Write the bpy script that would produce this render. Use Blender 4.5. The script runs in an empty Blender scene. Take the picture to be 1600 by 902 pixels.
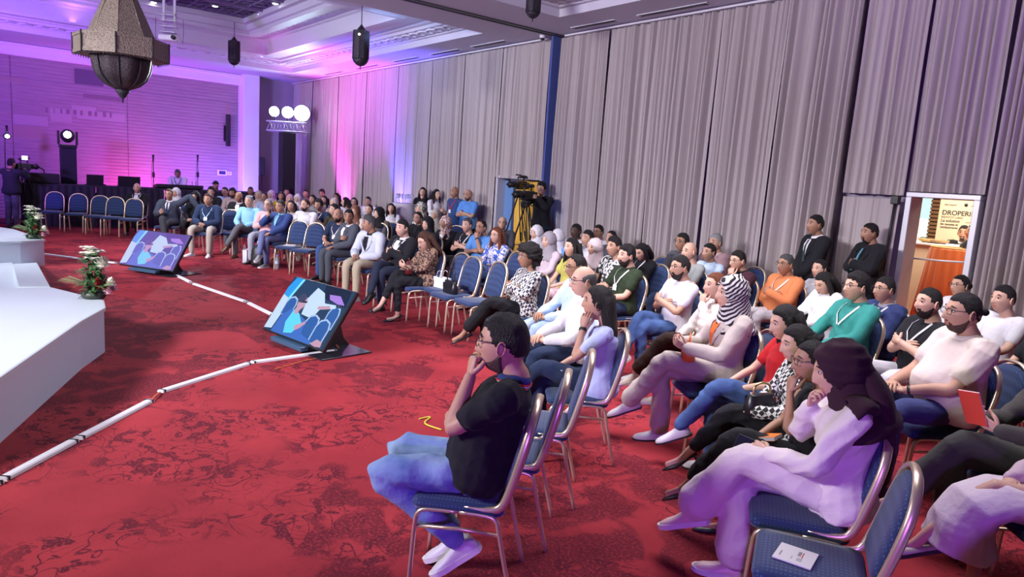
import bpy, math, random
import numpy as np
from mathutils import Vector, Matrix

random.seed(7); RNG = np.random.RandomState(7)
scene = bpy.context.scene
COL = scene.collection

# ------------------------------------------------------------------ camera
FPX = 1098.0
ROLL, PITCH, YAW = [math.radians(a) for a in (3.75, 8.60, -38.9)]
CAMH = 1.93
cf = np.array([math.cos(YAW)*math.cos(PITCH), math.sin(YAW)*math.cos(PITCH), -math.sin(PITCH)])
_r = np.cross(cf, [0, 0, 1]); _r /= np.linalg.norm(_r); _u = np.cross(_r, cf)
cr = math.cos(ROLL)*_r + math.sin(ROLL)*_u
cu = -math.sin(ROLL)*_r + math.cos(ROLL)*_u
cam_d = bpy.data.cameras.new('camera'); cam = bpy.data.objects.new('camera', cam_d); COL.objects.link(cam)
cam_d.sensor_width = 36; cam_d.lens = FPX/1600*36; cam_d.clip_start = 0.05; cam_d.clip_end = 100
M = Matrix.Identity(4)
for i in range(3):
    M[i][0] = cr[i]; M[i][1] = cu[i]; M[i][2] = -cf[i]
M[2][3] = CAMH
cam.matrix_world = M
scene.camera = cam

def ray(x, y): return cf + (x-800)/FPX*cr - (y-451)/FPX*cu
def at(x, y, z=0.0):
    d = ray(x, y); t = (z-CAMH)/d[2]; return np.array([0, 0, CAMH])+t*d
def atY(x, y, Y):
    d = ray(x, y); t = Y/d[1]; return np.array([0, 0, CAMH])+t*d
def atX(x, y, X):
    d = ray(x, y); t = X/d[0]; return np.array([0, 0, CAMH])+t*d
def atD(x, y, dist): return np.array([0, 0, CAMH])+dist*ray(x, y)

# ------------------------------------------------------------------ world, exposure, lights
scene.view_settings.view_transform = 'Standard'
scene.view_settings.look = 'None'
scene.view_settings.gamma = 1.0
scene.view_settings.use_curve_mapping = False
scene.view_settings.exposure = 0.10
w = bpy.data.worlds.new('hall_ambient'); scene.world = w; w.use_nodes = True
w.node_tree.nodes['Background'].inputs[0].default_value = (0.50, 0.42, 0.80, 1)
w.node_tree.nodes['Background'].inputs[1].default_value = 0.13

def look_rot(src, dst):
    return (Vector(dst)-Vector(src)).to_track_quat('-Z', 'Y').to_euler()
def area(name, loc, tgt, sx, sy, power, col, spread=150):
    d = bpy.data.lights.new(name, 'AREA'); d.shape = 'RECTANGLE'; d.size = sx; d.size_y = sy
    d.energy = power; d.color = col; d.spread = math.radians(spread)
    o = bpy.data.objects.new(name, d); COL.objects.link(o); o.location = loc; o.rotation_euler = look_rot(loc, tgt); return o
def spot(name, loc, tgt, power, col, ang=60, blend=0.8, rad=0.1):
    d = bpy.data.lights.new(name, 'SPOT'); d.energy = power; d.color = col; d.spot_size = math.radians(ang)
    d.spot_blend = blend; d.shadow_soft_size = rad
    o = bpy.data.objects.new(name, d); COL.objects.link(o); o.location = loc; o.rotation_euler = look_rot(loc, tgt); return o
# unseen fill areas added at the two ceiling coffers, facing down
area('coffer_light_near', (4.0, -5.2, 4.75), (4.0, -5.3, 0), 5, 2.2, 215, (0.96, 0.92, 0.97), 120)
area('coffer_light_far', (15.5, -4.0, 5.55), (15.5, -4.1, 0), 5, 2.5, 120, (0.90, 0.86, 1.0), 95)
# stage wash on the audience
area('stage_wash', (6.0, 4.5, 3.9), (7.0, -5.5, 1.2), 3.0, 0.8, 430, (0.97, 0.94, 1.0), 100)
area('stage_wash_far', (12.0, 4.5, 4.2), (15.5, -5.5, 1.0), 2.0, 0.8, 230, (0.92, 0.92, 1.0), 80)
# violet floor wash standing left behind the photographer
spot('violet_wash', (-0.6, 0.6, 1.1), (3.2, -3.6, 0.5), 330, (0.40, 0.10, 1.0), 85, 0.9, 0.12)
spot('violet_wash_curtain', (-1.5, -2.0, 1.0), (1.8, -9.6, 5.2), 1200, (0.42, 0.18, 1.0), 50, 0.9, 0.2)
spot('lilac_wash_ceiling', (5.5, 0.5, 2.9), (10.5, -8.0, 4.8), 520, (0.50, 0.45, 1.0), 100, 1.0, 0.3)
# coloured uplights at the walls
spot('magenta_uplight_wall', (22.9, -4.6, 0.35), (24.3, -4.7, 1.9), 340, (1.0, 0.10, 0.80), 150, 0.9, 0.1)
spot('violet_wash_wall', (17.5, 2.2, 3.0), (24.3, -3.2, 3.2), 2600, (0.34, 0.10, 1.0), 70, 0.9, 0.3)
spot('blue_uplight_wall', (22.6, -6.8, 0.4), (24.3, -6.9, 2.4), 520, (0.20, 0.13, 1.0), 140, 0.9, 0.1)
spot('magenta_corner_wash', (21.5, -7.4, 0.5), (24.2, -8.9, 3.2), 420, (0.55, 0.10, 1.0), 100, 0.9, 0.1)
spot('magenta_uplight_curtain', (19.9, -8.98, 0.30), (19.7, -9.42, 4.8), 1600, (1.0, 0.07, 0.85), 75, 0.9, 0.08)
spot('violet_uplight_curtain', (16.5, -8.98, 0.30), (16.4, -9.36, 4.8), 1500, (0.16, 0.12, 1.0), 62, 0.9, 0.08)
spot('magenta_top_wash', (15.5, -2.5, 2.6), (18.3, -9.4, 4.0), 2300, (0.66, 0.05, 1.0), 36, 1.0, 0.2)
spot('blue_uplight_door', (10.2, -9.0, 0.3), (10.3, -9.4, 2.2), 30, (0.1, 0.35, 1.0), 40, 0.9, 0.05)
# coloured cove strips inside the ceiling recess, facing up
area('cove_blue_side', (16.8, -7.3, 5.06), (16.8, -6.9, 6.0), 9.5, 0.12, 60, (0.25, 0.25, 1.0))
area('cove_pink_end', (20.6, -2.5, 5.06), (20.2, -2.5, 6.0), 0.12, 9.0, 50, (0.55, 0.2, 1.0))
spot('cove_blue_near', (12.3, -6.2, 4.4), (13.6, -8.3, 4.95), 60, (0.35, 0.60, 1.0), 110, 0.9, 0.1)
spot('violet_wash_ceiling', (17.5, 1.5, 2.6), (21.0, -4.5, 5.2), 850, (0.42, 0.22, 1.0), 85, 0.9, 0.2)
spot('pink_wash_ceiling', (18.6, -6.6, 2.4), (19.8, -8.6, 4.8), 260, (1.0, 0.25, 0.9), 90, 0.9, 0.2)
spot('lilac_wash_coffer', (12.5, -2.0, 2.6), (15.0, -7.2, 5.2), 300, (0.36, 0.44, 1.0), 75, 1.0, 0.3)

# ------------------------------------------------------------------ materials
MATS = {}
def nodes_of(m):
    m.use_nodes = True; return m.node_tree.nodes, m.node_tree.links
def mat(name, col=(0.5, 0.5, 0.5), rough=0.6, metal=0.0, emit=None, es=1.0, bump=0.0, bscale=60.0, var=0.0, vscale=8.0, spec=0.5, sheen=0.0, trans=0.0, alpha=1.0, stretch=None):
    if name in MATS: return MATS[name]
    m = bpy.data.materials.new(name); N, L = nodes_of(m); b = N['Principled BSDF']
    b.inputs['Base Color'].default_value = (*col, 1); b.inputs['Roughness'].default_value = rough
    b.inputs['Metallic'].default_value = metal; b.inputs['Specular IOR Level'].default_value = spec
    if sheen: b.inputs['Sheen Weight'].default_value = sheen
    if trans: b.inputs['Transmission Weight'].default_value = trans
    if alpha < 1: b.inputs['Alpha'].default_value = alpha
    if emit: b.inputs['Emission Color'].default_value = (*emit, 1); b.inputs['Emission Strength'].default_value = es
    if bump or var:
        tc = N.new('ShaderNodeTexCoord'); mp = N.new('ShaderNodeMapping'); L.new(tc.outputs['Object'], mp.inputs[0])
        if stretch: mp.inputs['Scale'].default_value = stretch
    if bump:
        t = N.new('ShaderNodeTexNoise'); t.inputs['Scale'].default_value = bscale; t.inputs['Detail'].default_value = 3
        L.new(mp.outputs[0], t.inputs['Vector'])
        bp = N.new('ShaderNodeBump'); bp.inputs['Strength'].default_value = bump; bp.inputs['Distance'].default_value = 0.02
        L.new(t.outputs['Fac'], bp.inputs['Height']); L.new(bp.outputs[0], b.inputs['Normal'])
    if var:
        t = N.new('ShaderNodeTexNoise'); t.inputs['Scale'].default_value = vscale; t.inputs['Detail'].default_value = 4
        L.new(mp.outputs[0], t.inputs['Vector'])
        r = N.new('ShaderNodeValToRGB'); r.color_ramp.elements[0].position = 0.35; r.color_ramp.elements[1].position = 0.65
        r.color_ramp.elements[0].color = (*[max(0, c*(1-var)) for c in col], 1)
        r.color_ramp.elements[1].color = (*[min(1, c*(1+var)) for c in col], 1)
        L.new(t.outputs['Fac'], r.inputs[0]); L.new(r.outputs[0], b.inputs['Base Color'])
    MATS[name] = m; return m
def cloth(col, kind='plain', col2=None):
    key = 'cloth_%s_%s_%s' % (kind, '_'.join('%.3f' % c for c in col), '' if col2 is None else '_'.join('%.3f' % c for c in col2))
    if key in MATS: return MATS[key]
    m = mat(key, col, 0.85, bump=0.25, bscale=22, spec=0.2, sheen=0.04)
    if kind == 'plain': return m
    N, L = nodes_of(m); b = N['Principled BSDF']
    tc = N.new('ShaderNodeTexCoord'); mp = N.new('ShaderNodeMapping'); L.new(tc.outputs['Object'], mp.inputs[0])
    r = N.new('ShaderNodeValToRGB'); r.color_ramp.elements[0].color = (*col, 1); r.color_ramp.elements[1].color = (*col2, 1)
    r.color_ramp.interpolation = 'CONSTANT'; r.color_ramp.elements[1].position = 0.5
    if kind == 'spots':
        t = N.new('ShaderNodeTexNoise'); t.inputs['Scale'].default_value = 38; t.inputs['Detail'].default_value = 1; out = t.outputs['Fac']
    elif kind == 'floral':
        t = N.new('ShaderNodeTexNoise'); t.inputs['Scale'].default_value = 12; t.inputs['Detail'].default_value = 2; t.inputs['Distortion'].default_value = 2; out = t.outputs['Fac']
    elif kind == 'check':
        t = N.new('ShaderNodeTexChecker'); t.inputs['Scale'].default_value = 34; mp.inputs['Rotation'].default_value = (0.4, 0.5, 0.78); out = t.outputs['Fac']
    elif kind == 'zig':
        t = N.new('ShaderNodeTexChecker'); t.inputs['Scale'].default_value = 30; mp.inputs['Rotation'].default_value = (0.3, 0.78, 0.2); mp.inputs['Scale'].default_value = (1, 1.6, .8); out = t.outputs['Fac']
    elif kind == 'stripe':
        t = N.new('ShaderNodeTexWave'); t.inputs['Scale'].default_value = 14; t.inputs['Distortion'].default_value = 1.0; mp.inputs['Rotation'].default_value = (0.3, 0.9, 0.0); out = t.outputs['Fac']
    elif kind == 'denim':
        t = N.new('ShaderNodeTexNoise'); t.inputs['Scale'].default_value = 5; t.inputs['Detail'].default_value = 5; out = t.outputs['Fac']
        r.color_ramp.interpolation = 'LINEAR'; r.color_ramp.elements[0].position = 0.35; r.color_ramp.elements[1].position = 0.68
    L.new(mp.outputs[0], t.inputs['Vector']); L.new(out, r.inputs[0]); L.new(r.outputs[0], b.inputs['Base Color'])
    return m

# ------------------------------------------------------------------ mesh builder
def unit(v):
    v = np.asarray(v, float); n = np.linalg.norm(v); return v/n if n > 1e-9 else v
class MB:
    def __init__(s): s.v = []; s.f = []; s.m = []; s.n = 0; s.smooth = []
    def add(s, V, Fc, mi=0, sm=True):
        V = np.asarray(V, float).reshape(-1, 3); o = s.n
        s.v.append(V); s.n += len(V)
        s.f.extend([tuple(i+o for i in f) for f in Fc]); s.m.extend([mi]*len(Fc)); s.smooth.extend([sm]*len(Fc)); return s
    def merge(s, o, T=None, mi=None):
        for V, in [(np.concatenate(o.v),)] if o.v else []:
            if T is not None: V = V@T[:3, :3].T+T[:3, 3]
            k = s.n; s.v.append(V); s.n += len(V)
            s.f.extend([tuple(i+k for i in f) for f in o.f]); s.m.extend(o.m if mi is None else [mi]*len(o.f)); s.smooth.extend(o.smooth)
        return s
    def box(s, c, d, rot=None, mi=0, bev=0.0):
        c = np.array(c, float); h = np.array(d, float)/2
        if bev > 0 and min(h) > bev:
            # chamfered box: 24 vertices
            V = []; Fc = []
            idx = {}
            for sx in (-1, 1):
                for sy in (-1, 1):
                    for sz in (-1, 1):
                        for ax in range(3):
                            p = np.array([sx, sy, sz])*(h-bev); p[ax] = (sx, sy, sz)[ax]*h[ax]
                            idx[(sx, sy, sz, ax)] = len(V); V.append(p)
            for ax in range(3):
                a, b_ = [(1, 2), (2, 0), (0, 1)][ax]
                for sg in (-1, 1):
                    q = []
                    for (p1, p2) in ((-1, -1), (1, -1), (1, 1), (-1, 1)):
                        k = [0, 0, 0]; k[ax] = sg; k[a] = p1; k[b_] = p2; q.append(idx[(*k, ax)])
                    Fc.append(q if sg > 0 else q[::-1])
                for p1 in (-1, 1):
                    for p2 in (-1, 1):  # edges along ax
                        k0 = [0, 0, 0]; k1 = [0, 0, 0]; k0[ax] = -1; k1[ax] = 1
                        for k in (k0, k1): k[a] = p1; k[b_] = p2
                        q = [idx[(*k0, a)], idx[(*k1, a)], idx[(*k1, b_)], idx[(*k0, b_)]]
                        Fc.append(q if p1*p2 < 0 else q[::-1])
            for sx in (-1, 1):
                for sy in (-1, 1):
                    for sz in (-1, 1):
                        q = [idx[(sx, sy, sz, 0)], idx[(sx, sy, sz, 1)], idx[(sx, sy, sz, 2)]]
                        Fc.append(q if sx*sy*sz > 0 else q[::-1])
            V = np.array(V)
        else:
            V = np.array([[x, y, z] for x in (-1, 1) for y in (-1, 1) for z in (-1, 1)])*h
            Fc = [(0, 1, 3, 2), (4, 6, 7, 5), (0, 4, 5, 1), (2, 3, 7, 6), (0, 2, 6, 4), (1, 5, 7, 3)]
        if rot is not None: V = V@np.array(rot).T
        return s.add(V+c, Fc, mi, False)
    def loft(s, R, cap=True, mi=0, sm=True, closed=True):
        R = np.asarray(R, float); k, n = R.shape[:2]; Fc = []
        for i in range(k-1):
            for j in range(n if closed else n-1):
                j2 = (j+1) % n; Fc.append((i*n+j, i*n+j2, (i+1)*n+j2, (i+1)*n+j))
        if cap and closed: Fc.append(tuple(range(n))[::-1]); Fc.append(tuple((k-1)*n+j for j in range(n)))
        return s.add(R.reshape(-1, 3), Fc, mi, sm)
    def tube(s, P, r, n=8, mi=0, up=None, cap=True, closed=False, sm=True):
        P = np.asarray(P, float); k = len(P)
        r = np.asarray(r, float)
        if r.ndim == 0: r = np.full((k, 2), float(r))
        elif r.ndim == 1 and len(r) == k: r = np.stack([r, r], 1)
        elif r.ndim == 1: r = np.tile(r, (k, 1))
        if closed: T = np.roll(P, -1, 0)-np.roll(P, 1, 0)
        else: T = np.gradient(P, axis=0)
        T /= (np.linalg.norm(T, axis=1, keepdims=True)+1e-12)
        a = np.array(up if up is not None else ([0, 0, 1] if abs(T[0][2]) < 0.9 else [1, 0, 0]), float)
        ang = np.linspace(0, 2*math.pi, n, endpoint=False); R = []
        for i in range(k):
            a = a-T[i]*(a@T[i]); a = unit(a); b = np.cross(T[i], a)
            R.append(P[i]+np.outer(np.cos(ang)*r[i, 0], a)+np.outer(np.sin(ang)*r[i, 1], b))
        R = np.array(R)
        if closed:
            R = np.concatenate([R, R[:1]]); cap = False
        return s.loft(R, cap, mi, sm)
    def limb(s, P, r, n=10, sub=4, mi=0, up=None):
        P = np.asarray(P, float); r = np.asarray(r, float)
        if r.ndim == 1: r = np.stack([r, r], 1)
        Q, q = crom(P, sub), crom(r, sub)
        # rounded ends
        d0 = unit(Q[0]-Q[1]); d1 = unit(Q[-1]-Q[-2]); m0 = q[0].min(); m1 = q[-1].min()
        pre = [Q[0]+d0*m0*0.95, Q[0]+d0*m0*0.7]; pr = [q[0]*0.25, q[0]*0.72]
        post = [Q[-1]+d1*m1*0.7, Q[-1]+d1*m1*0.95]; pq = [q[-1]*0.72, q[-1]*0.25]
        return s.tube(np.array(pre+list(Q)+post), np.array(pr+list(q)+pq), n, mi, up)
    def ell(s, c, r, rot=None, nu=10, nv=7, mi=0):
        th = np.linspace(0, 2*math.pi, nu, endpoint=False); R = []
        for ph in np.linspace(-math.pi/2+0.12, math.pi/2-0.12, nv):
            R.append(np.stack([r[0]*np.cos(th)*math.cos(ph), r[1]*np.sin(th)*math.cos(ph), np.full(nu, r[2]*math.sin(ph))], 1))
        R = np.array(R)
        if rot is not None: R = R@np.array(rot).T
        return s.loft(R+np.array(c, float), True, mi)
    def lathe(s, prof, c=(0, 0, 0), n=16, mi=0, sm=True, cap=True):
        th = np.linspace(0, 2*math.pi, n, endpoint=False)
        R = [np.stack([c[0]+r*np.cos(th), c[1]+r*np.sin(th), np.full(n, c[2]+z)], 1) for r, z in prof]
        return s.loft(np.array(R), cap, mi, sm)
    def prism(s, poly, ax, h0, h1, mi=0, sm=False):
        # poly of 2D points extruded along axis ax
        R = []
        for h in (h0, h1):
            V = [];
            for (a, b) in poly:
                p = [a, b]; p.insert(ax, h); V.append(p)
            R.append(V)
        return s.loft(np.array(R), True, mi, sm)
    def data(s, name, mats):
        me = bpy.data.meshes.new(name)
        V = np.concatenate(s.v) if s.v else np.zeros((0, 3))
        me.from_pydata(V.tolist(), [], s.f)
        for m in (mats if isinstance(mats, (list, tuple)) else [mats]): me.materials.append(m)
        me.polygons.foreach_set('material_index', s.m); me.polygons.foreach_set('use_smooth', s.smooth)
        me.update(); return me
    def build(s, name, mats, parent=None, loc=None, rz=None):
        o = bpy.data.objects.new(name, s.data(name, mats)); COL.objects.link(o)
        if parent is not None: o.parent = parent
        if loc is not None: o.location = loc
        if rz is not None: o.rotation_euler = (0, 0, rz)
        return o
def crom(P, sub):
    P = np.asarray(P, float); k = len(P)
    if k < 3 or sub < 2: return P if sub < 2 else np.array([P[0]+(P[-1]-P[0])*t for t in np.linspace(0, 1, sub+1)]) if k == 2 else P
    out = []
    for i in range(k-1):
        p0 = P[max(i-1, 0)]; p1 = P[i]; p2 = P[i+1]; p3 = P[min(i+2, k-1)]
        for t in np.linspace(0, 1, sub, endpoint=False):
            out.append(0.5*((2*p1)+(-p0+p2)*t+(2*p0-5*p1+4*p2-p3)*t*t+(-p0+3*p1-3*p2+p3)*t**3))
    out.append(P[-1]); return np.array(out)
def tag(o, label=None, cat=None, group=None, kind=None):
    if label: o['label'] = label
    if cat: o['category'] = cat
    if group: o['group'] = group
    if kind: o['kind'] = kind
    return o
def empty(name, loc=(0, 0, 0), rz=0.0):
    o = bpy.data.objects.new(name, None); COL.objects.link(o); o.location = loc; o.rotation_euler = (0, 0, rz)
    o.empty_display_size = 0.1; return o
def kids(o): return [c for c in bpy.data.objects if c.parent == o]
def copy_tree(o, parent=None, ch_map=None):
    c = o.copy(); COL.objects.link(c); c.parent = parent
    for ch in (ch_map[o.name] if ch_map and o.name in ch_map else kids(o)): copy_tree(ch, c, ch_map)
    return c
def rotz(a):
    c, s_ = math.cos(a), math.sin(a); return np.array([[c, -s_, 0], [s_, c, 0], [0, 0, 1]])
def roty(a):
    c, s_ = math.cos(a), math.sin(a); return np.array([[c, 0, s_], [0, 1, 0], [-s_, 0, c]])
def rotx(a):
    c, s_ = math.cos(a), math.sin(a); return np.array([[1, 0, 0], [0, c, -s_], [0, s_, c]])
def sstep(x, a, b):
    t = np.clip((x-a)/(b-a), 0, 1); return t*t*(3-2*t)
def yaw_to(p, q): return math.atan2(q[1]-p[1], q[0]-p[0])
def text(name, s, size, m, parent, loc, rot, align='CENTER', ext=0.001, bold=False):
    c = bpy.data.curves.new(name, 'FONT'); c.body = s; c.size = size; c.align_x = align; c.align_y = 'CENTER'; c.extrude = ext
    if bold: c.offset = size*0.02
    tmp = bpy.data.objects.new(name, c); COL.objects.link(tmp)
    me = bpy.data.meshes.new_from_object(tmp.evaluated_get(bpy.context.evaluated_depsgraph_get())); me.materials.clear(); me.materials.append(m)
    bpy.data.objects.remove(tmp); o = bpy.data.objects.new(name, me); COL.objects.link(o)
    if parent is not None: o.parent = parent
    o.location = loc; o.rotation_euler = rot; return o
# ------------------------------------------------------------------ room
WY = -9.6; XB = 24.3; X0 = -6.0; YL = 7.5; ZC = 4.8
def carpet_mat(name, c0, c1, c2, sc=1.0):
    m = bpy.data.materials.new(name); N, L = nodes_of(m); b = N['Principled BSDF']; b.inputs['Roughness'].default_value = 0.95
    b.inputs['Specular IOR Level'].default_value = 0.15
    tc = N.new('ShaderNodeTexCoord'); mp = N.new('ShaderNodeMapping'); L.new(tc.outputs['Object'], mp.inputs[0]); mp.inputs['Scale'].default_value = (sc, sc, sc)
    def noise(scale, det=2, dist=0.0):
        t = N.new('ShaderNodeTexNoise'); t.inputs['Scale'].default_value = scale; t.inputs['Detail'].default_value = det; t.inputs['Distortion'].default_value = dist
        L.new(mp.outputs[0], t.inputs['Vector']); return t.outputs['Fac']
    def math_(op, a, b_=None, c=None):
        n = N.new('ShaderNodeMath'); n.operation = op
        for i, x in enumerate((a, b_, c)):
            if x is None: continue
            if isinstance(x, (int, float)): n.inputs[i].default_value = x
            else: L.new(x, n.inputs[i])
        return n.outputs[0]
    def ramp(x, a, b_):
        n = N.new('ShaderNodeMapRange'); n.interpolation_type = 'SMOOTHSTEP'; n.inputs['From Min'].default_value = a; n.inputs['From Max'].default_value = b_
        L.new(x, n.inputs['Value']); return n.outputs[0]
    # scrolls: contour lines of a warped noise
    s1 = noise(2.2, 0, 2.4); l1 = math_('ABSOLUTE', math_('SUBTRACT', s1, 0.52)); l1 = ramp(l1, 0.018, 0.008)
    s2 = noise(3.2, 0, 3.4); l2 = math_('ABSOLUTE', math_('SUBTRACT', s2, 0.5)); l2 = ramp(l2, 0.020, 0.010)
    leaf = ramp(noise(5.5, 2, 1.4), 0.545, 0.60)
    zone = ramp(noise(1.1, 1, 0.3), 0.44, 0.56)
    scr = math_('MULTIPLY', math_('MAXIMUM', math_('MAXIMUM', l1, l2), leaf), zone)
    # straight edged worn patches
    v = N.new('ShaderNodeTexVoronoi'); v.distance = 'CHEBYCHEV'; v.inputs['Scale'].default_value = 0.85; L.new(mp.outputs[0], v.inputs['Vector'])
    sep = N.new('ShaderNodeSeparateColor'); L.new(v.outputs['Color'], sep.inputs[0])
    patch = math_('MULTIPLY', ramp(sep.outputs[0], 0.62, 0.64), ramp(noise(3.4, 4, 0.5), 0.40, 0.52))
    rib = math_('SINE', math_('MULTIPLY', noise(30, 2, 0), 30))
    fac = math_('MULTIPLY', math_('MAXIMUM', math_('MULTIPLY', scr, 0.92), math_('MULTIPLY', patch, 0.75)), ramp(noise(55, 2), 0.25, 0.55))
    mx = N.new('ShaderNodeMix'); mx.data_type = 'RGBA'; L.new(fac, mx.inputs['Factor'])
    mb_ = N.new('ShaderNodeMix'); mb_.data_type = 'RGBA'; L.new(ramp(noise(1.3, 5), 0.3, 0.7), mb_.inputs['Factor'])
    mb_.inputs['A'].default_value = (*c0, 1); mb_.inputs['B'].default_value = (*c1, 1)
    L.new(mb_.outputs['Result'], mx.inputs['A']); mx.inputs['B'].default_value = (*c2, 1)
    L.new(mx.outputs['Result'], b.inputs['Base Color'])
    bp = N.new('ShaderNodeBump'); bp.inputs['Strength'].default_value = 0.5; bp.inputs['Distance'].default_value = 0.01
    L.new(noise(260, 2), bp.inputs['Height']); L.new(bp.outputs[0], b.inputs['Normal'])
    return m
carpet = carpet_mat('red_scroll_carpet', (0.38, 0.036, 0.048), (0.28, 0.025, 0.036), (0.085, 0.010, 0.022))
fl = MB(); fl.box(((X0+XB)/2, (YL+WY)/2, -0.05), (XB-X0, YL-WY, 0.1)); tag(fl.build('floor', carpet), 'red carpet with dark scrolling leaf pattern', kind='structure')

m_ceil = mat('ceiling_plaster', (0.56, 0.54, 0.66), 0.7, bump=0.03, bscale=4)
m_mold = mat('moulding_plaster', (0.60, 0.58, 0.68), 0.45)
m_orn = bpy.data.materials.new('fretwork_plaster'); N, L = nodes_of(m_orn); b = N['Principled BSDF']
tc = N.new('ShaderNodeTexCoord'); v = N.new('ShaderNodeTexChecker'); v.inputs['Scale'].default_value = 7
mp = N.new('ShaderNodeMapping'); mp.inputs['Rotation'].default_value = (0, 0, 0.785); L.new(tc.outputs['Object'], mp.inputs[0]); L.new(mp.outputs[0], v.inputs['Vector'])
v.inputs['Color1'].default_value = (0.72, 0.7, 0.78, 1); v.inputs['Color2'].default_value = (0.42, 0.40, 0.50, 1); L.new(v.outputs['Color'], b.inputs['Base Color'])
m_darkceil = mat('dark_lattice_ceiling', (0.035, 0.02, 0.07), 0.6, bump=0.6, bscale=8)
m_lat = mat('lattice_bars', (0.16, 0.09, 0.24), 0.5)

CF = (11.85, 21.85, -8.4, 5.0)      # far coffer x0,x1,y0,y1
CN = (-4.0, 9.6, -8.4, 5.0)        # near coffer
def soffit():
    mb = MB()
    zt = ZC+0.06; h = 0.12
    def slab(x0, x1, y0, y1): mb.box(((x0+x1)/2, (y0+y1)/2, ZC+h/2), (x1-x0, y1-y0, h))
    slab(X0, XB, WY-0.2, CF[2]); slab(X0, XB, CF[3], YL)
    slab(CF[1], XB, CF[2], CF[3]); slab(CN[1], CF[0], CF[2], CF[3]); slab(X0, CN[0], CF[2], CF[3])
    return mb
tag(soffit().build('ceiling', m_ceil), 'pale plaster ceiling border around the two recesses', kind='structure')
PROF = [(0, 4.80), (0.02, 4.93), (0.10, 4.93), (0.12, 4.96), (0.50, 4.97), (0.53, 5.02), (0.62, 5.03), (0.64, 5.07), (0.80, 5.08), (0.82, 5.03), (1.12, 5.03), (1.12, 5.01), (1.25, 5.01), (1.27, 5.06),
        (1.30, 5.34), (1.36, 5.36), (1.38, 5.40), (1.62, 5.40), (1.66, 5.36), (1.92, 5.37), (1.94, 5.44), (2.0, 5.46), (2.02, 5.60), (2.15, 5.60), (2.15, 5.72)]
def coffer(cf_, name, label):
    x0, x1, y0, y1 = cf_
    root = empty(name, (0, 0, 0)); tag(root, label, kind='structure')
    def ring(i, z): return [[x0+i, y0+i, z], [x1-i, y0+i, z], [x1-i, y1-i, z], [x0+i, y1-i, z]]
    mb = MB()
    P = PROF[:3]+[PROF[3]]; 
    for k in range(len(PROF)-1):
        if k in (3, 17): continue
        A = ring(*PROF[k]); B_ = ring(*PROF[k+1]); V = A+B_
        mb.add(V, [(j, 4+j, 4+(j+1) % 4, (j+1) % 4) for j in range(4)], 0, False)
    mb.build('moulding', m_mold, root)
    for k in (3, 17):
        om = MB(); A = ring(*PROF[k]); B_ = ring(*PROF[k+1]); V = A+B_
        om.add(V, [(j, 4+j, 4+(j+1) % 4, (j+1) % 4) for j in range(4)], 0, False)
        om.build('fretwork_band', m_orn, root)
        fb = MB()     # raised frets that cast real relief
        (ia, za), (ib, zb) = PROF[k], PROF[k+1]; step = 0.34
        n = int((x1-x0-2*ib)/step)
        for q in range(n):
            x = x0+ib+(q+0.5)*step
            c = ((x, y0+(ia+ib)/2, (za+zb)/2-0.012))
            fb.box(c, (0.17, ib-ia-0.1, 0.02), rotz(0.6)); fb.box(c, (0.05, ib-ia-0.04, 0.024), rotz(-0.7))
        n = int((y1-y0-2*ib)/step)
        for q in range(n):
            y = y0+ib+(q+0.5)*step
            c = ((x1-(ia+ib)/2, y, (za+zb)/2-0.012))
            fb.box(c, (ib-ia-0.1, 0.17, 0.02), rotz(0.6))
        o = fb.build('fret', m_mold, root); o['kind'] = 'stuff'
    i = 2.15; cx, cy = (x0+x1)/2, (y0+y1)/2; W_, D_ = x1-x0-2*i, y1-y0-2*i
    mb = MB(); mb.box((cx, cy, 5.80), (W_+0.1, D_+0.1, 0.04)); mb.build('ceiling_field', m_darkceil, root)
    lat = MB()
    nx = int(W_/0.34)
    for q in range(nx+1):
        lat.box((cx-W_/2+q*W_/nx, cy, 5.735), (0.02, D_, 0.03))
    ny = int(D_/0.34)
    for q in range(ny+1): lat.box((cx, cy-D_/2+q*D_/ny, 5.74), (W_, 0.02, 0.03))
    for q in range(nx):
        for r_ in range(ny):
            lat.box((cx-W_/2+(q+0.5)*W_/nx, cy-D_/2+(r_+0.5)*D_/ny, 5.75), (0.30, 0.014, 0.02), rotz(0.785 if (q+r_) % 2 else -0.785))
    o = lat.build('lattice', m_lat, root); o['kind'] = 'stuff'
    bm_ = MB()
    nb = 3
    for q in range(1, nb+1): MB().box((cx-W_/2+q*W_/(nb+1), cy, 5.715), (0.07, D_, 0.06)).build('ceiling_beam', m_lat, root)
    for q in range(1, 5): MB().box((cx, cy-D_/2+q*D_/5, 5.715), (W_, 0.07, 0.06)).build('ceiling_beam', m_lat, root)
    return (cx, cy, W_, D_)
fc = coffer(CF, 'ceiling_recess', 'stepped plaster recess with dark lattice field at the far end')
coffer(CN, 'ceiling_recess', 'stepped plaster recess above the near seats')
m_bulb = mat('lamp_white', (1, 1, 1), 0.5, emit=(1, 0.95, 0.85), es=9)
m_trim = mat('lamp_trim', (0.5, 0.48, 0.5), 0.3, metal=0.8)
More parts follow.
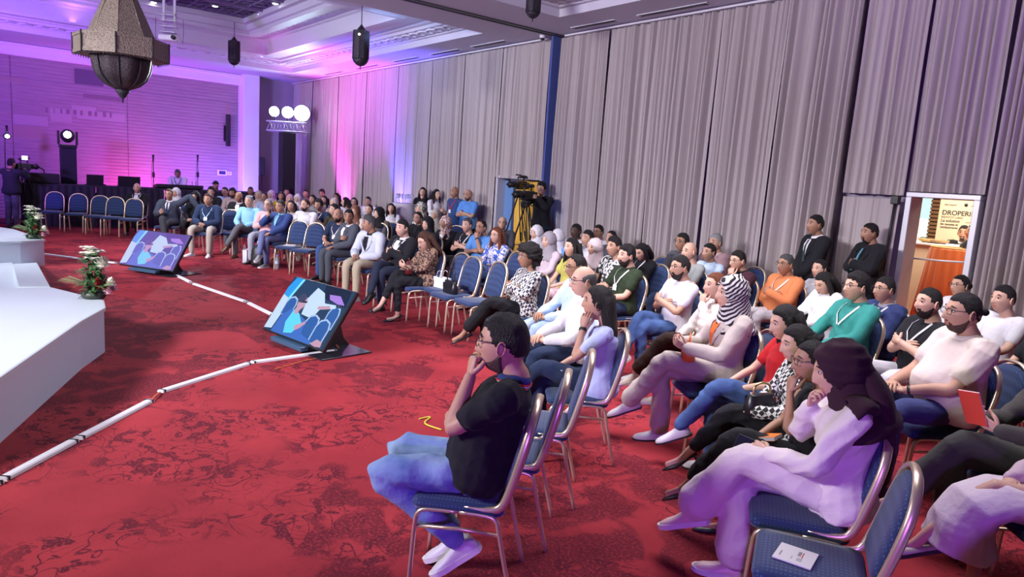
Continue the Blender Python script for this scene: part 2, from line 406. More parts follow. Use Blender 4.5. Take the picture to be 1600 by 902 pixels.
# recessed downlights round the dark field
dl = []
for (x, y) in [(430, 4), (407, 21), (389, 31), (465, 1), (336, 8), (240, 2)]:
    dl.append(at(x, y, 5.70))
for k, p in enumerate(dl):
    r_ = empty('ceiling_downlight', (p[0], p[1], 5.70))
    MB().lathe([(0.05, 0.0), (0.085, -0.002), (0.09, -0.02), (0.075, -0.03)], n=16).build('trim_ring', m_trim, r_)
    MB().lathe([(0.07, -0.022), (0.06, -0.035), (0.02, -0.042)], n=16).build('lamp', m_bulb, r_)
    tag(r_, 'round lit downlight in the dark lattice ceiling, '+['second from the right along the curtain side', 'middle of the row along the curtain side', 'nearest the inner corner', 'rightmost of the row', 'right of the projector lift', 'left of the projector lift'][k], 'ceiling light', 'lit downlights in the dark ceiling field')
# partition track across the soffit
m_track = mat('track_metal', (0.10, 0.10, 0.10), 0.4, metal=0.6)
mb = MB(); mb.box((10.66, -4.4, ZC-0.012), (0.05, 10.4, 0.03)); mb.box((10.80, -4.4, ZC-0.012), (0.03, 10.4, 0.024)); mb.build('trim_1', m_track)['kind'] = 'structure'
# slot vents in the soffit beside the curtain
m_dark = mat('dark_slot', (0.03, 0.03, 0.035), 0.7)
m_ventw = mat('vent_white', (0.6, 0.6, 0.66), 0.5)
for (xa, xb) in [(7.0, 8.4), (8.9, 10.0), (12.0, 13.2), (13.7, 14.9), (15.5, 16.7), (17.6, 18.9), (19.8, 21.0)]:
    v_ = empty('ceiling_vent', ((xa+xb)/2, -9.1, ZC))
    MB().box((0, 0, -0.008), (xb-xa, 0.12, 0.014)).build('frame', m_ventw, v_)
    MB().box((0, 0.02, -0.017), (xb-xa-0.06, 0.03, 0.006)).build('slot', m_dark, v_)
    MB().box((0, -0.03, -0.017), (xb-xa-0.06, 0.02, 0.006)).build('slot', m_dark, v_)
    tag(v_, 'slot vent in the ceiling along the curtain, '+{7.0: 'nearest the camera', 8.9: 'just right of the partition track', 12.0: 'first left of the dome camera', 13.7: 'second left of the dome camera', 15.5: 'above the violet part of the curtain', 17.6: 'behind the long dark lantern', 19.8: 'farthest, in the pink light'}[xa], 'vent', 'slot vents along the curtain')

# walls
m_wood = bpy.data.materials.new('grooved_wood_wall'); N, L = nodes_of(m_wood); b = N['Principled BSDF']; b.inputs['Roughness'].default_value = 0.6
tc = N.new('ShaderNodeTexCoord'); mp = N.new('ShaderNodeMapping'); mp.inputs['Scale'].default_value = (1, 1.2, 14); L.new(tc.outputs['Object'], mp.inputs[0])
t = N.new('ShaderNodeTexNoise'); t.inputs['Scale'].default_value = 1.5; t.inputs['Detail'].default_value = 5; L.new(mp.outputs[0], t.inputs['Vector'])
r = N.new('ShaderNodeValToRGB'); r.color_ramp.elements[0].color = (0.29, 0.22, 0.235, 1); r.color_ramp.elements[1].color = (0.36, 0.285, 0.30, 1); r.color_ramp.elements[0].position = .3; r.color_ramp.elements[1].position = .7
L.new(t.outputs['Fac'], r.inputs[0]); L.new(r.outputs[0], b.inputs['Base Color'])
wv = N.new('ShaderNodeTexWave'); wv.bands_direction = 'Z'; wv.inputs['Scale'].default_value = 3.2; L.new(tc.outputs['Object'], wv.inputs['Vector'])
bp = N.new('ShaderNodeBump'); bp.inputs['Strength'].default_value = 0.4; bp.inputs['Distance'].default_value = 0.02; L.new(wv.outputs['Fac'], bp.inputs['Height']); L.new(bp.outputs[0], b.inputs['Normal'])
m_wall = mat('painted_wall', (0.34, 0.28, 0.36), 0.7)
m_white = mat('white_paint', (0.78, 0.76, 0.82), 0.5)
wb = empty('wall_back', (XB, 0, 0)); tag(wb, 'wood panelled far wall', kind='structure')
MB().box((0.1, -1.05, 2.4), (0.2, 17.1, 4.8)).build('wall_core', m_wall, wb)
# panels 2.7 m wide in two courses
ys = [7.4, 4.4, 1.4, -1.45, -4.3, -7.55]
for k in range(5):
    for (z0, z1) in ((0, 3.88), (3.9, 4.45)):
        MB().box((-0.012, (ys[k]+ys[k+1])/2, (z0+z1)/2), (0.03, ys[k]-ys[k+1]-0.012, z1-z0), bev=0.004).build('panel', m_wood, wb)
MB().box((-0.10, -0.1, 4.62), (0.30, 15.0, 0.32), bev=0.02).build('cornice', m_white, wb)
MB().box((-0.22, -0.1, 4.74), (0.20, 15.0, 0.10), bev=0.02).build('cornice', m_white, wb)
# faded mural: pale houses on the panel
m_mur1 = mat('mural_pale', (0.40, 0.32, 0.34), 0.6); m_mur2 = mat('mural_dark', (0.22, 0.15, 0.18), 0.6); m_mur3 = mat('mural_sand', (0.34, 0.25, 0.23), 0.6)
def mur(px0, py0, px1, py1, m, off):
    a = atX(px0, py0, XB-0.03); c = atX(px1, py1, XB-0.03)
    o = MB().box((off, (a[1]+c[1])/2, (a[2]+c[2])/2), (0.002, abs(a[1]-c[1]), abs(a[2]-c[2]))).build('mural_patch', m, wb)
for q in [(20, 178, 75, 198, m_mur1, -.029), (78, 168, 112, 192, m_mur1, -.029), (112, 164, 150, 184, m_mur1, -.030), (120, 172, 196, 192, m_mur1, -.029), (130, 146, 195, 160, m_mur2, -.029), (0, 118, 40, 130, m_mur3, -.028),
          (0, 150, 90, 160, m_mur3, -.028), (20, 195, 70, 218, m_mur3, -.028)]: mur(*q)
for k in range(11):
    mur(70+11*k+random.random()*4, 168+k*0.9, 74+11*k+random.random()*4, 176+k*0.9, m_mur2, -.0315)
MB().box((-0.03, -3.32, 4.13), (0.02, 0.72, 0.42)).build('vent_grille', mat('grille_dark', (0.13, 0.10, 0.14), 0.6), wb)
# corner: white pillar then recessed side bay
pl = MB(); pl.box((XB-0.25, -7.8, 2.4), (0.7, 0.5, 4.8), bev=0.01); pl.build('wall_pillar', m_white)['kind'] = 'structure'
sb = MB(); sb.box((XB+0.35, -8.8, 2.4), (0.1, 1.9, 4.8)); sb.build('wall_far_corner', m_wall)['kind'] = 'structure'
sw = empty('wall_side', (0, WY, 0)); tag(sw, 'wall behind the curtain', kind='structure')
D1 = (3.12, 3.88, 2.07); D2 = (10.95, 12.45, 2.0)
segs = [(X0, D1[0]), (D1[1], D2[0]), (D2[1], XB+0.4)]
for a, c in segs: MB().box(((a+c)/2, -0.1, 2.4), (c-a, 0.2, 4.8)).build('wall_section', m_wall, sw)
for d in (D1, D2): MB().box(((d[0]+d[1])/2, -0.1, (4.8+d[2])/2), (d[1]-d[0], 0.2, 4.8-d[2])).build('wall_section', m_wall, sw)
MB().box((9, YL+0.1, 2.4), (31, 0.2, 4.8)).build('wall_stage', m_wall)['kind'] = 'structure'
MB().box((X0-0.1, -1, 2.4), (0.2, 18, 4.8)).build('wall_near', m_wall)['kind'] = 'structure'

# curtains
m_curt = mat('beige_curtain', (0.40, 0.345, 0.35), 0.6, bump=0.05, bscale=30, spec=0.35, sheen=0.1, stretch=(1, 1, 0.2))
m_rail = mat('rail_white', (0.7, 0.68, 0.75), 0.4)
def curtain(x0, x1, z0, z1, label, Y=WY+0.17, amp=0.065, dens=11, seed=0, name='curtain', m=None, group=None, straight=False):
    rs = np.random.RandomState(seed); W_ = x1-x0; n = max(12, int(W_/0.013)); xs = np.linspace(x0, x1, n)
    # irregular pleat phase
    steps = 0.25+2.2*np.interp(np.arange(n), np.linspace(0, n-1, int(W_*9)+4), rs.rand(int(W_*9)+4))**1.5; steps /= steps.mean(); ph = np.cumsum(steps)/n*W_*dens*2*math.pi
    A = 0.35+0.75*np.interp(np.arange(n), np.linspace(0, n-1, 22), rs.rand(22)*1.25)
    prof = np.sign(np.sin(ph))*np.abs(np.sin(ph))**0.8*amp*A
    prof = prof+0.016*np.sin(ph*2.3+2*np.sin(ph*0.31)); prof2 = prof+0.025*np.sin(ph*0.37+1)
    rows = []
    zs = np.linspace(0, 1, 9)
    drift = 0.05*np.sin(xs*1.7+seed)
    for t in zs:
        z = z1+(z0-z1)*t; k = 0.55+0.45*min(1, t*3)
        wv = 0.012*np.sin(ph*0.5+6*t+seed)
        rows.append(np.stack([xs+(0 if straight else drift*t*(z1-z0)/4.7), Y+(prof*(1-t)+prof2*t)*k+wv*t, np.full(n, z)], 1))
    R = np.array(rows); back = R.copy(); back[..., 1] -= 0.006
    mb = MB(); mb.loft(R, False, closed=False)
    o = mb.build(name, m or m_curt); tag(o, label, 'curtain', group); return o
seams = [24.5, 22.6, 20.7, 18.8, 17.0, 15.3, 13.9, 12.5]
wb_names = ['far corner beside the black tower', 'washed purple at its top', 'brightly lit by the magenta uplight', 'pink fading into violet', 'with the blue uplight at its foot', 'behind the two standing women', 'behind the standing men in blue']
for k in range(len(seams)-1):
    curtain(seams[k+1]+0.004, seams[k]-0.004, 0.02, 4.74, 'floor-length beige pleated curtain, %s' % wb_names[k], seed=k+1)
curtain(10.95, 12.49, 2.02, 4.74, 'short beige curtain above the doorway with the yellow drape', seed=11)
seams = [10.62, 9.35, 8.15, 6.95, 5.8, 4.75]
nm = ['just right of the dark blue partition edge', 'second right of the partition edge', 'behind the bald man in the last row', 'in the middle of the long right wall', 'left of the first standing man in black suit']
for k in range(5): curtain(seams[k+1]+0.004, seams[k]-0.004, 0.02, 4.74, 'floor-length beige pleated curtain, %s' % nm[k], seed=20+k, dens=9, amp=0.09)
curtain(3.93, 4.71, 2.08, 4.74, 'beige curtain hanging above the closed fabric-covered door leaf', seed=31, dens=9)
curtain(3.05, 3.91, 2.14, 4.74, 'beige curtain hanging above the open door', seed=32, dens=9)
curtain(3.95, 4.69, 0.05, 2.03, 'beige fabric covering the closed door leaf behind the standing men', Y=WY+0.22, seed=33, dens=6, amp=0.03)
curtain(1.5, 3.02, 0.02, 4.74, 'floor-length beige curtain, first right of the open door', seed=34, dens=9, amp=0.09)
curtain(-0.6, 1.48, 0.02, 4.74, 'floor-length beige curtain at the right edge', seed=35, dens=9, amp=0.09)
for (a, c) in ((10.98, 24.4), (-0.6, 10.5)):
    MB().box(((a+c)/2, WY+0.22, 4.765), (c-a, 0.05, 0.03)).build('trim_2', m_rail)['kind'] = 'structure'
m_blue = mat('partition_edge_blue', (0.08, 0.12, 0.35), 0.4)
MB().box((10.78, WY+0.20, 2.39), (0.05, 0.20, 4.78)).build('wall_partition_edge', m_blue)['kind'] = 'structure'
# door frames
m_alu = mat('door_frame_grey', (0.55, 0.54, 0.60), 0.4, metal=0.3)
def dframe(d, name, dep=0.34):
    r_ = empty(name, ((d[0]+d[1])/2, WY, 0)); tag(r_, kind='structure'); hw = (d[1]-d[0])/2
    for s_ in (-1, 1): MB().box((s_*(hw+0.0), 0.02, d[2]/2), (0.07, dep, d[2]), bev=0.006).build('jamb', m_alu, r_)
    MB().box((0, 0.02, d[2]+0.03), (2*hw+0.07, dep, 0.06), bev=0.006).build('head_rail', m_alu, r_)
    return r_
d1 = dframe(D1, 'door_1'); d2 = dframe(D2, 'door_2')
m_black = mat('black_plastic', (0.012, 0.012, 0.014), 0.45)
MB().box((0.50, 0.26, 2.02), (0.10, 0.08, 0.11), bev=0.01).build('door_closer', m_black, d1)
MB().tube([(0.50, 0.27, 1.98), (0.52, 0.29, 0.95)], 0.018, 8).build('push_rod', m_black, d1)
MB().tube([(0.52, 0.29, 0.98), (0.55, 0.33, 0.95), (0.92, 0.33, 0.93)], 0.016, 8).build('push_bar', m_black, d1)
# door 2: blue leaf and yellow drapes
m_yel = mat('yellow_drape', (0.72, 0.42, 0.04), 0.6, sheen=0.3)
curtain(11.0, 12.05, 0.02, 1.98, 'yellow satin drape hanging in the doorway behind the camera tripods', Y=WY-0.1, seed=41, dens=7, amp=0.05, m=m_yel)
MB().box((0.58, -0.06, 0.98), (0.28, 0.04, 1.94), bev=0.005).build('door_leaf', mat('door_blue', (0.12, 0.24, 0.50), 0.5), d2)
MB().box((0, -1.2, 1.2), (2.6, 0.05, 2.6)).build('corridor_wall', m_dark, d2)
# ------------------------------------------------------------------ people
def skin_mat(tone):
    tones = {'light': (0.60, 0.36, 0.27), 'mid': (0.48, 0.27, 0.19), 'tan': (0.36, 0.19, 0.125), 'dark': (0.075, 0.04, 0.03)}
    c = tones[tone]; return mat('skin_'+tone, c, 0.5, bump=0.04, bscale=120, spec=0.35)
m_eye = mat('eye_white', (0.75, 0.72, 0.70), 0.25)
m_iris = mat('iris_dark', (0.03, 0.018, 0.012), 0.2)
m_brow = mat('brow_dark', (0.03, 0.02, 0.017), 0.8)
m_sole_w = mat('sole_white', (0.7, 0.7, 0.72), 0.6)
HAIRC = {'stubble': (0.09, 0.05, 0.04), 'beard': (0.025, 0.016, 0.014), 'black': (0.012, 0.010, 0.011), 'brown': (0.07, 0.03, 0.018), 'auburn': (0.16, 0.045, 0.02), 'grey': (0.28, 0.28, 0.29), 'white': (0.55, 0.55, 0.55), 'darkgrey': (0.07, 0.07, 0.075)}
def hair_mat(c): return mat('hair_'+c, HAIRC[c], 0.55, bump=0.8, bscale=70, spec=0.3, stretch=(3, 3, 0.6))

def head_r(theta, phi, male=True):
    """surface point of a head (crown to chin 0.235 m) in the direction az theta, elevation phi"""
    c, s = np.cos, np.sin
    x = 0.098*c(phi)*c(theta); y = 0.076*c(phi)*s(theta); z = 0.118*s(phi)
    zn = z/0.118; low = sstep(-zn, -0.05, 1.0)
    y = y*(1-(0.26 if male else 0.33)*low)
    # back of skull recedes to the neck, front keeps a chin
    x = np.where(x < 0, x*(1+0.06*sstep(zn, -0.2, 0.5))*(1-0.45*sstep(-zn, 0.15, 0.95)), x*(1+0.10*sstep(-zn, 0.2, 0.7)))
    # rounder forehead, fuller chin
    fr = np.clip(c(theta), 0, 1)*np.clip(c(phi), 0, 1)
    g = lambda y0, z0, sy, sz: np.exp(-((y-y0)/sy)**2-((z-z0)/sz)**2)*(x > 0)
    d = 0
    d = d+0.005*(g(0.02, 0.036, 0.024, 0.010)+g(-0.02, 0.036, 0.024, 0.010))
    d = d-0.010*(g(0.032, 0.014, 0.017, 0.013)+g(-0.032, 0.014, 0.017, 0.013))
    ramp = np.clip((0.036-z)/0.060, 0, 1)*(z > -0.034)+np.clip((z+0.044)/0.010, 0, 1)*(z <= -0.034)
    d = d+(0.026 if male else 0.022)*ramp*np.exp(-(y/(0.007+0.009*ramp))**2)*(x > 0)
    d = d+0.004*(g(0.042, -0.012, 0.02, 0.018)+g(-0.042, -0.012, 0.02, 0.018))
    d = d+0.006*(g(0, -0.053, 0.020, 0.006)+g(0, -0.066, 0.017, 0.006))-0.004*g(0, -0.0595, 0.022, 0.003)
    d = d+0.008*g(0, -0.098, 0.020, 0.018)-0.004*g(0, -0.080, 0.018, 0.006)
    x = x+d
    return np.stack([x, y, z], -1)
def head_grid(hi):
    if hi >= 2: na, nb = 44, 40
    elif hi == 1: na, nb = 28, 26
    else: na, nb = 18, 16
    u = np.linspace(-1, 1, na, endpoint=False); th = math.pi*(0.42*u+0.58*u**3)      # denser in front
    v = np.linspace(-1, 1, nb); ph = (math.pi/2-0.08)*(0.80*v+0.20*v**3)
    return th, ph
def head_surf(hi, male, off=None, mask=None):
    th, ph = head_grid(hi); T, P = np.meshgrid(th, ph)
    R = head_r(T, P, male); return T, P, R
def shell(mb, hi, male, fn, mi=0, rough=0.0, seed=0):
    """closed shell round the head: fn(theta, z_norm, point)->offset in metres (negative hides it in the skull)"""
    na, nb = (44, 34) if hi >= 2 else ((30, 24) if hi == 1 else (18, 15))
    th = np.linspace(-math.pi, math.pi, na, endpoint=False); ph = np.linspace(-math.pi/2+0.08, math.pi/2-0.06, nb)
    T, P = np.meshgrid(th, ph); x = 0.098*np.cos(P)*np.cos(T); 
    R = head_r(T, P, male); 
    nrm = np.stack([np.cos(P)*np.cos(T)/0.098, np.cos(P)*np.sin(T)/0.076, np.sin(P)/0.118], -1); nrm /= np.linalg.norm(nrm, axis=-1, keepdims=True)
    off = fn(T, R[..., 2], R)
    if rough:
        rs = np.random.RandomState(seed); n = 0
        for q in range(6):
            k = rs.randn(3)*90; n = n+np.sin(R@k+rs.rand()*6)
        off = off+np.where(off > 0, rough*n/2.5, 0)
    mb.loft(R+nrm*off[..., None], True, mi)
def hairline(T, front=0.070, side=0.012, back=-0.062, temple=None):
    a = np.abs(T)*180/math.pi
    return np.interp(a, [0, 35, 55, 68, 76, 96, 112, 140, 180], [front, front-0.003, front-0.012, 0.030, -0.004, side, -0.02, back+0.01, back])
def make_hair(kind, hi, male, seed):
    mb = MB(); k = kind
    if k in ('short', 'fade', 'thick', 'quiff', 'receding', 'bun_m'):
        t = {'short': 0.010, 'fade': 0.007, 'thick': 0.020, 'quiff': 0.017, 'receding': 0.006, 'bun_m': 0.008}[k]
        fr = {'receding': 0.092}.get(k, 0.070)
        def fn(T, z, R):
            m = sstep(z-hairline(T, fr)+0.0025*np.sin(T*23)+0.002*np.sin(T*41+1), -0.008, 0.014)
            up = sstep(z, 0.03, 0.10)
            tt = t*(0.35+0.75*up) if k != 'quiff' else 0.006+0.020*up*(0.7+0.5*np.cos(T))
            if k == 'thick': tt = t*(0.6+0.6*up)
            return -0.006+m*(tt+0.006)
        shell(mb, hi, male, fn, rough=0.0026 if k != 'thick' else 0.005, seed=seed)
        if k == 'bun_m': mb.ell((-0.125, 0, 0.015), (0.022, 0.02, 0.022))
    elif k == 'fringe':      # bald top, hair round the sides
        def fn(T, z, R):
            a = np.abs(T)*180/math.pi
            top = np.interp(a, [0, 60, 75, 100, 180], [-0.2, 0.0, 0.045, 0.060, 0.060])
            m = sstep(z-hairline(T), -0.005, 0.006)*sstep(top-z, -0.008, 0.008)
            return -0.006+m*0.0125
        shell(mb, hi, male, fn, rough=0.001, seed=seed)
    elif k == 'afro':
        def fn(T, z, R):
            m = sstep(z-hairline(T, 0.060, -0.02, -0.10), -0.008, 0.012); return -0.006+m*(0.062+0.012*np.cos(T+math.pi))
        shell(mb, 2, male, fn, rough=0.014, seed=seed)
    elif k in ('long', 'longback', 'tied', 'bob', 'wavy'):
        def fn(T, z, R):
            m = sstep(z-hairline(T, 0.075, -0.05, -0.10), -0.006, 0.010); return -0.006+m*(0.018 if k != 'tied' else 0.012)
        shell(mb, hi, male, fn, rough=0.0015, seed=seed)
        if k == 'tied':
            mb.ell((-0.125, 0, 0.0), (0.035, 0.035, 0.038)); 
        else:
            L_ = {'long': 0.34, 'longback': 0.36, 'bob': 0.15, 'wavy': 0.30}[k]; w = 1.15 if k == 'wavy' else 1.0
            zs = np.linspace(0.06, -L_, 9); R = []
            n = 16; an = np.linspace(0, 2*math.pi, n, endpoint=False)
            for i, z in enumerate(zs):
                t = i/8.0; cx = -0.055-0.035*min(1, t*1.6)-0.02*t; wy = (0.088+0.018*math.sin(t*2.6))*w*(1-0.30*t**3); wx = (0.062-0.022*t)*w
                rr = 1+0.05*np.sin(an*5+z*20)*(1 if k == 'wavy' else 0.5)
                R.append(np.stack([cx+wx*np.cos(an)*rr, wy*np.sin(an)*rr, np.full(n, z)+0*an], 1))
            mb.loft(R)
            if k in ('long', 'wavy'):
                for s_ in (-1, 1):
                    mb.limb([(0.005, s_*0.075, 0.04), (0.01, s_*0.088, -0.05), (0.015, s_*0.095, -0.14), (0.03, s_*0.09, -L_*0.85)], [(0.022, 0.018), (0.026, 0.02), (0.028, 0.022), (0.012, 0.01)], 8, 3)
            elif k == 'bob':
                for s_ in (-1, 1):
                    mb.limb([(0.01, s_*0.075, 0.04), (0.01, s_*0.09, -0.05), (0.02, s_*0.085, -0.12)], [(0.028, 0.018), (0.032, 0.022), (0.02, 0.014)], 8, 3)
    elif k == 'cap':
        def fn(T, z, R):
            m = sstep(z-0.045, -0.004, 0.006); return -0.006+m*0.018
        shell(mb, hi, male, fn); mb.ell((0.10, 0, 0.05), (0.055, 0.062, 0.006))
    return mb if mb.n else None
def make_hijab(hi, seed, turban=False):
    mb = MB()
    def fn(T, z, R):
        x, y = R[..., 0], R[..., 1]
        inside = ((y/0.060)**2+((z+0.022)/0.092)**2)
        face = (x > 0.01)*(1-sstep(inside, 0.82, 1.05))
        t = 0.020+0.010*sstep(-x, -0.02, 0.06)+0.004*np.sin(z*160+T*3)
        return np.where(face > 0, t-(t+0.008)*face, t)
    shell(mb, max(hi, 1), False, fn, rough=0.0015, seed=seed)
    n = 24; an = np.linspace(0, 2*math.pi, n, endpoint=False); R = []
    for (z, cx, wx, wy) in [(0.0, -0.035, 0.078, 0.080), (-0.03, -0.036, 0.092, 0.088), (-0.06, -0.036, 0.102, 0.090), (-0.09, -0.036, 0.106, 0.092), (-0.125, -0.038, 0.110, 0.098), (-0.158, -0.040, 0.118, 0.112), (-0.19, -0.04, 0.125, 0.135), (-0.225, -0.045, 0.145, 0.175), (-0.26, -0.05, 0.150, 0.195), (-0.262, -0.05, 0.10, 0.10)]:
        rr = 1+0.035*np.sin(an*7+z*60)
        R.append(np.stack([cx+wx*np.cos(an)*rr, wy*np.sin(an)*rr, np.full(n, z)-0.02*np.cos(an)*(z < -0.15)], 1))
    mb.loft(R)
    return mb
def make_head(hi, male, tone):
    """materials: 0 skin 1 eye 2 iris 3 brow 4 lips"""
    mb = MB(); T, P, R = head_surf(hi, male); k, n = R.shape[:2]
    Fc = []; mi = []
    for i in range(k-1):
        for j in range(n):
            j2 = (j+1) % n; Fc.append((i*n+j, i*n+j2, (i+1)*n+j2, (i+1)*n+j))
            c = (R[i, j]+R[i, j2]+R[i+1, j2]+R[i+1, j])/4
            mi.append(4 if (c[0] > 0.03 and (c[1]/0.024)**2+((c[2]+0.0595)/0.0125)**2 < 1) else 0)
    Fc.append(tuple(range(n))[::-1]); Fc.append(tuple((k-1)*n+j for j in range(n))); mi += [0, 0]
    mb.add(R.reshape(-1, 3), Fc); mb.m = mi
    for s_ in (-1, 1):
        if hi >= 1:
            mb.ell((0.0735, s_*0.031, 0.014), (0.0125, 0.0145, 0.0105), nu=10, nv=7, mi=1)
            mb.ell((0.0835, s_*0.031, 0.0135), (0.0045, 0.0075 if hi > 1 else 0.010, 0.0068), nu=8, nv=5, mi=2)
            mb.limb([(0.077, s_*0.046, 0.0165), (0.0865, s_*0.032, 0.0225), (0.085, s_*0.018, 0.0165)], [.0016, .0022, .0016], 5, 2, mi=3)
            mb.limb([(0.080, s_*0.046, 0.020), (0.0865, s_*0.032, 0.0255), (0.086, s_*0.019, 0.018)], [.002, .0028, .002], 5, 2, mi=0)
            mb.limb([(0.076, s_*0.048, 0.0145), (0.083, s_*0.036, 0.006), (0.083, s_*0.020, 0.0105)], [.0015, .002, .0015], 5, 2, mi=0)
        else:
            mb.ell((0.080, s_*0.031, 0.013), (0.008, 0.015, 0.0085), nu=8, nv=5, mi=2)
        mb.limb([(0.086, s_*0.016, 0.037), (0.088, s_*0.032, 0.042), (0.077, s_*0.052, 0.034)], [(.005, .004), (.0055, .004), (.0025, .0025)] if male else [(.0035, .003), (.004, .003), (.002, .002)], 5, 2, mi=3)
        # ear: rim and bowl
        ex, ey = -0.006, s_*0.0755
        mb.ell((ex, ey, -0.004), (0.017, 0.0085, 0.030), rot=rotz(s_*0.35)@roty(-0.15), nu=10, nv=7)
        if hi >= 1:
            an = np.linspace(0, 2*math.pi, 12, endpoint=False)
            pts = np.stack([0.016*np.cos(an), np.full(12, s_*0.007), 0.028*np.sin(an)], 1)@(rotz(s_*0.35)@roty(-0.15)).T+np.array([ex, ey, -0.004])
            mb.tube(pts, 0.0036, 5, closed=True)
    return mb
HEADC = {}
def head_mb(hi, male, tone):
    if (hi, male) not in HEADC: HEADC[(hi, male)] = make_head(hi, male, tone)
    return HEADC[(hi, male)]
def make_beard(hi, style):
    mb = MB()
    def fn(T, z, R):
        x, y = R[..., 0], R[..., 1]; a = np.abs(T)*180/math.pi
        up = np.interp(a, [0, 22, 40, 60, 80, 95, 180], [-0.041, -0.044, -0.066, -0.062, -0.040, 0.0, -0.2])
        m = sstep(up-z, -0.004, 0.006)*(a < 92)
        mouth = 1-sstep((y/0.024)**2+((z+0.0595)/0.0095)**2, 0.8, 1.2)
        m = m*(1-mouth*(x > 0))
        t = {'full': 0.009, 'short': 0.003, 'goatee': 0.005}[style]
        if style == 'goatee': m = m*(np.abs(y) < 0.026)
        return -0.005+m*(t+0.005)
    shell(mb, max(hi, 1), True, fn, rough=0.001, seed=3); return mb
def make_glasses(mb_=None):
    mb = MB()
    for s_ in (-1, 1):
        an = np.linspace(0, 2*math.pi, 14, endpoint=False)
        c, s = np.cos(an), np.sin(an)
        ry = 0.024*np.sign(c)*np.abs(c)**0.7; rz = 0.018*np.sign(s)*np.abs(s)**0.7
        pts = np.stack([0.101-0.10*np.abs(ry+s_*0.032)**1.0*0.25, s_*0.032+ry, 0.012+rz], 1)
        mb.tube(pts, 0.0019, 5, closed=True)
        mb.tube([(0.094, s_*0.056, 0.020), (0.05, s_*0.077, 0.022), (-0.005, s_*0.082, 0.018), (-0.03, s_*0.080, 0.002)], 0.0019, 5)
    mb.tube([(0.0985, -0.009, 0.018), (0.104, 0, 0.021), (0.0985, 0.009, 0.018)], 0.0019, 5)
    return mb
def hand(mb, w, F, Nn, side, curl=0.35, sc=1.0, n=6, spread=0.06, curls=None, thumb=0.5, mi=0):
    """w wrist point, F towards fingers, Nn back of hand, side +1 left hand"""
    F = unit(F); Nn = unit(Nn-F*(np.dot(Nn, F))); Lt = np.cross(Nn, F)        # lateral
    th_side = -side                                                            # thumb towards -Lt for the left hand
    w = np.asarray(w, float); k = sc
    R = []; an = np.linspace(0, 2*math.pi, 10 if n > 5 else 8, endpoint=False)
    for (d, hw, hh, sh) in [(-0.03, 0.020, 0.018, 0), (0.0, 0.026, 0.017, 0), (0.03, 0.036, 0.017, 0.002), (0.062, 0.041, 0.0145, 0.001), (0.085, 0.038, 0.012, 0), (0.092, 0.030, 0.007, 0)]:
        c = w+F*d*k
        R.append(c+np.outer(np.cos(an)*hw*k, Lt)+np.outer(np.sin(an)*hh*k, Nn))
    mb.loft(np.array(R), True, mi)
    lens = [0.074, 0.082, 0.077, 0.060]
    for q in range(4):
        lat = (-0.030+0.0195*q)*(-th_side)*-1 if False else (th_side*(0.030-0.0195*q))
        base = w+F*(0.080-0.004*abs(q-1.2))*k+Lt*lat*k
        c_ = curls[q] if curls else curl+0.06*q
        a = 0.0; p = base; P = [p-F*0.015*k, p]; ln = lens[q]
        dirL = Lt*math.sin(spread*(1.5-q)*th_side)
        for s_, fr in enumerate((0.46, 0.30, 0.24)):
            a += c_*(0.8 if s_ == 0 else 1.15)
            d = F*math.cos(a)-Nn*math.sin(a)+dirL; p = p+unit(d)*ln*fr*k; P.append(p)
        mb.limb(P, np.array([0.0090, 0.0092, 0.0085, 0.0078, 0.0066])*k, n, 2 if n > 5 else 1, mi)
    # thumb
    b0 = w+F*0.018*k+Lt*th_side*0.022*k-Nn*0.004*k
    d1 = unit(F*0.75+Lt*th_side*0.75-Nn*(0.25+thumb*0.4)); d2 = unit(F*1.0+Lt*th_side*(0.45-thumb*0.5)-Nn*(0.2+thumb*0.6))
    p1 = b0+d1*0.042*k; p2 = p1+d2*0.032*k; p3 = p2+unit(d2-Nn*0.2)*0.026*k
    mb.limb([b0, p1, p2, p3], np.array([0.014, 0.0125, 0.0105, 0.0085])*k, n, 2 if n > 5 else 1, mi)
def ik(a, b, l1, l2, hint):
    a = np.asarray(a, float); b = np.asarray(b, float); d = b-a; D = np.linalg.norm(d)
    if D > (l1+l2)*0.995: b = a+d/D*(l1+l2)*0.995; d = b-a; D = np.linalg.norm(d)
    x = (l1*l1-l2*l2+D*D)/(2*D); h = math.sqrt(max(l1*l1-x*x, 0)); u = d/D
    hn = np.asarray(hint, float); hn = unit(hn-u*(hn@u)); return a+u*x+hn*h, b
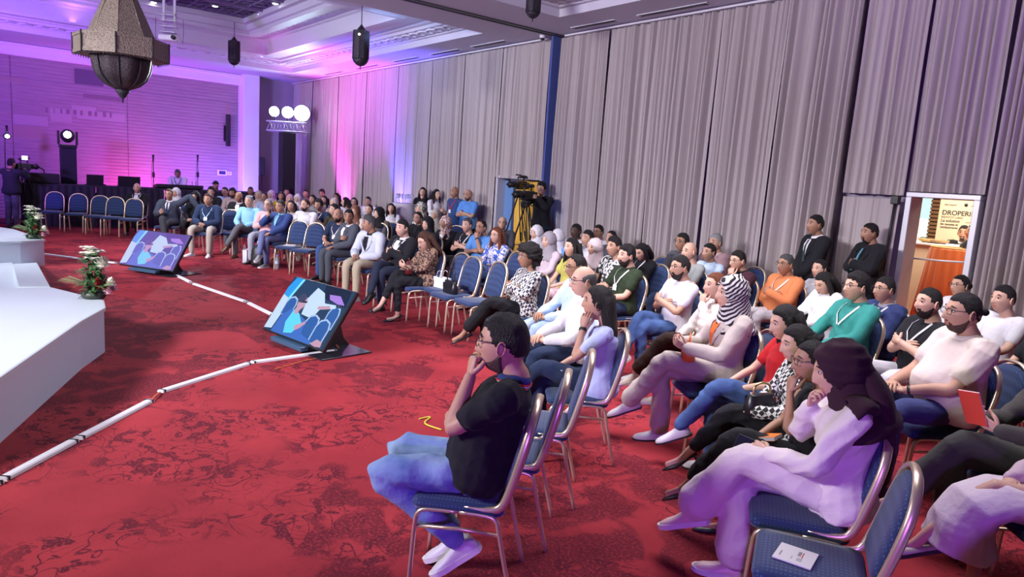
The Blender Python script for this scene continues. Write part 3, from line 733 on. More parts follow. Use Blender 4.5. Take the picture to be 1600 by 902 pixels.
def remesh_mb(mb, name, mats, vox, sm=4, fold=0.0, seed=0, foldk=18):
    me = mb.data(name, mats); o = bpy.data.objects.new('tmp', me); COL.objects.link(o)
    r = o.modifiers.new('r', 'REMESH'); r.mode = 'VOXEL'; r.voxel_size = vox; r.use_smooth_shade = True
    s = o.modifiers.new('s', 'SMOOTH'); s.factor = 0.5; s.iterations = sm
    dg = bpy.context.evaluated_depsgraph_get(); ev = o.evaluated_get(dg); nm = bpy.data.meshes.new_from_object(ev)
    bpy.data.objects.remove(o); bpy.data.meshes.remove(me); nm.name = name
    n = len(nm.vertices)
    if fold and n:
        V = np.empty(n*3); nm.vertices.foreach_get('co', V); V = V.reshape(-1, 3)
        Nn = np.empty(n*3); nm.vertices.foreach_get('normal', Nn); Nn = Nn.reshape(-1, 3)
        rs = np.random.RandomState(seed); d = np.zeros(n)
        for q in range(5):
            k = unit(rs.randn(3)*np.array([1, 1, 1.3]))*foldk*(0.7+rs.rand()*1.3); k2 = rs.randn(3)*7; k3 = rs.randn(3)*4
            w_ = np.sin(V@k+1.8*np.sin(V@k2+rs.rand()*6)+rs.rand()*6)
            d += (1-2*np.abs(w_))*(0.45+0.55*np.sin(V@k3+rs.rand()*6))
        V = V+Nn*(d*fold*0.45)[:, None]; nm.vertices.foreach_set('co', V.reshape(-1))
    nm.polygons.foreach_set('use_smooth', np.ones(len(nm.polygons), bool)); nm.update(); return nm
def mesh_append(nm, mb):
    """join the extra pieces of an MB onto an existing mesh (returns one mesh)"""
    n = len(nm.vertices); V = np.empty(n*3); nm.vertices.foreach_get('co', V)
    out = MB(); out.add(V.reshape(-1, 3), [tuple(p.vertices) for p in nm.polygons], 0, True)
    out.merge(mb); return out
def lerp_tab(t, tab):
    tab = np.array(tab); return np.array([np.interp(t, tab[:, 0], tab[:, i]) for i in range(1, tab.shape[1])])

ARMS = {'fist': ((0.165, 0.045, 1.04), (0.45, 0.45, -0.9), (-0.05, -0.35, 1), (0.9, 0.6, 0.1), 1.15),  # wrist target, elbow hint, finger dir, back-of-hand dir, curl  for the LEFT arm (mirror y for the right)
 'lap': ((0.30, 0.05, 0.66), (-0.3, 0.7, -0.5), (0.75, -0.62, -0.05), (0.1, 0.25, 1), 0.42),
 'lap2': ((0.33, 0.07, 0.68), (-0.3, 0.7, -0.5), (0.6, -0.8, 0.0), (0.1, 0.1, 1), 0.35),
 'thigh': ((0.34, 0.12, 0.665), (-0.3, 0.7, -0.4), (1, -0.15, -0.12), (0.1, 0, 1), 0.2),
 'cross_o': ((0.225, 0.01, 0.835), (0.15, 0.7, -0.8), (-0.15, -1, 0.12), (1, -0.1, 0.25), 0.3),
 'cross_u': ((0.195, -0.005, 0.795), (0.15, 0.7, -0.8), (-0.1, -1, 0.15), (1, 0, 0.3), 0.35),
 'chin': ((0.165, 0.045, 1.04), (0.55, 0.45, -0.9), (-0.12, -0.25, 1), (0.9, 0.5, 0.1), 0.75),
 'cheek': ((0.13, 0.10, 1.05), (0.55, 0.5, -0.9), (-0.15, -0.1, 1), (0.5, 0.9, 0.1), 0.35),
 'support': ((0.20, -0.03, 0.80), (0.1, 0.8, -0.7), (0, -1, 0.1), (0.9, 0, 0.6), 0.5),
 'hold': ((0.33, 0.075, 0.76), (-0.3, 0.6, -0.6), (0.72, -0.5, 0.35), (0.1, 0.85, -0.5), 0.65),
 'mic': ((0.20, 0.11, 0.95), (-0.1, 0.8, -0.6), (0.3, -0.5, 0.8), (0.5, 0.8, 0), 1.1),
 'chairback': ((-0.12, 0.56, 0.93), (-0.2, 0.3, 0.4), (0.25, 0.8, -0.5), (0.3, 0.2, 1), 0.35),
 'side': ((0.02, 0.30, 0.56), (-0.6, 0.4, -0.2), (0.3, 0.0, -1), (0.2, 1, 0), 0.3),
 'stand_side': ((0.04, 0.26, 0.83), (-0.6, 0.3, 0), (0.15, 0, -1), (0.1, 1, 0), 0.35),
 'stand_cross_o': ((0.225, 0.01, 1.20), (0.15, 0.7, -0.8), (-0.15, -1, 0.12), (1, -0.1, 0.25), 0.3),
 'stand_cross_u': ((0.195, -0.005, 1.155), (0.15, 0.7, -0.8), (-0.1, -1, 0.15), (1, 0, 0.3), 0.35),
 'stand_hold': ((0.27, 0.06, 1.17), (-0.1, 0.7, -0.7), (0.6, -0.5, 0.5), (0.1, 0.9, -0.3), 0.7),
 'stand_chin': ((0.17, 0.03, 1.40), (0.5, 0.5, -0.9), (-0.1, -0.3, 1), (0.9, 0.4, 0), 0.7),
 'stand_cam': ((0.34, 0.10, 1.43), (0.1, 0.7, -0.8), (0.9, -0.3, 0.2), (0.1, 0.9, 0.2), 0.7),
 'stand_front': ((0.20, 0.03, 0.93), (-0.2, 0.8, -0.2), (0.2, -0.6, -0.8), (0.8, 0.5, 0), 0.4),
 'stand_work': ((0.38, 0.16, 1.0), (-0.3, 0.6, -0.5), (1, -0.2, -0.2), (0, 0.2, 1), 0.3),
}
LEGS = {  # per leg (left y+): knee, ankle, foot dir;  seated
 'flat': [((0.44, 0.11, 0.55), (0.46, 0.12, 0.085), (1, 0.12, 0)), ((0.44, -0.11, 0.55), (0.45, -0.12, 0.085), (1, -0.12, 0))],
 'wide': [((0.42, 0.19, 0.55), (0.44, 0.18, 0.085), (1, 0.3, 0)), ((0.42, -0.19, 0.55), (0.43, -0.18, 0.085), (1, -0.3, 0))],
 'tuck': [((0.43, 0.10, 0.55), (0.22, 0.09, 0.10), (1, 0.0, -0.25)), ((0.43, -0.12, 0.55), (0.26, -0.11, 0.10), (1, -0.1, -0.25))],
 'fwd': [((0.43, 0.10, 0.55), (0.62, 0.10, 0.11), (1, 0.1, 0.15)), ((0.42, -0.12, 0.55), (0.66, -0.10, 0.11), (1, -0.1, 0.15))],
 'cross_l': [((0.43, -0.01, 0.645), (0.66, -0.14, 0.29), (1, -0.25, -0.45)), ((0.43, -0.09, 0.54), (0.42, -0.08, 0.085), (1, 0.0, 0))],
 'cross_r': [((0.43, 0.09, 0.54), (0.42, 0.08, 0.085), (1, 0, 0)), ((0.43, 0.01, 0.645), (0.66, 0.14, 0.29), (1, 0.25, -0.45))],
 'four_l': [((0.34, 0.27, 0.62), (0.44, -0.14, 0.66), (0.5, -0.9, 0.1)), ((0.43, -0.11, 0.55), (0.44, -0.11, 0.085), (1, -0.1, 0))],
 'stand': [((0.02, 0.09, 0.48), (0.0, 0.10, 0.085), (1, 0.15, 0)), ((0.02, -0.09, 0.48), (0.0, -0.10, 0.085), (1, -0.15, 0))],
}
def shoe(kind, lod):
    """heel at x=-0.07, toe at +0.19, ankle at origin height 0.085 above ground z=-0.085"""
    mb = MB(); sole = MB(); n = 12 if lod else 8
    an = np.linspace(0, 2*math.pi, n, endpoint=False)
    if kind in ('heel', 'flatw'):
        lift = 0.05 if kind == 'heel' else 0.0
        R = []
        for (x, w, h, z) in [(-0.062, 0.010, 0.02, 0.03+lift), (-0.055, 0.026, 0.028, 0.03+lift), (-0.01, 0.027, 0.020, 0.022+lift*0.8), (0.05, 0.030, 0.016, 0.016+lift*0.35), (0.10, 0.038, 0.020, 0.018), (0.14, 0.034, 0.018, 0.016), (0.18, 0.020, 0.012, 0.011), (0.205, 0.006, 0.006, 0.007)]:
            R.append(np.stack([np.full(n, x), w*np.cos(an), z-0.085+h*np.sin(an)], 1))
        mb.loft(R)
        if lift: mb.tube([(-0.045, 0, -0.085+0.045), (-0.04, 0, -0.085)], np.array([0.012, 0.005]), 8)
        return mb, None
    H = {'sneaker': 0.052, 'dress': 0.04, 'sandal': 0.018}[kind]
    R = []
    for (x, w, top) in [(-0.075, 0.012, 0.045), (-0.068, 0.030, 0.062), (-0.03, 0.036, 0.080 if kind != 'sandal' else 0.03), (0.02, 0.038, 0.085 if kind != 'sandal' else 0.03), (0.06, 0.041, 0.070 if kind != 'sandal' else 0.045), (0.11, 0.047, 0.052), (0.15, 0.044, 0.045), (0.18, 0.032, 0.036), (0.197, 0.012, 0.024)]:
        c = np.cos(an); s = np.sin(an)
        y = w*np.sign(c)*np.abs(c)**0.8; z = np.where(s > 0, 0.015+(top-0.015)*np.abs(s)**0.9, 0.015-0.015*np.abs(s)**0.5)
        R.append(np.stack([np.full(n, x), y, z-0.085], 1))
    mb.loft(R)
    S = []
    th = {'sneaker': 0.026, 'dress': 0.012, 'sandal': 0.02}[kind]
    for (x, w) in [(-0.080, 0.014), (-0.072, 0.034), (-0.03, 0.040), (0.05, 0.042), (0.11, 0.050), (0.15, 0.047), (0.185, 0.034), (0.203, 0.012)]:
        S.append([[x, -w, -0.085], [x, w, -0.085], [x, w*0.97, -0.085+th], [x, -w*0.97, -0.085+th]])
    sole.loft(S, True, 0, False)
    return mb, sole
SHOEC = {}
PERSON_N = 0
PEOPLE = []
def person(px, py, label, face=None, zh=None, pos=None, pose='sit', male=True, tone='mid', hair='short', hc='black', beard=None, glasses=False, hijab=None, hijab_pat=None,
           top='tee', tc=(0.02, 0.02, 0.025), tpat=None, tc2=None, inner=(0.75, 0.75, 0.8), tie=None, lany=None, badge=False,
           legs='flat', lc=(0.02, 0.025, 0.05), lpat=None, lc2=None, legw=1.0, skirt=None, bare=False, shoe_k='dress', sc_=(0.012, 0.012, 0.014), sole_c=None, drape=False, cshift=0.10, collar_c=None,
           arms=('lap', 'lap'), lean=0.12, twist=0.0, hyaw=0.0, hpitch=0.0, hroll=0.0, s=1.0, fat=1.0, watch=False, chair=True, group=None, zoff=0.0, feet=True, focus=None, dface=0.0, build_legs=True, hs=1.0):
    """px,py = pixel of the head centre in the photograph"""
    global PERSON_N
    PERSON_N += 1; seed = PERSON_N
    stand = pose == 'stand'
    hz = 0.93 if stand else 0.56
    # ---- spine
    ln = 0.02 if stand and lean == 0.12 else lean
    hip = np.array([0, 0, hz]); S = np.array([-math.sin(ln), 0, math.cos(ln)]); TL = 0.50 if stand else 0.45
    Fw = np.array([math.cos(ln), 0, math.sin(ln)]); Lf = np.array([0, 1., 0])
    if twist:
        c_, s_ = math.cos(twist), math.sin(twist); Fu = Fw*c_+Lf*s_; Lu = -Fw*s_+Lf*c_
    else: Fu, Lu = Fw, Lf
    bow = 0.02
    def spine(t): return hip+S*TL*t+Fw*(bow*math.sin(min(max(t, 0), 1)*math.pi)*0.6)
    C7 = spine(1.0)
    W_ = 1.0 if male else 0.90
    if male: tab = [(-0.2, .15, .10), (-0.1, .172, .125), (0, .178, .130), (0.2, .160, .122), (0.45, .152, .118), (0.7, .168, .125), (0.85, .160, .110), (0.95, .100, .075), (1.0, .066, .062)]
    else: tab = [(-0.2, .15, .10), (-0.1, .178, .125), (0, .180, .128), (0.2, .150, .110), (0.42, .130, .100), (0.6, .145, .118), (0.7, .150, .128), (0.85, .140, .098), (0.95, .085, .065), (1.0, .056, .054)]
    def sect(t):
        w, d = lerp_tab(t, tab); bl = (fat-1)*math.exp(-((t-0.30)/0.28)**2); w *= (1+0.5*(fat-1)*(t < 0.95)); w += 0.08*bl; d += 0.22*bl
        fwd = 0.10*bl
        k = min(max((t-0.3)/0.5, 0), 1); f = unit(Fw*(1-k)+Fu*k); l = unit(Lf*(1-k)+Lu*k)
        return spine(t)+Fw*fwd, w, d, f, l
    def tsurf(t, ang, off=0.0):
        c, w, d, f, l = sect(t); p = math.sin(ang); q = math.cos(ang)
        return c+l*(w+off)*math.copysign(abs(p)**0.9, p)+f*(d+off)*q
    def torso(mb, off0, t0, t1, n, mi=0, m=10, hem=0.0):
        R = []; an = np.linspace(0, 2*math.pi, n, endpoint=False)
        for t in np.linspace(t0, t1, m):
            c, w, d, f, l = sect(t); off = off0+(hem*(1-sstep(t, -0.02, 0.22)) if hem else 0)
            R.append(c+np.outer((w+off)*np.sign(np.sin(an))*np.abs(np.sin(an))**0.9, l)+np.outer((d+off)*np.cos(an), f))
        mb.loft(np.array(R), True, mi)
    shw = 0.185 if male else 0.165
    sh = [spine(0.91)+Lu*shw*k*(1+0.15*(fat-1)) for k in (1, -1)]
    # ---- head
    neck_f = 0.035
    hc_ = C7+Fu*neck_f+np.array([0, 0, 0.152])
    hyaw_t = twist+hyaw
    HR = rotz(hyaw_t)@roty(hpitch)@rotx(hroll)
    hc_ = hc_+HR@np.array([0.02+0.05*max(hpitch, 0), 0, 0])*1.0-np.array([0, 0, 0.06*max(hpitch, 0)])
    # ---- place
    if pos is None:
        z = (zh if zh is not None else hc_[2]*s)+zoff
        P0 = at(px, py, z)
        if face is None:
            f0 = focus or (7.5, 2.4); fa = yaw_to(P0, f0)+math.radians(dface)
        else: fa = math.radians(face)
        loc = P0-rotz(fa)@(hc_*s)
        loc[2] = zoff
    else: loc = np.array([pos[0], pos[1], zoff]); fa = math.radians(face)
    dist = np.linalg.norm(loc-np.array([0, 0, CAMH]))
    lod = 2 if dist < 6.3 else (1 if dist < 10.5 else 0)
    nseg = (14, 10, 8)[2-lod]
    root = empty('person', tuple(loc), fa); root.scale = (s, s, s)
    tag(root, label, 'person', group)
    # ---- arms joints
    A = []
    for q, nm in enumerate(arms):
        sg = 1 if q == 0 else -1
        if isinstance(nm, tuple) and len(nm) == 5: spec = nm
        else: spec = ARMS[nm]
        mir = np.array([1, sg, 1]); wr = np.array(spec[0])*mir
        if nm in ('chin', 'stand_chin'): wr = hc_+HR@np.array([0.135, sg*0.035, -0.165])
        if nm == 'fist': wr = hc_+HR@np.array([0.150, sg*0.03, -0.150])
        if nm == 'cheek': wr = hc_+HR@np.array([0.085, sg*0.085, -0.175])
        el, wr = ik(sh[q], wr, 0.285*W_**0.3, 0.255*W_**0.3, np.array(spec[1])*mir)
        A.append((sh[q], el, wr, np.array(spec[2])*mir, np.array(spec[3])*mir, spec[4]))
    LG = LEGS['stand'] if stand else (legs if isinstance(legs, list) else LEGS[legs])
    hipj = [hip+np.array([0.0, 0.09*k, -0.01]) for k in (1, -1)]
    # ---- body (skin)
    mats = [skin_mat(tone), m_eye, m_iris, m_brow, mat('lips_'+tone, tuple(c*f for c, f in zip(skin_mat(tone).node_tree.nodes['Principled BSDF'].inputs['Base Color'].default_value[:3], (0.95, 0.62, 0.62))), 0.4)]
    body = MB(); torso(body, -0.018, -0.1, 0.93, nseg, m=8)
    nk = 0.058 if male else 0.047
    base = C7-Fu*0.012; hb = hc_+HR@np.array([-0.022, 0, -0.05])
    body.limb([base-S*0.05, base+S*0.01, (base+hb)/2, hb], [nk*1.15, nk*1.05, nk*0.95, nk*0.95], nseg, 3)
    for q in range(2):
        a, e, w_, Fd, Nb, cu_ = A[q]; cl = C7-S*0.06+Lu*0.06*(1 if q == 0 else -1)
        m_ = 1.0 if male else 0.82; m_ *= (1+0.4*(fat-1))
        body.limb([cl, a, (a+e)/2, e, e*0.6+w_*0.4, w_], np.array([0.045, 0.050, 0.043, 0.037, 0.036, 0.026])*m_, nseg, 3)
    for q in range(2):
        kn, an_, fd = [np.array(x, float) for x in LG[q]]
        body.limb([hipj[q], (hipj[q]+kn)/2, kn, kn*0.65+an_*0.35, an_+np.array([0, 0, 0.0])], np.array([0.075, 0.066, 0.048, 0.045, 0.030]), nseg, 2)
        if bare or shoe_k in ('heel', 'sandal', 'flatw'):
            fz = unit(fd); body.limb([an_, an_+fz*0.05-np.array([0, 0, 0.045]), an_+fz*0.14-np.array([0, 0, 0.062])], [(0.030, 0.030), (0.030, 0.022), (0.034, 0.012)], nseg, 2)
    vox = {2: 0.0085, 1: 0.013}.get(lod)
    if lod == 2:
        nm = remesh_mb(body, 'body', mats, vox, 3); full = mesh_append(nm, MB()); bpy.data.meshes.remove(nm)
    else: full = body
    hm = head_mb(lod, male, tone); T4 = np.eye(4); T4[:3, :3] = HR*1.06*hs; T4[:3, 3] = hc_
    full.merge(hm, T4)
    for q in range(2):
        a, e, w_, Fd, Nb, cu_ = A[q]
        hand(full, w_+unit(w_-e)*0.0, Fd, Nb, 1 if q == 0 else -1, cu_, 1.0 if male else 0.9, {2: 8, 1: 6, 0: 5}[lod])
    o = full.build('body', mats, root)
    def part(mb, name, m, parent=root): return mb.build(name, m, parent)
    def hpart(mb, name, m):
        o = MB().merge(mb, T4).build(name, m, root); return o
    # ---- hair, beard, glasses
    if hijab is None and hair and hair != 'bald':
        h = make_hair(hair, lod, male, seed)
        if h: hpart(h, 'cap' if hair == 'cap' else 'hair', hair_mat(hc))
    if hijab is not None:
        hpart(make_hijab(lod, seed), 'headscarf', cloth(hijab, hijab_pat[0], hijab_pat[1]) if hijab_pat else cloth(hijab))
    if drape:
        mb = MB(); P = [hc_+HR@np.array([-0.09, 0, -0.02]), C7-Fu*0.10+S*0.02, spine(0.75)-Fu*0.155, spine(0.45)-Fu*0.165, spine(0.2)-Fu*0.15+Lu*0.02]
        mb.limb(P, [(0.05, 0.08), (0.06, 0.13), (0.035, 0.15), (0.03, 0.13), (0.02, 0.08)], 14, 4, up=tuple(-Fu)); mb.limb([C7+Lu*0.10-Fu*0.03, sh[0]+S*0.06, sh[0]+Fu*0.03-S*0.02-Lu*0.02, spine(0.62)+Lu*0.13+Fu*0.10], [(0.045, 0.07), (0.03, 0.07), (0.02, 0.055), (0.012, 0.03)], 12, 4)
        mb.build('scarf_end', cloth(hijab), root)
    if beard: hpart(make_beard(lod, beard), 'beard', hair_mat('grey' if hc in ('grey', 'white') else ('stubble' if beard == 'short' else 'beard')))
    if glasses: hpart(make_glasses(), 'glasses', m_black)
    # ---- top
    cm = cloth(tc, tpat, tc2) if tpat else cloth(tc)
    tk = {'tee': 0.010, 'polo': 0.012, 'shirt': 0.012, 'blouse': 0.018, 'jacket': 0.022, 'sleeveless': 0.010}[top]
    longs = top in ('shirt', 'blouse', 'jacket')
    def top_mb(tk, sleeves=True, t0=-0.16, t1=0.96):
        mb = MB(); torso(mb, tk, t0, t1, nseg+4, m=12, hem=0.016)
        # shoulders slope
        for q in range(2):
            a, e, w_, Fd, Nb, cu_ = A[q]; cl = C7-S*0.055+Lu*0.05*(1 if q == 0 else -1); m_ = (1.0 if male else 0.86)*(1+0.5*(fat-1))
            x = tk
            if sleeves and longs:
                ws = w_+(e-w_)*0.06
                mb.limb([cl, a, (a+e)/2, e, (e+ws)/2, ws], np.array([0.050+x, 0.060+x, 0.052+x, 0.046+x, 0.044+x, 0.034+x])*m_, nseg, 3)
            elif sleeves and top != 'sleeveless':
                se = a+(e-a)*0.62
                mb.limb([cl, a, (a+se)/2, se], np.array([0.050+x, 0.060+x, 0.056+x, 0.054+x])*m_, nseg, 3)
            else: mb.limb([cl, a], np.array([0.045+x, 0.05+x]), nseg, 2)
        return mb
    tm = top_mb(tk)
    nm_top = {'tee': 'tshirt', 'polo': 'polo_shirt', 'shirt': 'shirt', 'blouse': 'blouse', 'jacket': 'jacket', 'sleeveless': 'top'}[top]
    if lod >= 1:
        fo = {'tee': 0.006, 'polo': 0.006, 'shirt': 0.008, 'blouse': 0.010, 'jacket': 0.008, 'sleeveless': 0.003}[top]
        me = remesh_mb(tm, nm_top, [cm], vox*1.15, 3 if lod == 2 else 2, fo, seed); to = bpy.data.objects.new(nm_top, me); COL.objects.link(to); to.parent = root
    else: to = part(tm, nm_top, cm)
    # collar
    def ring(t, off, h, flare=0.012):
        R = []; an = np.linspace(0, 2*math.pi, 16, endpoint=False)
        for (dz, o2) in [(0, off), (h, off-0.006), (h, off-0.004+0.004), (-0.008, off+flare), (-0.012, off+flare-0.004)]:
            c = base+S*(0.012+dz)+Fu*0.012
            drop = -0.030*np.clip(np.cos(an), 0, 1)
            R.append(c+np.outer((nk+o2)*np.sin(an), Lu)+np.outer((nk+o2)*np.cos(an), Fu)+np.outer(drop, S))
        mb = MB(); mb.loft(np.array(R), False); return mb
    def strip(pts, w, off, name, m, n_=1):
        """flat ribbon along (t, angle) path on the torso"""
        P = [np.array(tsurf(t, a, off)) for t, a in pts]; R = []
        for i, p in enumerate(P):
            tg = unit(P[min(i+1, len(P)-1)]-P[max(i-1, 0)]); nr = unit(np.array(tsurf(pts[i][0], pts[i][1], off+0.02))-p); sd = unit(np.cross(tg, nr))
            ww = w[i] if hasattr(w, '__len__') else w
            R.append([p-sd*ww, p+sd*ww, p+sd*ww+nr*0.003, p-sd*ww+nr*0.003])
        mb = MB(); mb.loft(np.array(R), True, 0, False); return part(mb, name, m)
    if top in ('polo', 'shirt', 'jacket'):
        part(ring(1, 0.012, 0.026), 'collar', cloth(collar_c) if collar_c else (cloth(inner) if top == 'jacket' else cm))
        if collar_c:
            an = np.linspace(0, 2*math.pi, 24, endpoint=False)
            for kk, cc in ((0.0, (0.75, 0.72, 0.78)), (0.007, (0.6, 0.02, 0.03))):
                pts = [base+S*(0.000+kk)+Fu*0.012+Lu*(nk+0.024)*math.sin(q)+Fu*(nk+0.024)*math.cos(q)-S*0.030*max(math.cos(q), 0) for q in an]
                mb = MB(); mb.tube(pts, 0.0035, 5, closed=True); part(mb, 'collar_stripe', cloth(cc))
    of = tk+(0.010 if lod == 0 else 0.006)
    if top == 'jacket':
        # shirt front seen in the V opening, then lapels
        wv = [(0.93, 0.040), (0.8, 0.048), (0.65, 0.034), (0.5, 0.016), (0.42, 0.004)]
        strip([(t, 0) for t, _ in wv], [w for _, w in wv], of-0.004, 'shirt_front', cloth(inner))
        for sg in (-1, 1):
            strip([(0.94, sg*0.55), (0.8, sg*0.48), (0.62, sg*0.30), (0.45, sg*0.06)], [0.012, 0.022, 0.018, 0.004], of, 'lapel', cm)
    if tie is not None: strip([(0.92, 0), (0.75, 0), (0.55, 0), (0.35, 0)], [0.014, 0.016, 0.022, 0.024], of+0.002, 'tie', cloth(tie))
    if lany is not None:
        for sg in (-1, 1): strip([(0.985, sg*0.9), (0.9, sg*0.55), (0.75, sg*0.30), (0.55, sg*0.03)], 0.0075, of+0.004, 'lanyard', cloth(lany))
        if badge: strip([(0.55, 0), (0.40, 0)], 0.036, of+0.006, 'badge', mat('badge_white', (0.75, 0.78, 0.85), 0.4))
    # ---- legs
    if build_legs:
        lm = cloth(lc, lpat, lc2) if lpat else cloth(lc)
        if skirt is None:
            mb = MB(); torso(mb, 0.008, -0.2, 0.12, nseg+2, m=5)
            for q in range(2):
                kn, an_, fd = [np.array(x, float) for x in LG[q]]
                up_ = 0.16 if legw > 1.2 else 0.05
                if shoe_k in ('heel', 'flatw', 'sandal'): up_ = max(up_, 0.2) if legw <= 1.2 else 0.18
                en = an_+(kn-an_)*up_; g = legw
                mb.limb([hipj[q], (hipj[q]+kn)/2, kn, kn*0.5+en*0.5, en], np.array([0.080, 0.086, 0.068*(g**0.4), 0.062*g, 0.052*g*g]), nseg, 3)
            if lod >= 1:
                me = remesh_mb(mb, 'trousers', [lm], vox*1.15, 3 if lod == 2 else 2, 0.008, seed+50, 20); lo = bpy.data.objects.new('trousers', me); COL.objects.link(lo); lo.parent = root
            else: part(mb, 'trousers', lm)
        else:
            # skirt hull round both legs
            mb = MB(); n = 20; an = np.linspace(0, 2*math.pi, n, endpoint=False); R = []
            kn = (np.array(LG[0][0])+np.array(LG[1][0]))/2.; ak = (np.array(LG[0][1])+np.array(LG[1][1]))/2.
            end = kn+(ak-kn)*skirt
            if stand: path = [(hip+S*0.08, .175, .12), (hip, .19, .14), (hip+(kn-hip)*0.5, .20, .16), (kn, .22, .18), (end, .26, .22)]
            else: path = [(hip+S*0.06+Fw*0.02, .185, .135), (hip+np.array([0.10, 0, 0.02]), .20, .115), (hip*0.5+kn*0.5, .195, .10), (kn*0.9+hip*0.1, .19, .10), (kn+np.array([0.06, 0, -0.06]), .19, .10), (kn*0.5+end*0.5+np.array([0.05, 0, 0]), .20, .12), (end, .24, .15)]
            P = np.array([p for p, _, _ in path]); T_ = np.gradient(P, axis=0)
            for i in range(len(path)):
                tg = unit(T_[i]); dn = unit(np.cross(Lf, tg)); rr = 1+0.05*np.sin(an*6+i*0.4)*(i/len(path))
                R.append(P[i]+np.outer(np.cos(an)*path[i][1]*rr, Lf)+np.outer(np.sin(an)*path[i][2]*rr, dn))
            mb.loft(np.array(R))
            if lod >= 1:
                me = remesh_mb(mb, 'skirt', [lm], vox*1.2, 2, 0.008, seed+50, 16); lo = bpy.data.objects.new('skirt', me); COL.objects.link(lo); lo.parent = root
            else: part(mb, 'skirt', lm)
        if feet:
            for q in range(2):
                kn, an_, fd = [np.array(x, float) for x in LG[q]]
                f = unit(fd); a_ = math.atan2(f[1], f[0]); p_ = -math.asin(f[2]); Rm = rotz(a_)@roty(p_)
                T5 = np.eye(4); T5[:3, :3] = Rm; T5[:3, 3] = an_
                key = (shoe_k, min(lod, 1))
                if key not in SHOEC: SHOEC[key] = shoe(*key)
                sm_, so_ = SHOEC[key]
                sh_o = MB().merge(sm_, T5).build('shoe', mat('shoe_%.2f_%.2f_%.2f' % sc_, sc_, 0.4), root)
                if so_ is not None: MB().merge(so_, T5).build('sole', m_sole_w if (sole_c == 'white' or shoe_k == 'sneaker') else m_black, sh_o)
    if watch:
        q = 0 if watch == 'l' else 1; a, e, w_, Fd, Nb, cu_ = A[q]; d = unit(w_-e); p = w_-d*0.02
        mb = MB(); r_ = 0.031 if male else 0.028
        mb.tube([p-d*0.010, p+d*0.010], r_, 14); part(mb, 'watch', m_black)
    info = dict(root=root, loc=loc, fa=fa, s=s, A=A, hc=hc_, lod=lod, T=T4, tsurf=tsurf)
    if chair and not stand: CHAIRS.append((loc[0]+cshift*math.cos(fa), loc[1]+cshift*math.sin(fa), fa, None, None, PERSON_N-1))
    PEOPLE.append(info)
    return info
CHAIRS = []
def world_of(info, p):
    return info['loc']+rotz(info['fa'])@(np.array(p)*info['s'])
# ------------------------------------------------------------------ banquet chair
m_gold = mat('champagne_frame', (0.74, 0.60, 0.44), 0.30, metal=0.7)
m_blue_f = bpy.data.materials.new('navy_dotted_fabric'); N, L = nodes_of(m_blue_f); b = N['Principled BSDF']; b.inputs['Roughness'].default_value = 0.85; b.inputs['Sheen Weight'].default_value = 0.2
tc = N.new('ShaderNodeTexCoord'); mp = N.new('ShaderNodeMapping'); mp.inputs['Scale'].default_value = (58, 58, 58); mp.inputs['Rotation'].default_value = (0.785, 0, 0); L.new(tc.outputs['Object'], mp.inputs[0])
v = N.new('ShaderNodeTexVoronoi'); v.inputs['Scale'].default_value = 1.0; v.inputs['Randomness'].default_value = 0.0; L.new(mp.outputs[0], v.inputs['Vector'])
r = N.new('ShaderNodeValToRGB'); r.color_ramp.elements[0].position = 0.30; r.color_ramp.elements[1].position = 0.36
r.color_ramp.elements[0].color = (0.032, 0.075, 0.20, 1); r.color_ramp.elements[1].color = (0.007, 0.024, 0.095, 1)
L.new(v.outputs['Distance'], r.inputs[0]); L.new(r.outputs[0], b.inputs['Base Color'])
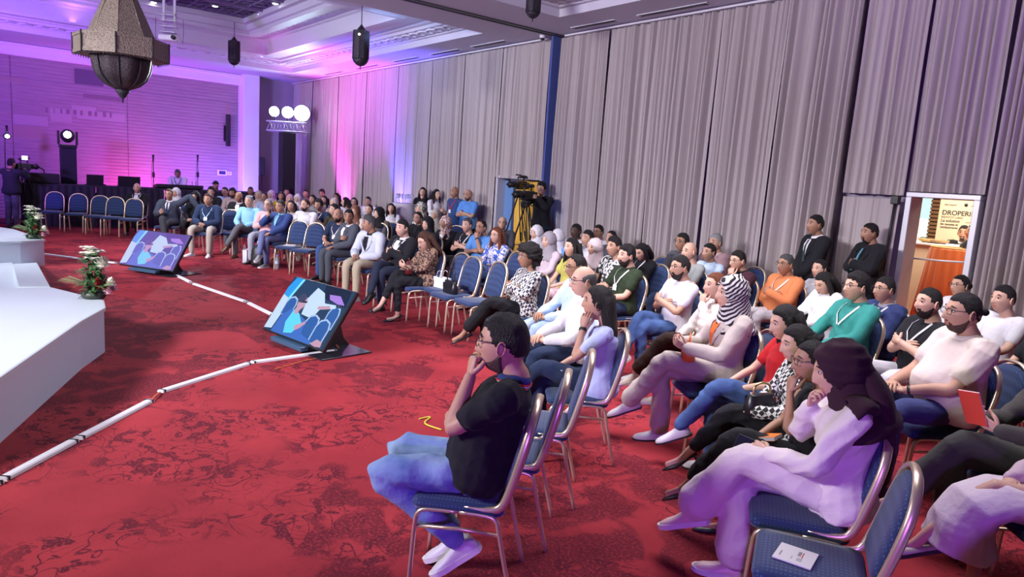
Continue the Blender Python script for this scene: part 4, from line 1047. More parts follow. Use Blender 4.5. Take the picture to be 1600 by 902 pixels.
def make_chair():
    """faces +X, origin on the floor under the seat centre"""
    root = empty('banquet_chair')
    hw = 0.20
    for s_ in (1, -1):
        y = s_*hw
        MB().tube(crom([(0.225, y, 0), (0.215, y, 0.20), (0.205, y, 0.36), (0.19, y, 0.405), (0.15, y, 0.425), (0.0, y, 0.43)], 3), (0.016, 0.011), 8, up=(0, 1, 0)).build('leg', m_gold, root)
        MB().tube(crom([(-0.27, y, 0), (-0.22, y, 0.20), (-0.185, y, 0.36), (-0.17, y, 0.405), (-0.13, y, 0.425), (0.0, y, 0.43)], 3), (0.016, 0.011), 8, up=(0, 1, 0)).build('leg', m_gold, root)
        MB().tube([(0.208, y, 0.335), (0.0, y, 0.345), (-0.188, y, 0.335)], 0.009, 6, up=(0, 1, 0)).build('stretcher', m_gold, root)
    P = [(-0.02, hw, 0.447), (-0.13, hw+.002, 0.45), (-0.19, hw+.004, 0.475), (-0.225, hw+.006, 0.56), (-0.262, hw+.006, 0.70), (-0.288, hw-.008, 0.81), (-0.302, hw-.05, 0.885), (-0.309, hw-.11, 0.922), (-0.311, 0.04, 0.935)]
    P = P+[(x, -y, z) for x, y, z in P[::-1]]
    bf = MB().tube(crom(P, 3), (0.020, 0.012), 8, up=(0, 0, 1)).build('back_frame', m_gold, root)
    # seat
    R = []
    def rr(x0, x1, y0, y1, z, r_=0.05, n=5):
        pts = []
        for (cx, cy, a0) in [(x1-r_, y1-r_, 0), (x0+r_, y1-r_, 90), (x0+r_, y0+r_, 180), (x1-r_, y0+r_, 270)]:
            for k in range(n): a = math.radians(a0+90*k/(n-1)); pts.append((cx+r_*math.cos(a), cy+r_*math.sin(a), z))
        return pts
    MB().loft([rr(-0.17, 0.20, -0.17, 0.17, 0.415), rr(-0.20, 0.225, -0.205, 0.205, 0.422), rr(-0.205, 0.232, -0.215, 0.215, 0.445), rr(-0.195, 0.222, -0.205, 0.205, 0.468), rr(-0.14, 0.17, -0.15, 0.15, 0.478)]).build('seat', m_blue_f, root)
    # backrest panel: crown topped, padded both sides
    prof = []
    for z, w_ in [(0.50, 0.10), (0.51, 0.155), (0.54, 0.178), (0.62, 0.186), (0.72, 0.184), (0.80, 0.172), (0.86, 0.145), (0.895, 0.10), (0.912, 0.05)]: prof.append((z, w_))
    def bx_(z): return float(np.interp(z, [0.45, 0.56, 0.70, 0.81, 0.885, 0.935], [-0.20, -0.225, -0.262, -0.288, -0.302, -0.311]))
    out = [(-w_, z) for z, w_ in prof]+[(w_, z) for z, w_ in prof[::-1]]
    cz, n = 0.71, len(out); R = []
    for (off, k) in [(-0.026, 0.55), (-0.024, 0.86), (-0.012, 1.0), (0.012, 1.0), (0.028, 0.86), (0.034, 0.55)]:
        R.append([(bx_(cz+(z-cz)*k)+off, y*k, cz+(z-cz)*k) for y, z in out])
    MB().loft(R).build('backrest', m_blue_f, root)
    return root
chair_proto = make_chair(); CH_KIDS = {chair_proto.name: list(chair_proto.children) or kids(chair_proto)}
for c in CH_KIDS[chair_proto.name]: CH_KIDS[c.name] = []
chair_used = [False]
def place_chair(x, y, fa, label, group, dz=0.0):
    o = chair_proto if not chair_used[0] else copy_tree(chair_proto, None, CH_KIDS)
    chair_used[0] = True
    o.location = (x, y, dz); o.rotation_euler = (0, 0, fa); tag(o, label, 'chair', group); 
    return o
# ------------------------------------------------------------------ the audience
BLK = (0.012, 0.012, 0.016); NAVY = (0.018, 0.03, 0.075); WHT = (0.72, 0.70, 0.74); LBL = (0.30, 0.48, 0.72); GRY = (0.10, 0.10, 0.12); BEI = (0.50, 0.42, 0.34); JEAN = (0.045, 0.085, 0.22)
G1, G2, G3, GF, GS = 'front row of the near block', 'second row of the near block', 'third row of the near block', 'audience of the far block', 'standing along the right wall'
GM = 'audience of the middle block'
QUEUE = []
def W(*a, **k):
    k.setdefault('male', False); k.setdefault('hair', 'long'); k.setdefault('s', 0.965); k.setdefault('shoe_k', 'flatw'); QUEUE.append((a, k)); return len(QUEUE)-1
def Mn(*a, **k):
    k.setdefault('s', 1.0); QUEUE.append((a, k)); return len(QUEUE)-1
# --- near front row
fg = Mn(785, 535, 'man in black polo shirt and jeans sitting alone in the foreground, hand at his mouth', pos=(2.56, -1.94), face=44, cshift=0.05, top='polo', tc=BLK, inner=BLK, collar_c=(0.03, 0.04, 0.16), lc=(0.12, 0.20, 0.42), lpat='denim', lc2=(0.30, 0.42, 0.66), legs=[((0.44, 0.13, 0.53), (0.07, 0.08, 0.21), (1, 0.1, -0.75)), ((0.43, -0.13, 0.54), (0.12, -0.06, 0.17), (1, -0.1, -0.55))],
        arms=('fist', ((0.15, -0.02, 0.79), (0.1, 0.8, -0.7), (0.1, 0.95, -0.15), (0.8, 0, 0.6), 0.7)), hair='short', glasses=True, shoe_k='sneaker', sc_=(0.62, 0.60, 0.66), beard='short', lean=0.30, s=1.03, hs=1.08, fat=1.15, hyaw=-0.1, hpitch=0.06, group=G1)
W(935, 474, 'woman with long straight black hair and pale blue blouse, black watch on raised wrist', cshift=0.15, hair='longback', top='tee', tc=(0.45, 0.50, 0.78), lc=NAVY, legs='cross_l', arms=('cheek', 'lap'), watch='l', lean=0.0, hyaw=-0.25, tone='mid', group=G1, dface=-4)
Mn(912, 440, 'balding man with glasses in a white shirt beside the woman in the pale blue blouse', hair='fringe', hc='darkgrey', glasses=True, top='shirt', tc=WHT, lc=NAVY, legs='wide', arms=('lap', 'lap2'), tone='light', group=G1, hpitch=0.08)
Mn(901, 418, 'man with receding dark hair, glasses and pale blue shirt, hands clasped in his lap', hair='receding', glasses=True, top='shirt', tc=(0.48, 0.60, 0.80), lc=(0.25, 0.34, 0.52), lpat='denim', lc2=(0.42, 0.52, 0.70), arms=('lap', 'lap2'), tone='tan', group=G1, hpitch=0.15)
W(824, 402, 'woman with big curly black hair and black and white zigzag top, arms folded', pin=True, hair='afro', glasses=True, top='blouse', tc=(0.04, 0.03, 0.07), tpat='zig', tc2=(0.66, 0.66, 0.62), lc=BLK, legw=1.25, legs='cross_l', arms=('cross_o', 'cross_u'), tone='tan', group=G1, fat=1.1)
# --- near second row
wh = W(1313, 580, 'woman in dark plum headscarf and loose white suit with a phone, chin on hand', pin=True, drape=True, cshift=0.17, hijab=(0.035, 0.012, 0.022), top='blouse', tc=(0.72, 0.62, 0.66), lc=(0.70, 0.60, 0.64), legw=1.45, legs='cross_l', arms=(((0.34, 0.02, 0.70), (-0.3, 0.7, -0.5), (0.75, -0.6, 0.15), (0.1, 0.7, 0.6), 0.7), 'fist'),
       shoe_k='sneaker', sc_=(0.70, 0.50, 0.52), hpitch=0.30, lean=-0.02, tone='light', s=1.03, group=G2, dface=-10)
W(1270, 566, 'woman with glasses and bare arm raised, behind the woman in the plum headscarf', hair='tied', glasses=True, top='sleeveless', tc=BLK, lc=BLK, legw=1.2, legs='cross_l', arms=('chin', 'lap'), shoe_k='flatw', tone='tan', group=G2, hpitch=0.1, lean=0.0)
W(1247, 538, 'woman with black hair and black and white houndstooth top, hands on a black bag', hair='long', top='blouse', tc=(0.03, 0.03, 0.03), tpat='check', tc2=(0.70, 0.70, 0.70), lc=BLK, legs='cross_l', arms=('lap2', 'lap'), shoe_k='heel', tone='light', group=G2, hpitch=0.2, lean=0.03)
W(1228, 505, 'woman with long dark hair and red top looking down, blue jeans', hair='long', top='tee', tc=(0.45, 0.015, 0.02), lc=JEAN, lpat='denim', lc2=(0.08, 0.15, 0.34), legs='cross_l', arms=('lap', 'lap2'), shoe_k='dress', sc_=(0.65, 0.60, 0.66), tone='light', group=G2, hpitch=0.25)
W(1143, 460, 'woman in beige suit, black and white striped headscarf and orange scarf ends', hijab=(0.02, 0.015, 0.02), hijab_pat=('stripe', (0.62, 0.58, 0.60)), top='jacket', tc=(0.50, 0.43, 0.40), inner=(0.75, 0.16, 0.04), lc=(0.50, 0.43, 0.40), legw=1.2, legs='cross_l', arms=('hold', 'hold'), shoe_k='dress', sc_=(0.66, 0.62, 0.66), sole_c='black', tone='light', group=G2, s=1.03)
W(1118, 447, 'woman with auburn hair tied back and cream blouse, hand at her cheek', hair='tied', hc='auburn', top='blouse', tc=(0.66, 0.58, 0.56), lc=(0.035, 0.016, 0.014), legw=1.25, legs='cross_l', arms=('chin', 'lap'), shoe_k='sneaker', sc_=(0.6, 0.5, 0.45), tone='light', group=G2)
Mn(1063, 419, 'bearded man with glasses and white polo shirt, arms crossed, blue jeans', beard='full', glasses=True, hair='short', top='polo', tc=(0.68, 0.64, 0.70), inner=WHT, lc=JEAN, lpat='denim', lc2=(0.07, 0.13, 0.32), legs='cross_r', arms=('cross_o', 'cross_u'), shoe_k='sneaker', sc_=(0.6, 0.6, 0.6), group=G2, fat=1.05)
Mn(979, 400, 'bearded man in dark green polo shirt with white lanyard, hands on his knees', beard='full', hair='thick', top='polo', tc=(0.025, 0.04, 0.02), inner=(0.03, 0.05, 0.02), lc=NAVY, arms=('lap', 'lap2'), lany=WHT, badge=True, tone='light', group=G2, legs='wide')
Mn(960, 386, 'young man with spiky black hair and black and white patterned shirt', hair='quiff', top='tee', tc=(0.03, 0.03, 0.03), tpat='floral', tc2=(0.60, 0.60, 0.60), lc=BLK, lany=WHT, tone='mid', group=G2)
W(929, 388, 'woman in pale pink headscarf and pink jacket', hijab=(0.62, 0.50, 0.54), top='blouse', tc=(0.66, 0.46, 0.50), lc=(0.5, 0.4, 0.4), tone='light', group=G2)
W(893, 387, 'woman with long curly dark hair and yellow green top', hair='wavy', top='tee', tc=(0.45, 0.42, 0.10), lc=(0.6, 0.4, 0.45), tone='light', group=G2)
# --- near third row
Mn(1505, 490, 'man with hair in a small bun, glasses and beige polo shirt, hands clasped', pin=True, hair='bun_m', glasses=True, beard='short', top='polo', tc=(0.62, 0.52, 0.48), inner=(0.62, 0.52, 0.48), lc=(0.05, 0.06, 0.17), legs='wide', arms=('lap', 'lap2'), watch='l', fat=1.35, s=1.08, group=G3, tone='mid', dface=-4)
Mn(1451, 474, 'bearded man in black T-shirt with white lanyard, arms crossed', hair='fade', beard='full', top='tee', tc=BLK, lany=WHT, lc=(0.55, 0.52, 0.58), legs='wide', arms=('cross_o', 'cross_u'), group=G3, tone='light', fat=1.1)
Mn(1382, 453, 'man with glasses in a blue suit jacket with patterned shirt and lanyard', glasses=True, top='jacket', tc=(0.03, 0.045, 0.14), inner=(0.35, 0.33, 0.36), lany=WHT, badge=True, lc=NAVY, arms=('lap', 'thigh'), group=G3, tone='mid')
Mn(1338, 449, 'man with glasses in a green shirt with white lanyard', glasses=True, hair='thick', top='shirt', tc=(0.03, 0.22, 0.20), lany=WHT, lc=GRY, arms=('thigh', 'thigh'), group=G3, tone='light', fat=1.1)
W(1288, 443, 'woman with dark bobbed hair and white blouse looking down at her lap', hair='bob', top='blouse', tc=WHT, lc=GRY, hpitch=0.45, arms=('lap', 'lap2'), group=G3, tone='light')
W(1281, 421, 'dark-haired woman half hidden behind the woman in the white blouse', hair='tied', top='blouse', tc=(0.6, 0.6, 0.65), lc=BLK, group=G3, tone='light')
Mn(1228, 414, 'grey-haired man with glasses in an orange shirt, arms folded', hc='darkgrey', glasses=True, top='shirt', tc=(0.62, 0.20, 0.08), lc=(0.50, 0.46, 0.50), arms=('cross_o', 'cross_u'), lany=WHT, group=G3, tone='tan', fat=1.2)
Mn(1153, 408, 'man in dark maroon jacket with a hand over his mouth', glasses=True, top='jacket', tc=(0.05, 0.015, 0.025), inner=BLK, lany=WHT, lc=BLK, arms=('chin', 'support'), group=G3, tone='light', hpitch=0.12)
Mn(1108, 395, 'man with short dark hair and pale blue short-sleeved shirt', top='polo', tc=(0.50, 0.62, 0.80), inner=(0.5, 0.62, 0.8), lc=NAVY, arms=('cross_o', 'cross_u'), group=G3, tone='mid')
Mn(1077, 394, 'bald man in a grey top just left of the man in the pale blue shirt', hair='bald', top='tee', tc=(0.3, 0.32, 0.32), lc=NAVY, group=G3, tone='light', arms=('cross_o', 'cross_u'))
Mn(1118, 380, 'grey-haired man in mauve jacket in the last row', hc='grey', top='jacket', tc=(0.32, 0.20, 0.22), inner=(0.5, 0.4, 0.4), lc=GRY, group=G3, tone='mid')
Mn(1066, 379, 'dark-skinned man with glasses in the last row beside the empty chair', glasses=True, top='shirt', tc=(0.1, 0.1, 0.12), lc=GRY, group=G3, tone='tan')
W(1003, 394, 'woman with short dark hair and dark jacket looking down behind the green polo shirt', hair='bob', top='blouse', tc=BLK, lany=WHT, lc=BLK, hpitch=0.4, group=G3, tone='light')
Mn(935, 363, 'man with glasses and pale grey shirt in the last row', glasses=True, top='shirt', tc=(0.5, 0.5, 0.52), lc=NAVY, group=G3, tone='tan')
Mn(918, 373, 'dark-haired man in pale shirt between two back row heads', top='shirt', tc=(0.55, 0.55, 0.6), lc=NAVY, group=G3, tone='mid')
Mn(900, 362, 'man with very dark skin and pale shirt sitting below the long curtain', top='shirt', tc=(0.6, 0.6, 0.62), lc=BLK, group=G3, tone='dark')
W(955, 372, 'dark-haired person partly hidden behind the young man in the patterned shirt', hair='tied', top='blouse', tc=GRY, lc=BLK, group=G3, tone='mid')
Mn(1570, 455, 'young man in white T-shirt with small chest emblem at the right edge', top='tee', tc=(0.72, 0.70, 0.76), lc=(0.1, 0.1, 0.15), arms=('thigh', 'thigh'), group=G3, tone='light', zh=1.24)
W(1500, 447, 'woman with glasses and hair tied back, white top, in front of the open door', hair='tied', glasses=True, top='blouse', tc=WHT, lc=GRY, group=G3, tone='light')
# --- right edge of the frame
gj = W(1668, 560, 'person in dark olive jacket and trousers reading a red booklet at the right edge', hair='long', top='jacket', tc=(0.06, 0.055, 0.05), inner=(0.10, 0.10, 0.14), lc=(0.055, 0.055, 0.05), legw=1.3, legs='cross_l', arms=('hold', 'hold'), shoe_k='flatw', tone='light', group=G3, s=1.02)
sk = W(1735, 622, 'woman in long pale lilac skirt and glittering sandals at the right edge', hair='long', top='blouse', tc=(0.60, 0.45, 0.52), lc=(0.66, 0.56, 0.66), skirt=0.75, legs='cross_l', arms=('lap', 'lap2'), shoe_k='sandal', sc_=(0.45, 0.38, 0.34), bare=True, tone='light', group=G2)
jn = Mn(1880, 745, 'person in faded blue jeans and dark trainers cut off by the bottom right corner', top='tee', tc=BLK, lc=(0.25, 0.32, 0.55), lpat='denim', lc2=(0.45, 0.52, 0.75), legs='fwd', arms=('lap', 'lap2'), shoe_k='sneaker', sc_=(0.02, 0.03, 0.06), tone='light', group=G2, face=58)
W(1640, 500, 'person in black top resting a bare forearm, cut off by the right edge', hair='long', top='tee', tc=BLK, lc=BLK, arms=('thigh', 'lap'), tone='light', group=G3)
# --- middle block
W(665, 376, 'woman in leopard print blouse looking down at her phone, black trousers', pin=True, hair='long', hc='brown', glasses=True, top='blouse', tc=(0.30, 0.18, 0.12), tpat='spots', tc2=(0.05, 0.03, 0.03), lc=BLK, legs='cross_r', arms=('hold', 'lap2'), shoe_k='heel', hpitch=0.45, tone='light', group=GM, dface=-14)
Mn(629, 357, 'man in black suit with white shirt, arms and legs crossed', pin=True, top='jacket', tc=BLK, inner=WHT, lc=(0.02, 0.025, 0.05), legs='cross_r', arms=('cross_o', 'cross_u'), lany=WHT, tone='light', group=GM)
Mn(577, 350, 'man in white jacket and khaki trousers leaning forward, hands clasped', pin=True, hair='quiff', hc='darkgrey', top='jacket', tc=(0.55, 0.58, 0.66), inner=BLK, lc=(0.42, 0.36, 0.26), arms=('lap', 'lap2'), lean=-0.12, shoe_k='sneaker', sc_=(0.7, 0.7, 0.7), tone='tan', group=GM, hyaw=-0.5)
Mn(545, 339, 'man in grey suit turning his head to his bald neighbour', pin=True, hair='short', top='jacket', tc=(0.075, 0.085, 0.11), inner=WHT, lc=(0.07, 0.08, 0.10), arms=('thigh', 'cross_u'), lean=0.0, hyaw=0.9, tone='tan', group=GM, dface=-22)
Mn(528, 337, 'bald bearded man in navy T-shirt and jeans with white lanyard', hair='bald', beard='full', top='tee', tc=(0.02, 0.03, 0.07), lany=WHT, badge=True, lc=JEAN, arms=('lap', 'lap2'), lean=-0.05, tone='mid', group=GM, fat=1.1)
W(555, 331, 'woman in brown headscarf behind the two men talking', hijab=(0.20, 0.09, 0.06), top='blouse', tc=(0.6, 0.55, 0.55), lc=BLK, tone='light', group=GM)
W(522, 328, 'woman with dark hair and yellow edged black vest behind the bald bearded man', hair='wavy', top='tee', tc=(0.06, 0.05, 0.03), lc=BLK, tone='light', group=GM, hyaw=-0.4)
Mn(575, 315, 'young man with short dark hair and white shirt below the pink lit curtain', hair='fade', top='shirt', tc=WHT, lc=GRY, tone='mid', group=GM)
W(577, 328, 'woman with dark hair beside the woman in black headscarf', hair='tied', top='blouse', tc=(0.3, 0.25, 0.25), lc=BLK, tone='light', group=GM)
W(592, 334, 'woman in black headscarf and brown coat turning to her neighbour', hijab=BLK, top='blouse', tc=(0.13, 0.10, 0.08), lc=BLK, tone='light', group=GM, hyaw=-0.4)
W(611, 326, 'smiling woman with curly dark hair and white blouse', hair='wavy', top='blouse', tc=WHT, lc=GRY, tone='light', group=GM, dface=20)
W(653, 341, 'woman with glasses and black jacket behind the man in the black suit', hair='tied', glasses=True, top='jacket', tc=BLK, inner=BLK, lc=BLK, tone='mid', group=GM)
W(657, 328, 'woman in green and white floral headscarf', s=1.05, hijab=(0.12, 0.14, 0.10), hijab_pat=('floral', (0.62, 0.60, 0.55)), top='blouse', tc=GRY, lc=BLK, tone='light', group=GM)
W(668, 351, 'woman in black headscarf and black dress in front of the floral headscarves', hijab=BLK, top='blouse', tc=BLK, lc=BLK, tone='light', group=GM)
W(681, 336, 'woman in plain beige headscarf below the standing women', hijab=(0.50, 0.45, 0.42), top='blouse', tc=(0.5, 0.45, 0.4), lc=BLK, tone='light', group=GM)
W(696, 349, 'woman in white and pink floral headscarf and black jacket', hijab=(0.65, 0.58, 0.55), hijab_pat=('spots', (0.28, 0.10, 0.10)), top='jacket', tc=BLK, inner=WHT, lc=BLK, tone='tan', group=GM)
Mn(730, 352, 'man in black T-shirt with short grey hair, bare arms crossed', hc='darkgrey', top='tee', tc=BLK, lany=WHT, lc=BLK, arms=('cross_o', 'cross_u'), tone='light', group=GM)
Mn(752, 356, 'man in blue polo shirt with a hand over his mouth and a watch', glasses=True, hair='receding', top='polo', tc=(0.11, 0.28, 0.62), inner=(0.11, 0.28, 0.62), lc=JEAN, arms=('chin', 'support'), watch='l', tone='tan', group=GM)
W(776, 368, 'woman with long red hair, glasses and blue and white floral blouse', hair='long', hc='auburn', glasses=True, top='blouse', tc=(0.06, 0.12, 0.45), tpat='floral', tc2=(0.65, 0.62, 0.66), lc=JEAN, legs='flat', arms=('hold', 'lap'), tone='light', group=GM)
Mn(785, 349, 'bald man with glasses and dark grey shirt in front of the yellow drape', hair='bald', glasses=True, top='shirt', tc=(0.07, 0.07, 0.09), lc=GRY, tone='light', group=GM, dface=30)
W(838, 365, 'woman in white headscarf below the camera operator', hijab=(0.66, 0.64, 0.68), top='blouse', tc=(0.5, 0.5, 0.52), lc=GRY, tone='light', group=GM)
W(857, 377, 'woman in grey headscarf and pale mauve jacket seen behind the curly hair', hijab=(0.30, 0.27, 0.30), top='blouse', tc=(0.55, 0.45, 0.50), lc=BEI, tone='light', group=GM)
W(871, 372, 'woman in white headscarf and blue top, right of the grey headscarf', hijab=(0.58, 0.55, 0.60), top='blouse', tc=(0.12, 0.28, 0.62), lc=GRY, tone='light', group=GM)
# --- far block, first row
Mn(438, 323, 'man in open blue jacket and cyan shirt holding a microphone, legs crossed', pin=True, glasses=True, hair='short', hc='darkgrey', top='jacket', tc=(0.04, 0.07, 0.22), inner=(0.25, 0.55, 0.75), lc=(0.14, 0.16, 0.32), legs='cross_r', arms=('thigh', 'mic'), shoe_k='sneaker', sc_=(0.25, 0.25, 0.27), lean=0.2, tone='mid', group=GF, s=1.0, dface=-12)
Mn(419, 321, 'grey-haired man with glasses and pink shirt, arms folded', hair='receding', hc='grey', glasses=True, top='shirt', tc=(0.66, 0.40, 0.42), lc=(0.35, 0.35, 0.42), arms=('cross_o', 'cross_u'), tone='light', group=GF)
Mn(389, 315, 'silver-haired man in pale blue shirt with grey trousers, legs crossed', hair='short', hc='grey', top='shirt', tc=(0.25, 0.50, 0.70), lc=(0.11, 0.11, 0.12), legs='cross_l', arms=('lap', 'lap2'), sc_=(0.10, 0.04, 0.02), tone='light', group=GF)
Mn(325, 312, 'man in navy jacket, beige trousers and white trainers with blue lanyard badge', pin=True, hair='short', hc='brown', top='jacket', tc=(0.02, 0.035, 0.085), inner=NAVY, lc=(0.42, 0.38, 0.33), lany=(0.4, 0.6, 0.85), badge=True, legs='wide', arms=('lap', 'lap2'), shoe_k='sneaker', sc_=(0.7, 0.7, 0.7), lean=-0.05, tone='mid', group=GF, fat=1.1)
Mn(264, 304, 'man with glasses in slate suit and tie, arm stretched over the next chair back', hair='short', hc='brown', glasses=True, top='jacket', tc=(0.045, 0.055, 0.085), inner=WHT, tie=NAVY, lc=(0.04, 0.04, 0.05), legs='cross_r', arms=('chairback', 'hold'), tone='mid', group=GF)
Mn(214, 294, 'white-haired balding man in black jacket in the second row of empty chairs', hair='fringe', hc='white', top='jacket', tc=BLK, inner=WHT, lc=BLK, tone='light', group=GF, lany=WHT)
# --- far block, rows behind
FAR = [
 ('W', 275, 302, 'woman in white headscarf behind the man in the slate suit', dict(hijab=(0.6, 0.58, 0.62), tc=(0.6, 0.6, 0.6))),
 ('W', 305, 308, 'woman in black headscarf and black coat behind the empty chair', dict(hijab=BLK, tc=BLK)),
 ('M', 330, 300, 'black-haired person in black behind the man in the navy jacket', dict(hair='thick', tc=BLK, top='shirt')),
 ('M', 337, 290, 'person in black cap at the table behind the audience', dict(hair='cap', hc='black', tc=BLK, top='shirt')),
 ('M', 351.5, 300, 'young man in pale blue shirt, dark short hair', dict(hair='short', tc=(0.45, 0.62, 0.78), top='shirt')),
 ('M', 363, 302, 'man with full dark beard behind the bald man', dict(hair='thick', beard='full', tc=(0.4, 0.3, 0.3), top='shirt')),
 ('M', 373, 308, 'bald man in black suit jacket and white shirt', dict(hair='bald', tc=BLK, top='jacket', inner=WHT, tone='tan')),
 ('M', 391.5, 299, 'dark-haired man in white T-shirt and black jacket in front of the pillar', dict(hair='short', tc=BLK, top='jacket', inner=WHT)),
 ('W', 404, 306, 'woman in tan headscarf near the loudspeaker stand', dict(hijab=(0.35, 0.28, 0.26), tc=(0.6, 0.42, 0.42))),
 ('W', 413, 308, 'woman with dark hair behind the man in the pink shirt', dict(hair='tied', tc=(0.3, 0.35, 0.5))),
 ('W', 423.5, 305, 'woman in pale lilac headscarf under the light tower', dict(hijab=(0.58, 0.45, 0.58), tc=(0.6, 0.45, 0.6))),
 ('W', 439, 307, 'woman with dark hair and yellow top behind the microphone holder', dict(hair='wavy', tc=(0.7, 0.5, 0.02))),
 ('M', 448, 300, 'man with dark hair in the last row before the black tower', dict(hair='thick', tc=(0.15, 0.1, 0.15), top='shirt')),
 ('W', 453, 312, 'woman in dusty pink headscarf behind the woman with long black hair', dict(hijab=(0.45, 0.25, 0.33), tc=(0.3, 0.2, 0.25))),
 ('W', 465, 311, 'woman in white headscarf left of the bearded man in white', dict(hijab=(0.65, 0.6, 0.68), tc=(0.6, 0.55, 0.6))),
 ('M', 477.5, 303, 'man with dark hair in purple light in the last row', dict(hair='short', tc=(0.2, 0.15, 0.2), top='shirt')),
 ('W', 455, 322, 'woman with long black hair and white sleeveless blouse', dict(hair='long', tc=WHT)),
 ('M', 477, 321, 'bearded man in white shirt and beige trousers', dict(hair='receding', hc='brown', beard='full', tc=WHT, top='shirt', lc=(0.5, 0.42, 0.36))),
 ('W', 488.5, 312, 'woman with dark hair in grey behind the bearded man in white', dict(hair='long', tc=(0.25, 0.25, 0.25))),
 ('M', 498, 321, 'young man with thick black hair and navy T-shirt with lanyard', dict(hair='thick', tc=NAVY, top='tee', lany=WHT, lc=(0.5, 0.4, 0.35), arms=('cross_o', 'cross_u'))),
 ('M', 503, 303, 'dark-haired man at the foot of the violet curtain', dict(hair='thick', tc=(0.2, 0.15, 0.15), top='shirt')),
 ('W', 506.5, 313, 'woman with full dark hair and pale top below the curtain', dict(hair='wavy', tc=(0.5, 0.4, 0.4))),
 ('W', 526, 309, 'woman with long black hair at the foot of the magenta lit curtain', dict(hair='long', tc=BLK)),
 ('W', 522, 318, 'woman in beige headscarf between dark heads', dict(hijab=(0.5, 0.4, 0.35), tc=(0.3, 0.25, 0.2))),
 ('W', 540, 316, 'woman with dark hair seen from behind in white', dict(hair='bob', tc=(0.6, 0.55, 0.6), hyaw=-1.2)),
 ('W', 553, 316, 'woman with dark hair and glasses in front of the pink curtain', dict(hair='bob', glasses=True, tc=(0.4, 0.3, 0.35))),
]
rs_ = np.random.RandomState(5)
for kd, x, y, lb, kw in FAR:
    kw = dict(kw); kw.setdefault('lc', [BLK, GRY, NAVY][rs_.randint(3)]); kw.setdefault('tone', ['light', 'mid', 'tan'][rs_.randint(3)]); kw.setdefault('hyaw', rs_.uniform(-0.3, 0.3))
    if kd == 'W': kw.setdefault('top', 'blouse')
    (W if kd == 'W' else Mn)(x, y, lb, group=GF, feet=False, **kw)
# --- standing people
Mn(1280, 345, 'tall man in black suit and dark tie standing against the curtain, hands down', pose='stand', top='jacket', tc=BLK, inner=WHT, tie=(0.03, 0.06, 0.06), lc=BLK, arms=('stand_front', 'stand_front'), face=62, tone='tan', s=1.03, group=GS, pos=tuple(atY(1280, 345, -8.95)[:2]))
Mn(1365, 361, 'stocky man in black suit and blue tie standing before the covered door, arms crossed', pose='stand', top='jacket', tc=BLK, inner=BLK, tie=(0.10, 0.28, 0.38), lc=BLK, arms=('stand_cross_o', 'stand_cross_u'), face=58, tone='tan', beard='goatee', s=1.0, fat=1.25, group=GS, pos=tuple(atY(1365, 361, -9.05)[:2]))
Mn(713, 294, 'standing man in navy polo shirt with red lanyard and white badge', pose='stand', hair='bald', top='polo', tc=(0.03, 0.07, 0.20), inner=(0.03, 0.07, 0.2), lany=(0.6, 0.03, 0.03), badge=True, lc=BLK, arms=('stand_side', 'stand_side'), face=95, tone='tan', group=GS, s=1.02, pos=tuple(atY(713, 294, -8.9)[:2]))
Mn(734, 301, 'standing bald man in bright blue polo shirt, arms crossed', pose='stand', hair='bald', beard='short', glasses=True, top='polo', tc=(0.10, 0.27, 0.65), inner=(0.1, 0.27, 0.65), lc=BLK, arms=('stand_cross_o', 'stand_cross_u'), face=100, tone='mid', group=GS, s=1.0, fat=1.15, pos=tuple(atY(734, 301, -8.95)[:2]))
W(661, 307, 'standing woman with long black hair in black, hand at her face', pose='stand', hair='long', top='blouse', tc=BLK, lc=BLK, arms=('stand_chin', 'stand_cross_u'), face=135, tone='light', group=GS, s=0.97, pos=tuple(atY(661, 307, -9.12)[:2]))
W(680, 309, 'standing woman with long black hair in white blouse seen from the side', pose='stand', hair='long', top='blouse', tc=WHT, lc=BLK, arms=('stand_hold', 'stand_hold'), face=190, tone='light', group=GS, s=0.96, pos=tuple(atY(680, 309, -9.15)[:2]))
cm1 = Mn(849, 283, 'camera operator in black with black hair standing by the blue partition edge', pose='stand', hair='thick', top='shirt', tc=BLK, lc=BLK, arms=('stand_cam', 'stand_cam'), face=108, tone='light', group='camera operators', s=1.03, pos=tuple(atY(849, 283, -9.05)[:2]), zoff=0.20)
cm2 = Mn(24, 247, 'camera operator in black jumper and dark jeans seen from behind at the left edge', pose='stand', hair='short', top='shirt', tc=(0.02, 0.025, 0.03), lc=(0.05, 0.055, 0.075), lpat='denim', lc2=(0.10, 0.11, 0.15), arms=('stand_cam', 'stand_cam'), face=-42, tone='tan', group='camera operators', s=1.0, fat=1.15, pos=tuple(at(20, 357, 0)[:2]))
Mn(278, 268, 'sound technician in white shirt with lanyard standing behind the black table', pose='stand', hair='short', hc='darkgrey', glasses=True, beard='short', top='shirt', tc=(0.6, 0.55, 0.66), inner=WHT, lany=BLK, lc=(0.1, 0.1, 0.12), arms=('stand_work', 'stand_work'), pos=tuple(atX(278, 268, 22.4)[:2]), face=160, tone='tan', group='technicians', s=1.0, hpitch=0.45)
Mn(163, 287, 'technician sitting low behind the black table, only his head showing', hair='receding', top='shirt', tc=BLK, lc=BLK, tone='tan', group='technicians', pos=tuple(atX(163, 287, 22.2)[:2]), face=165, hpitch=0.2, chair=False, s=0.9, feet=False)

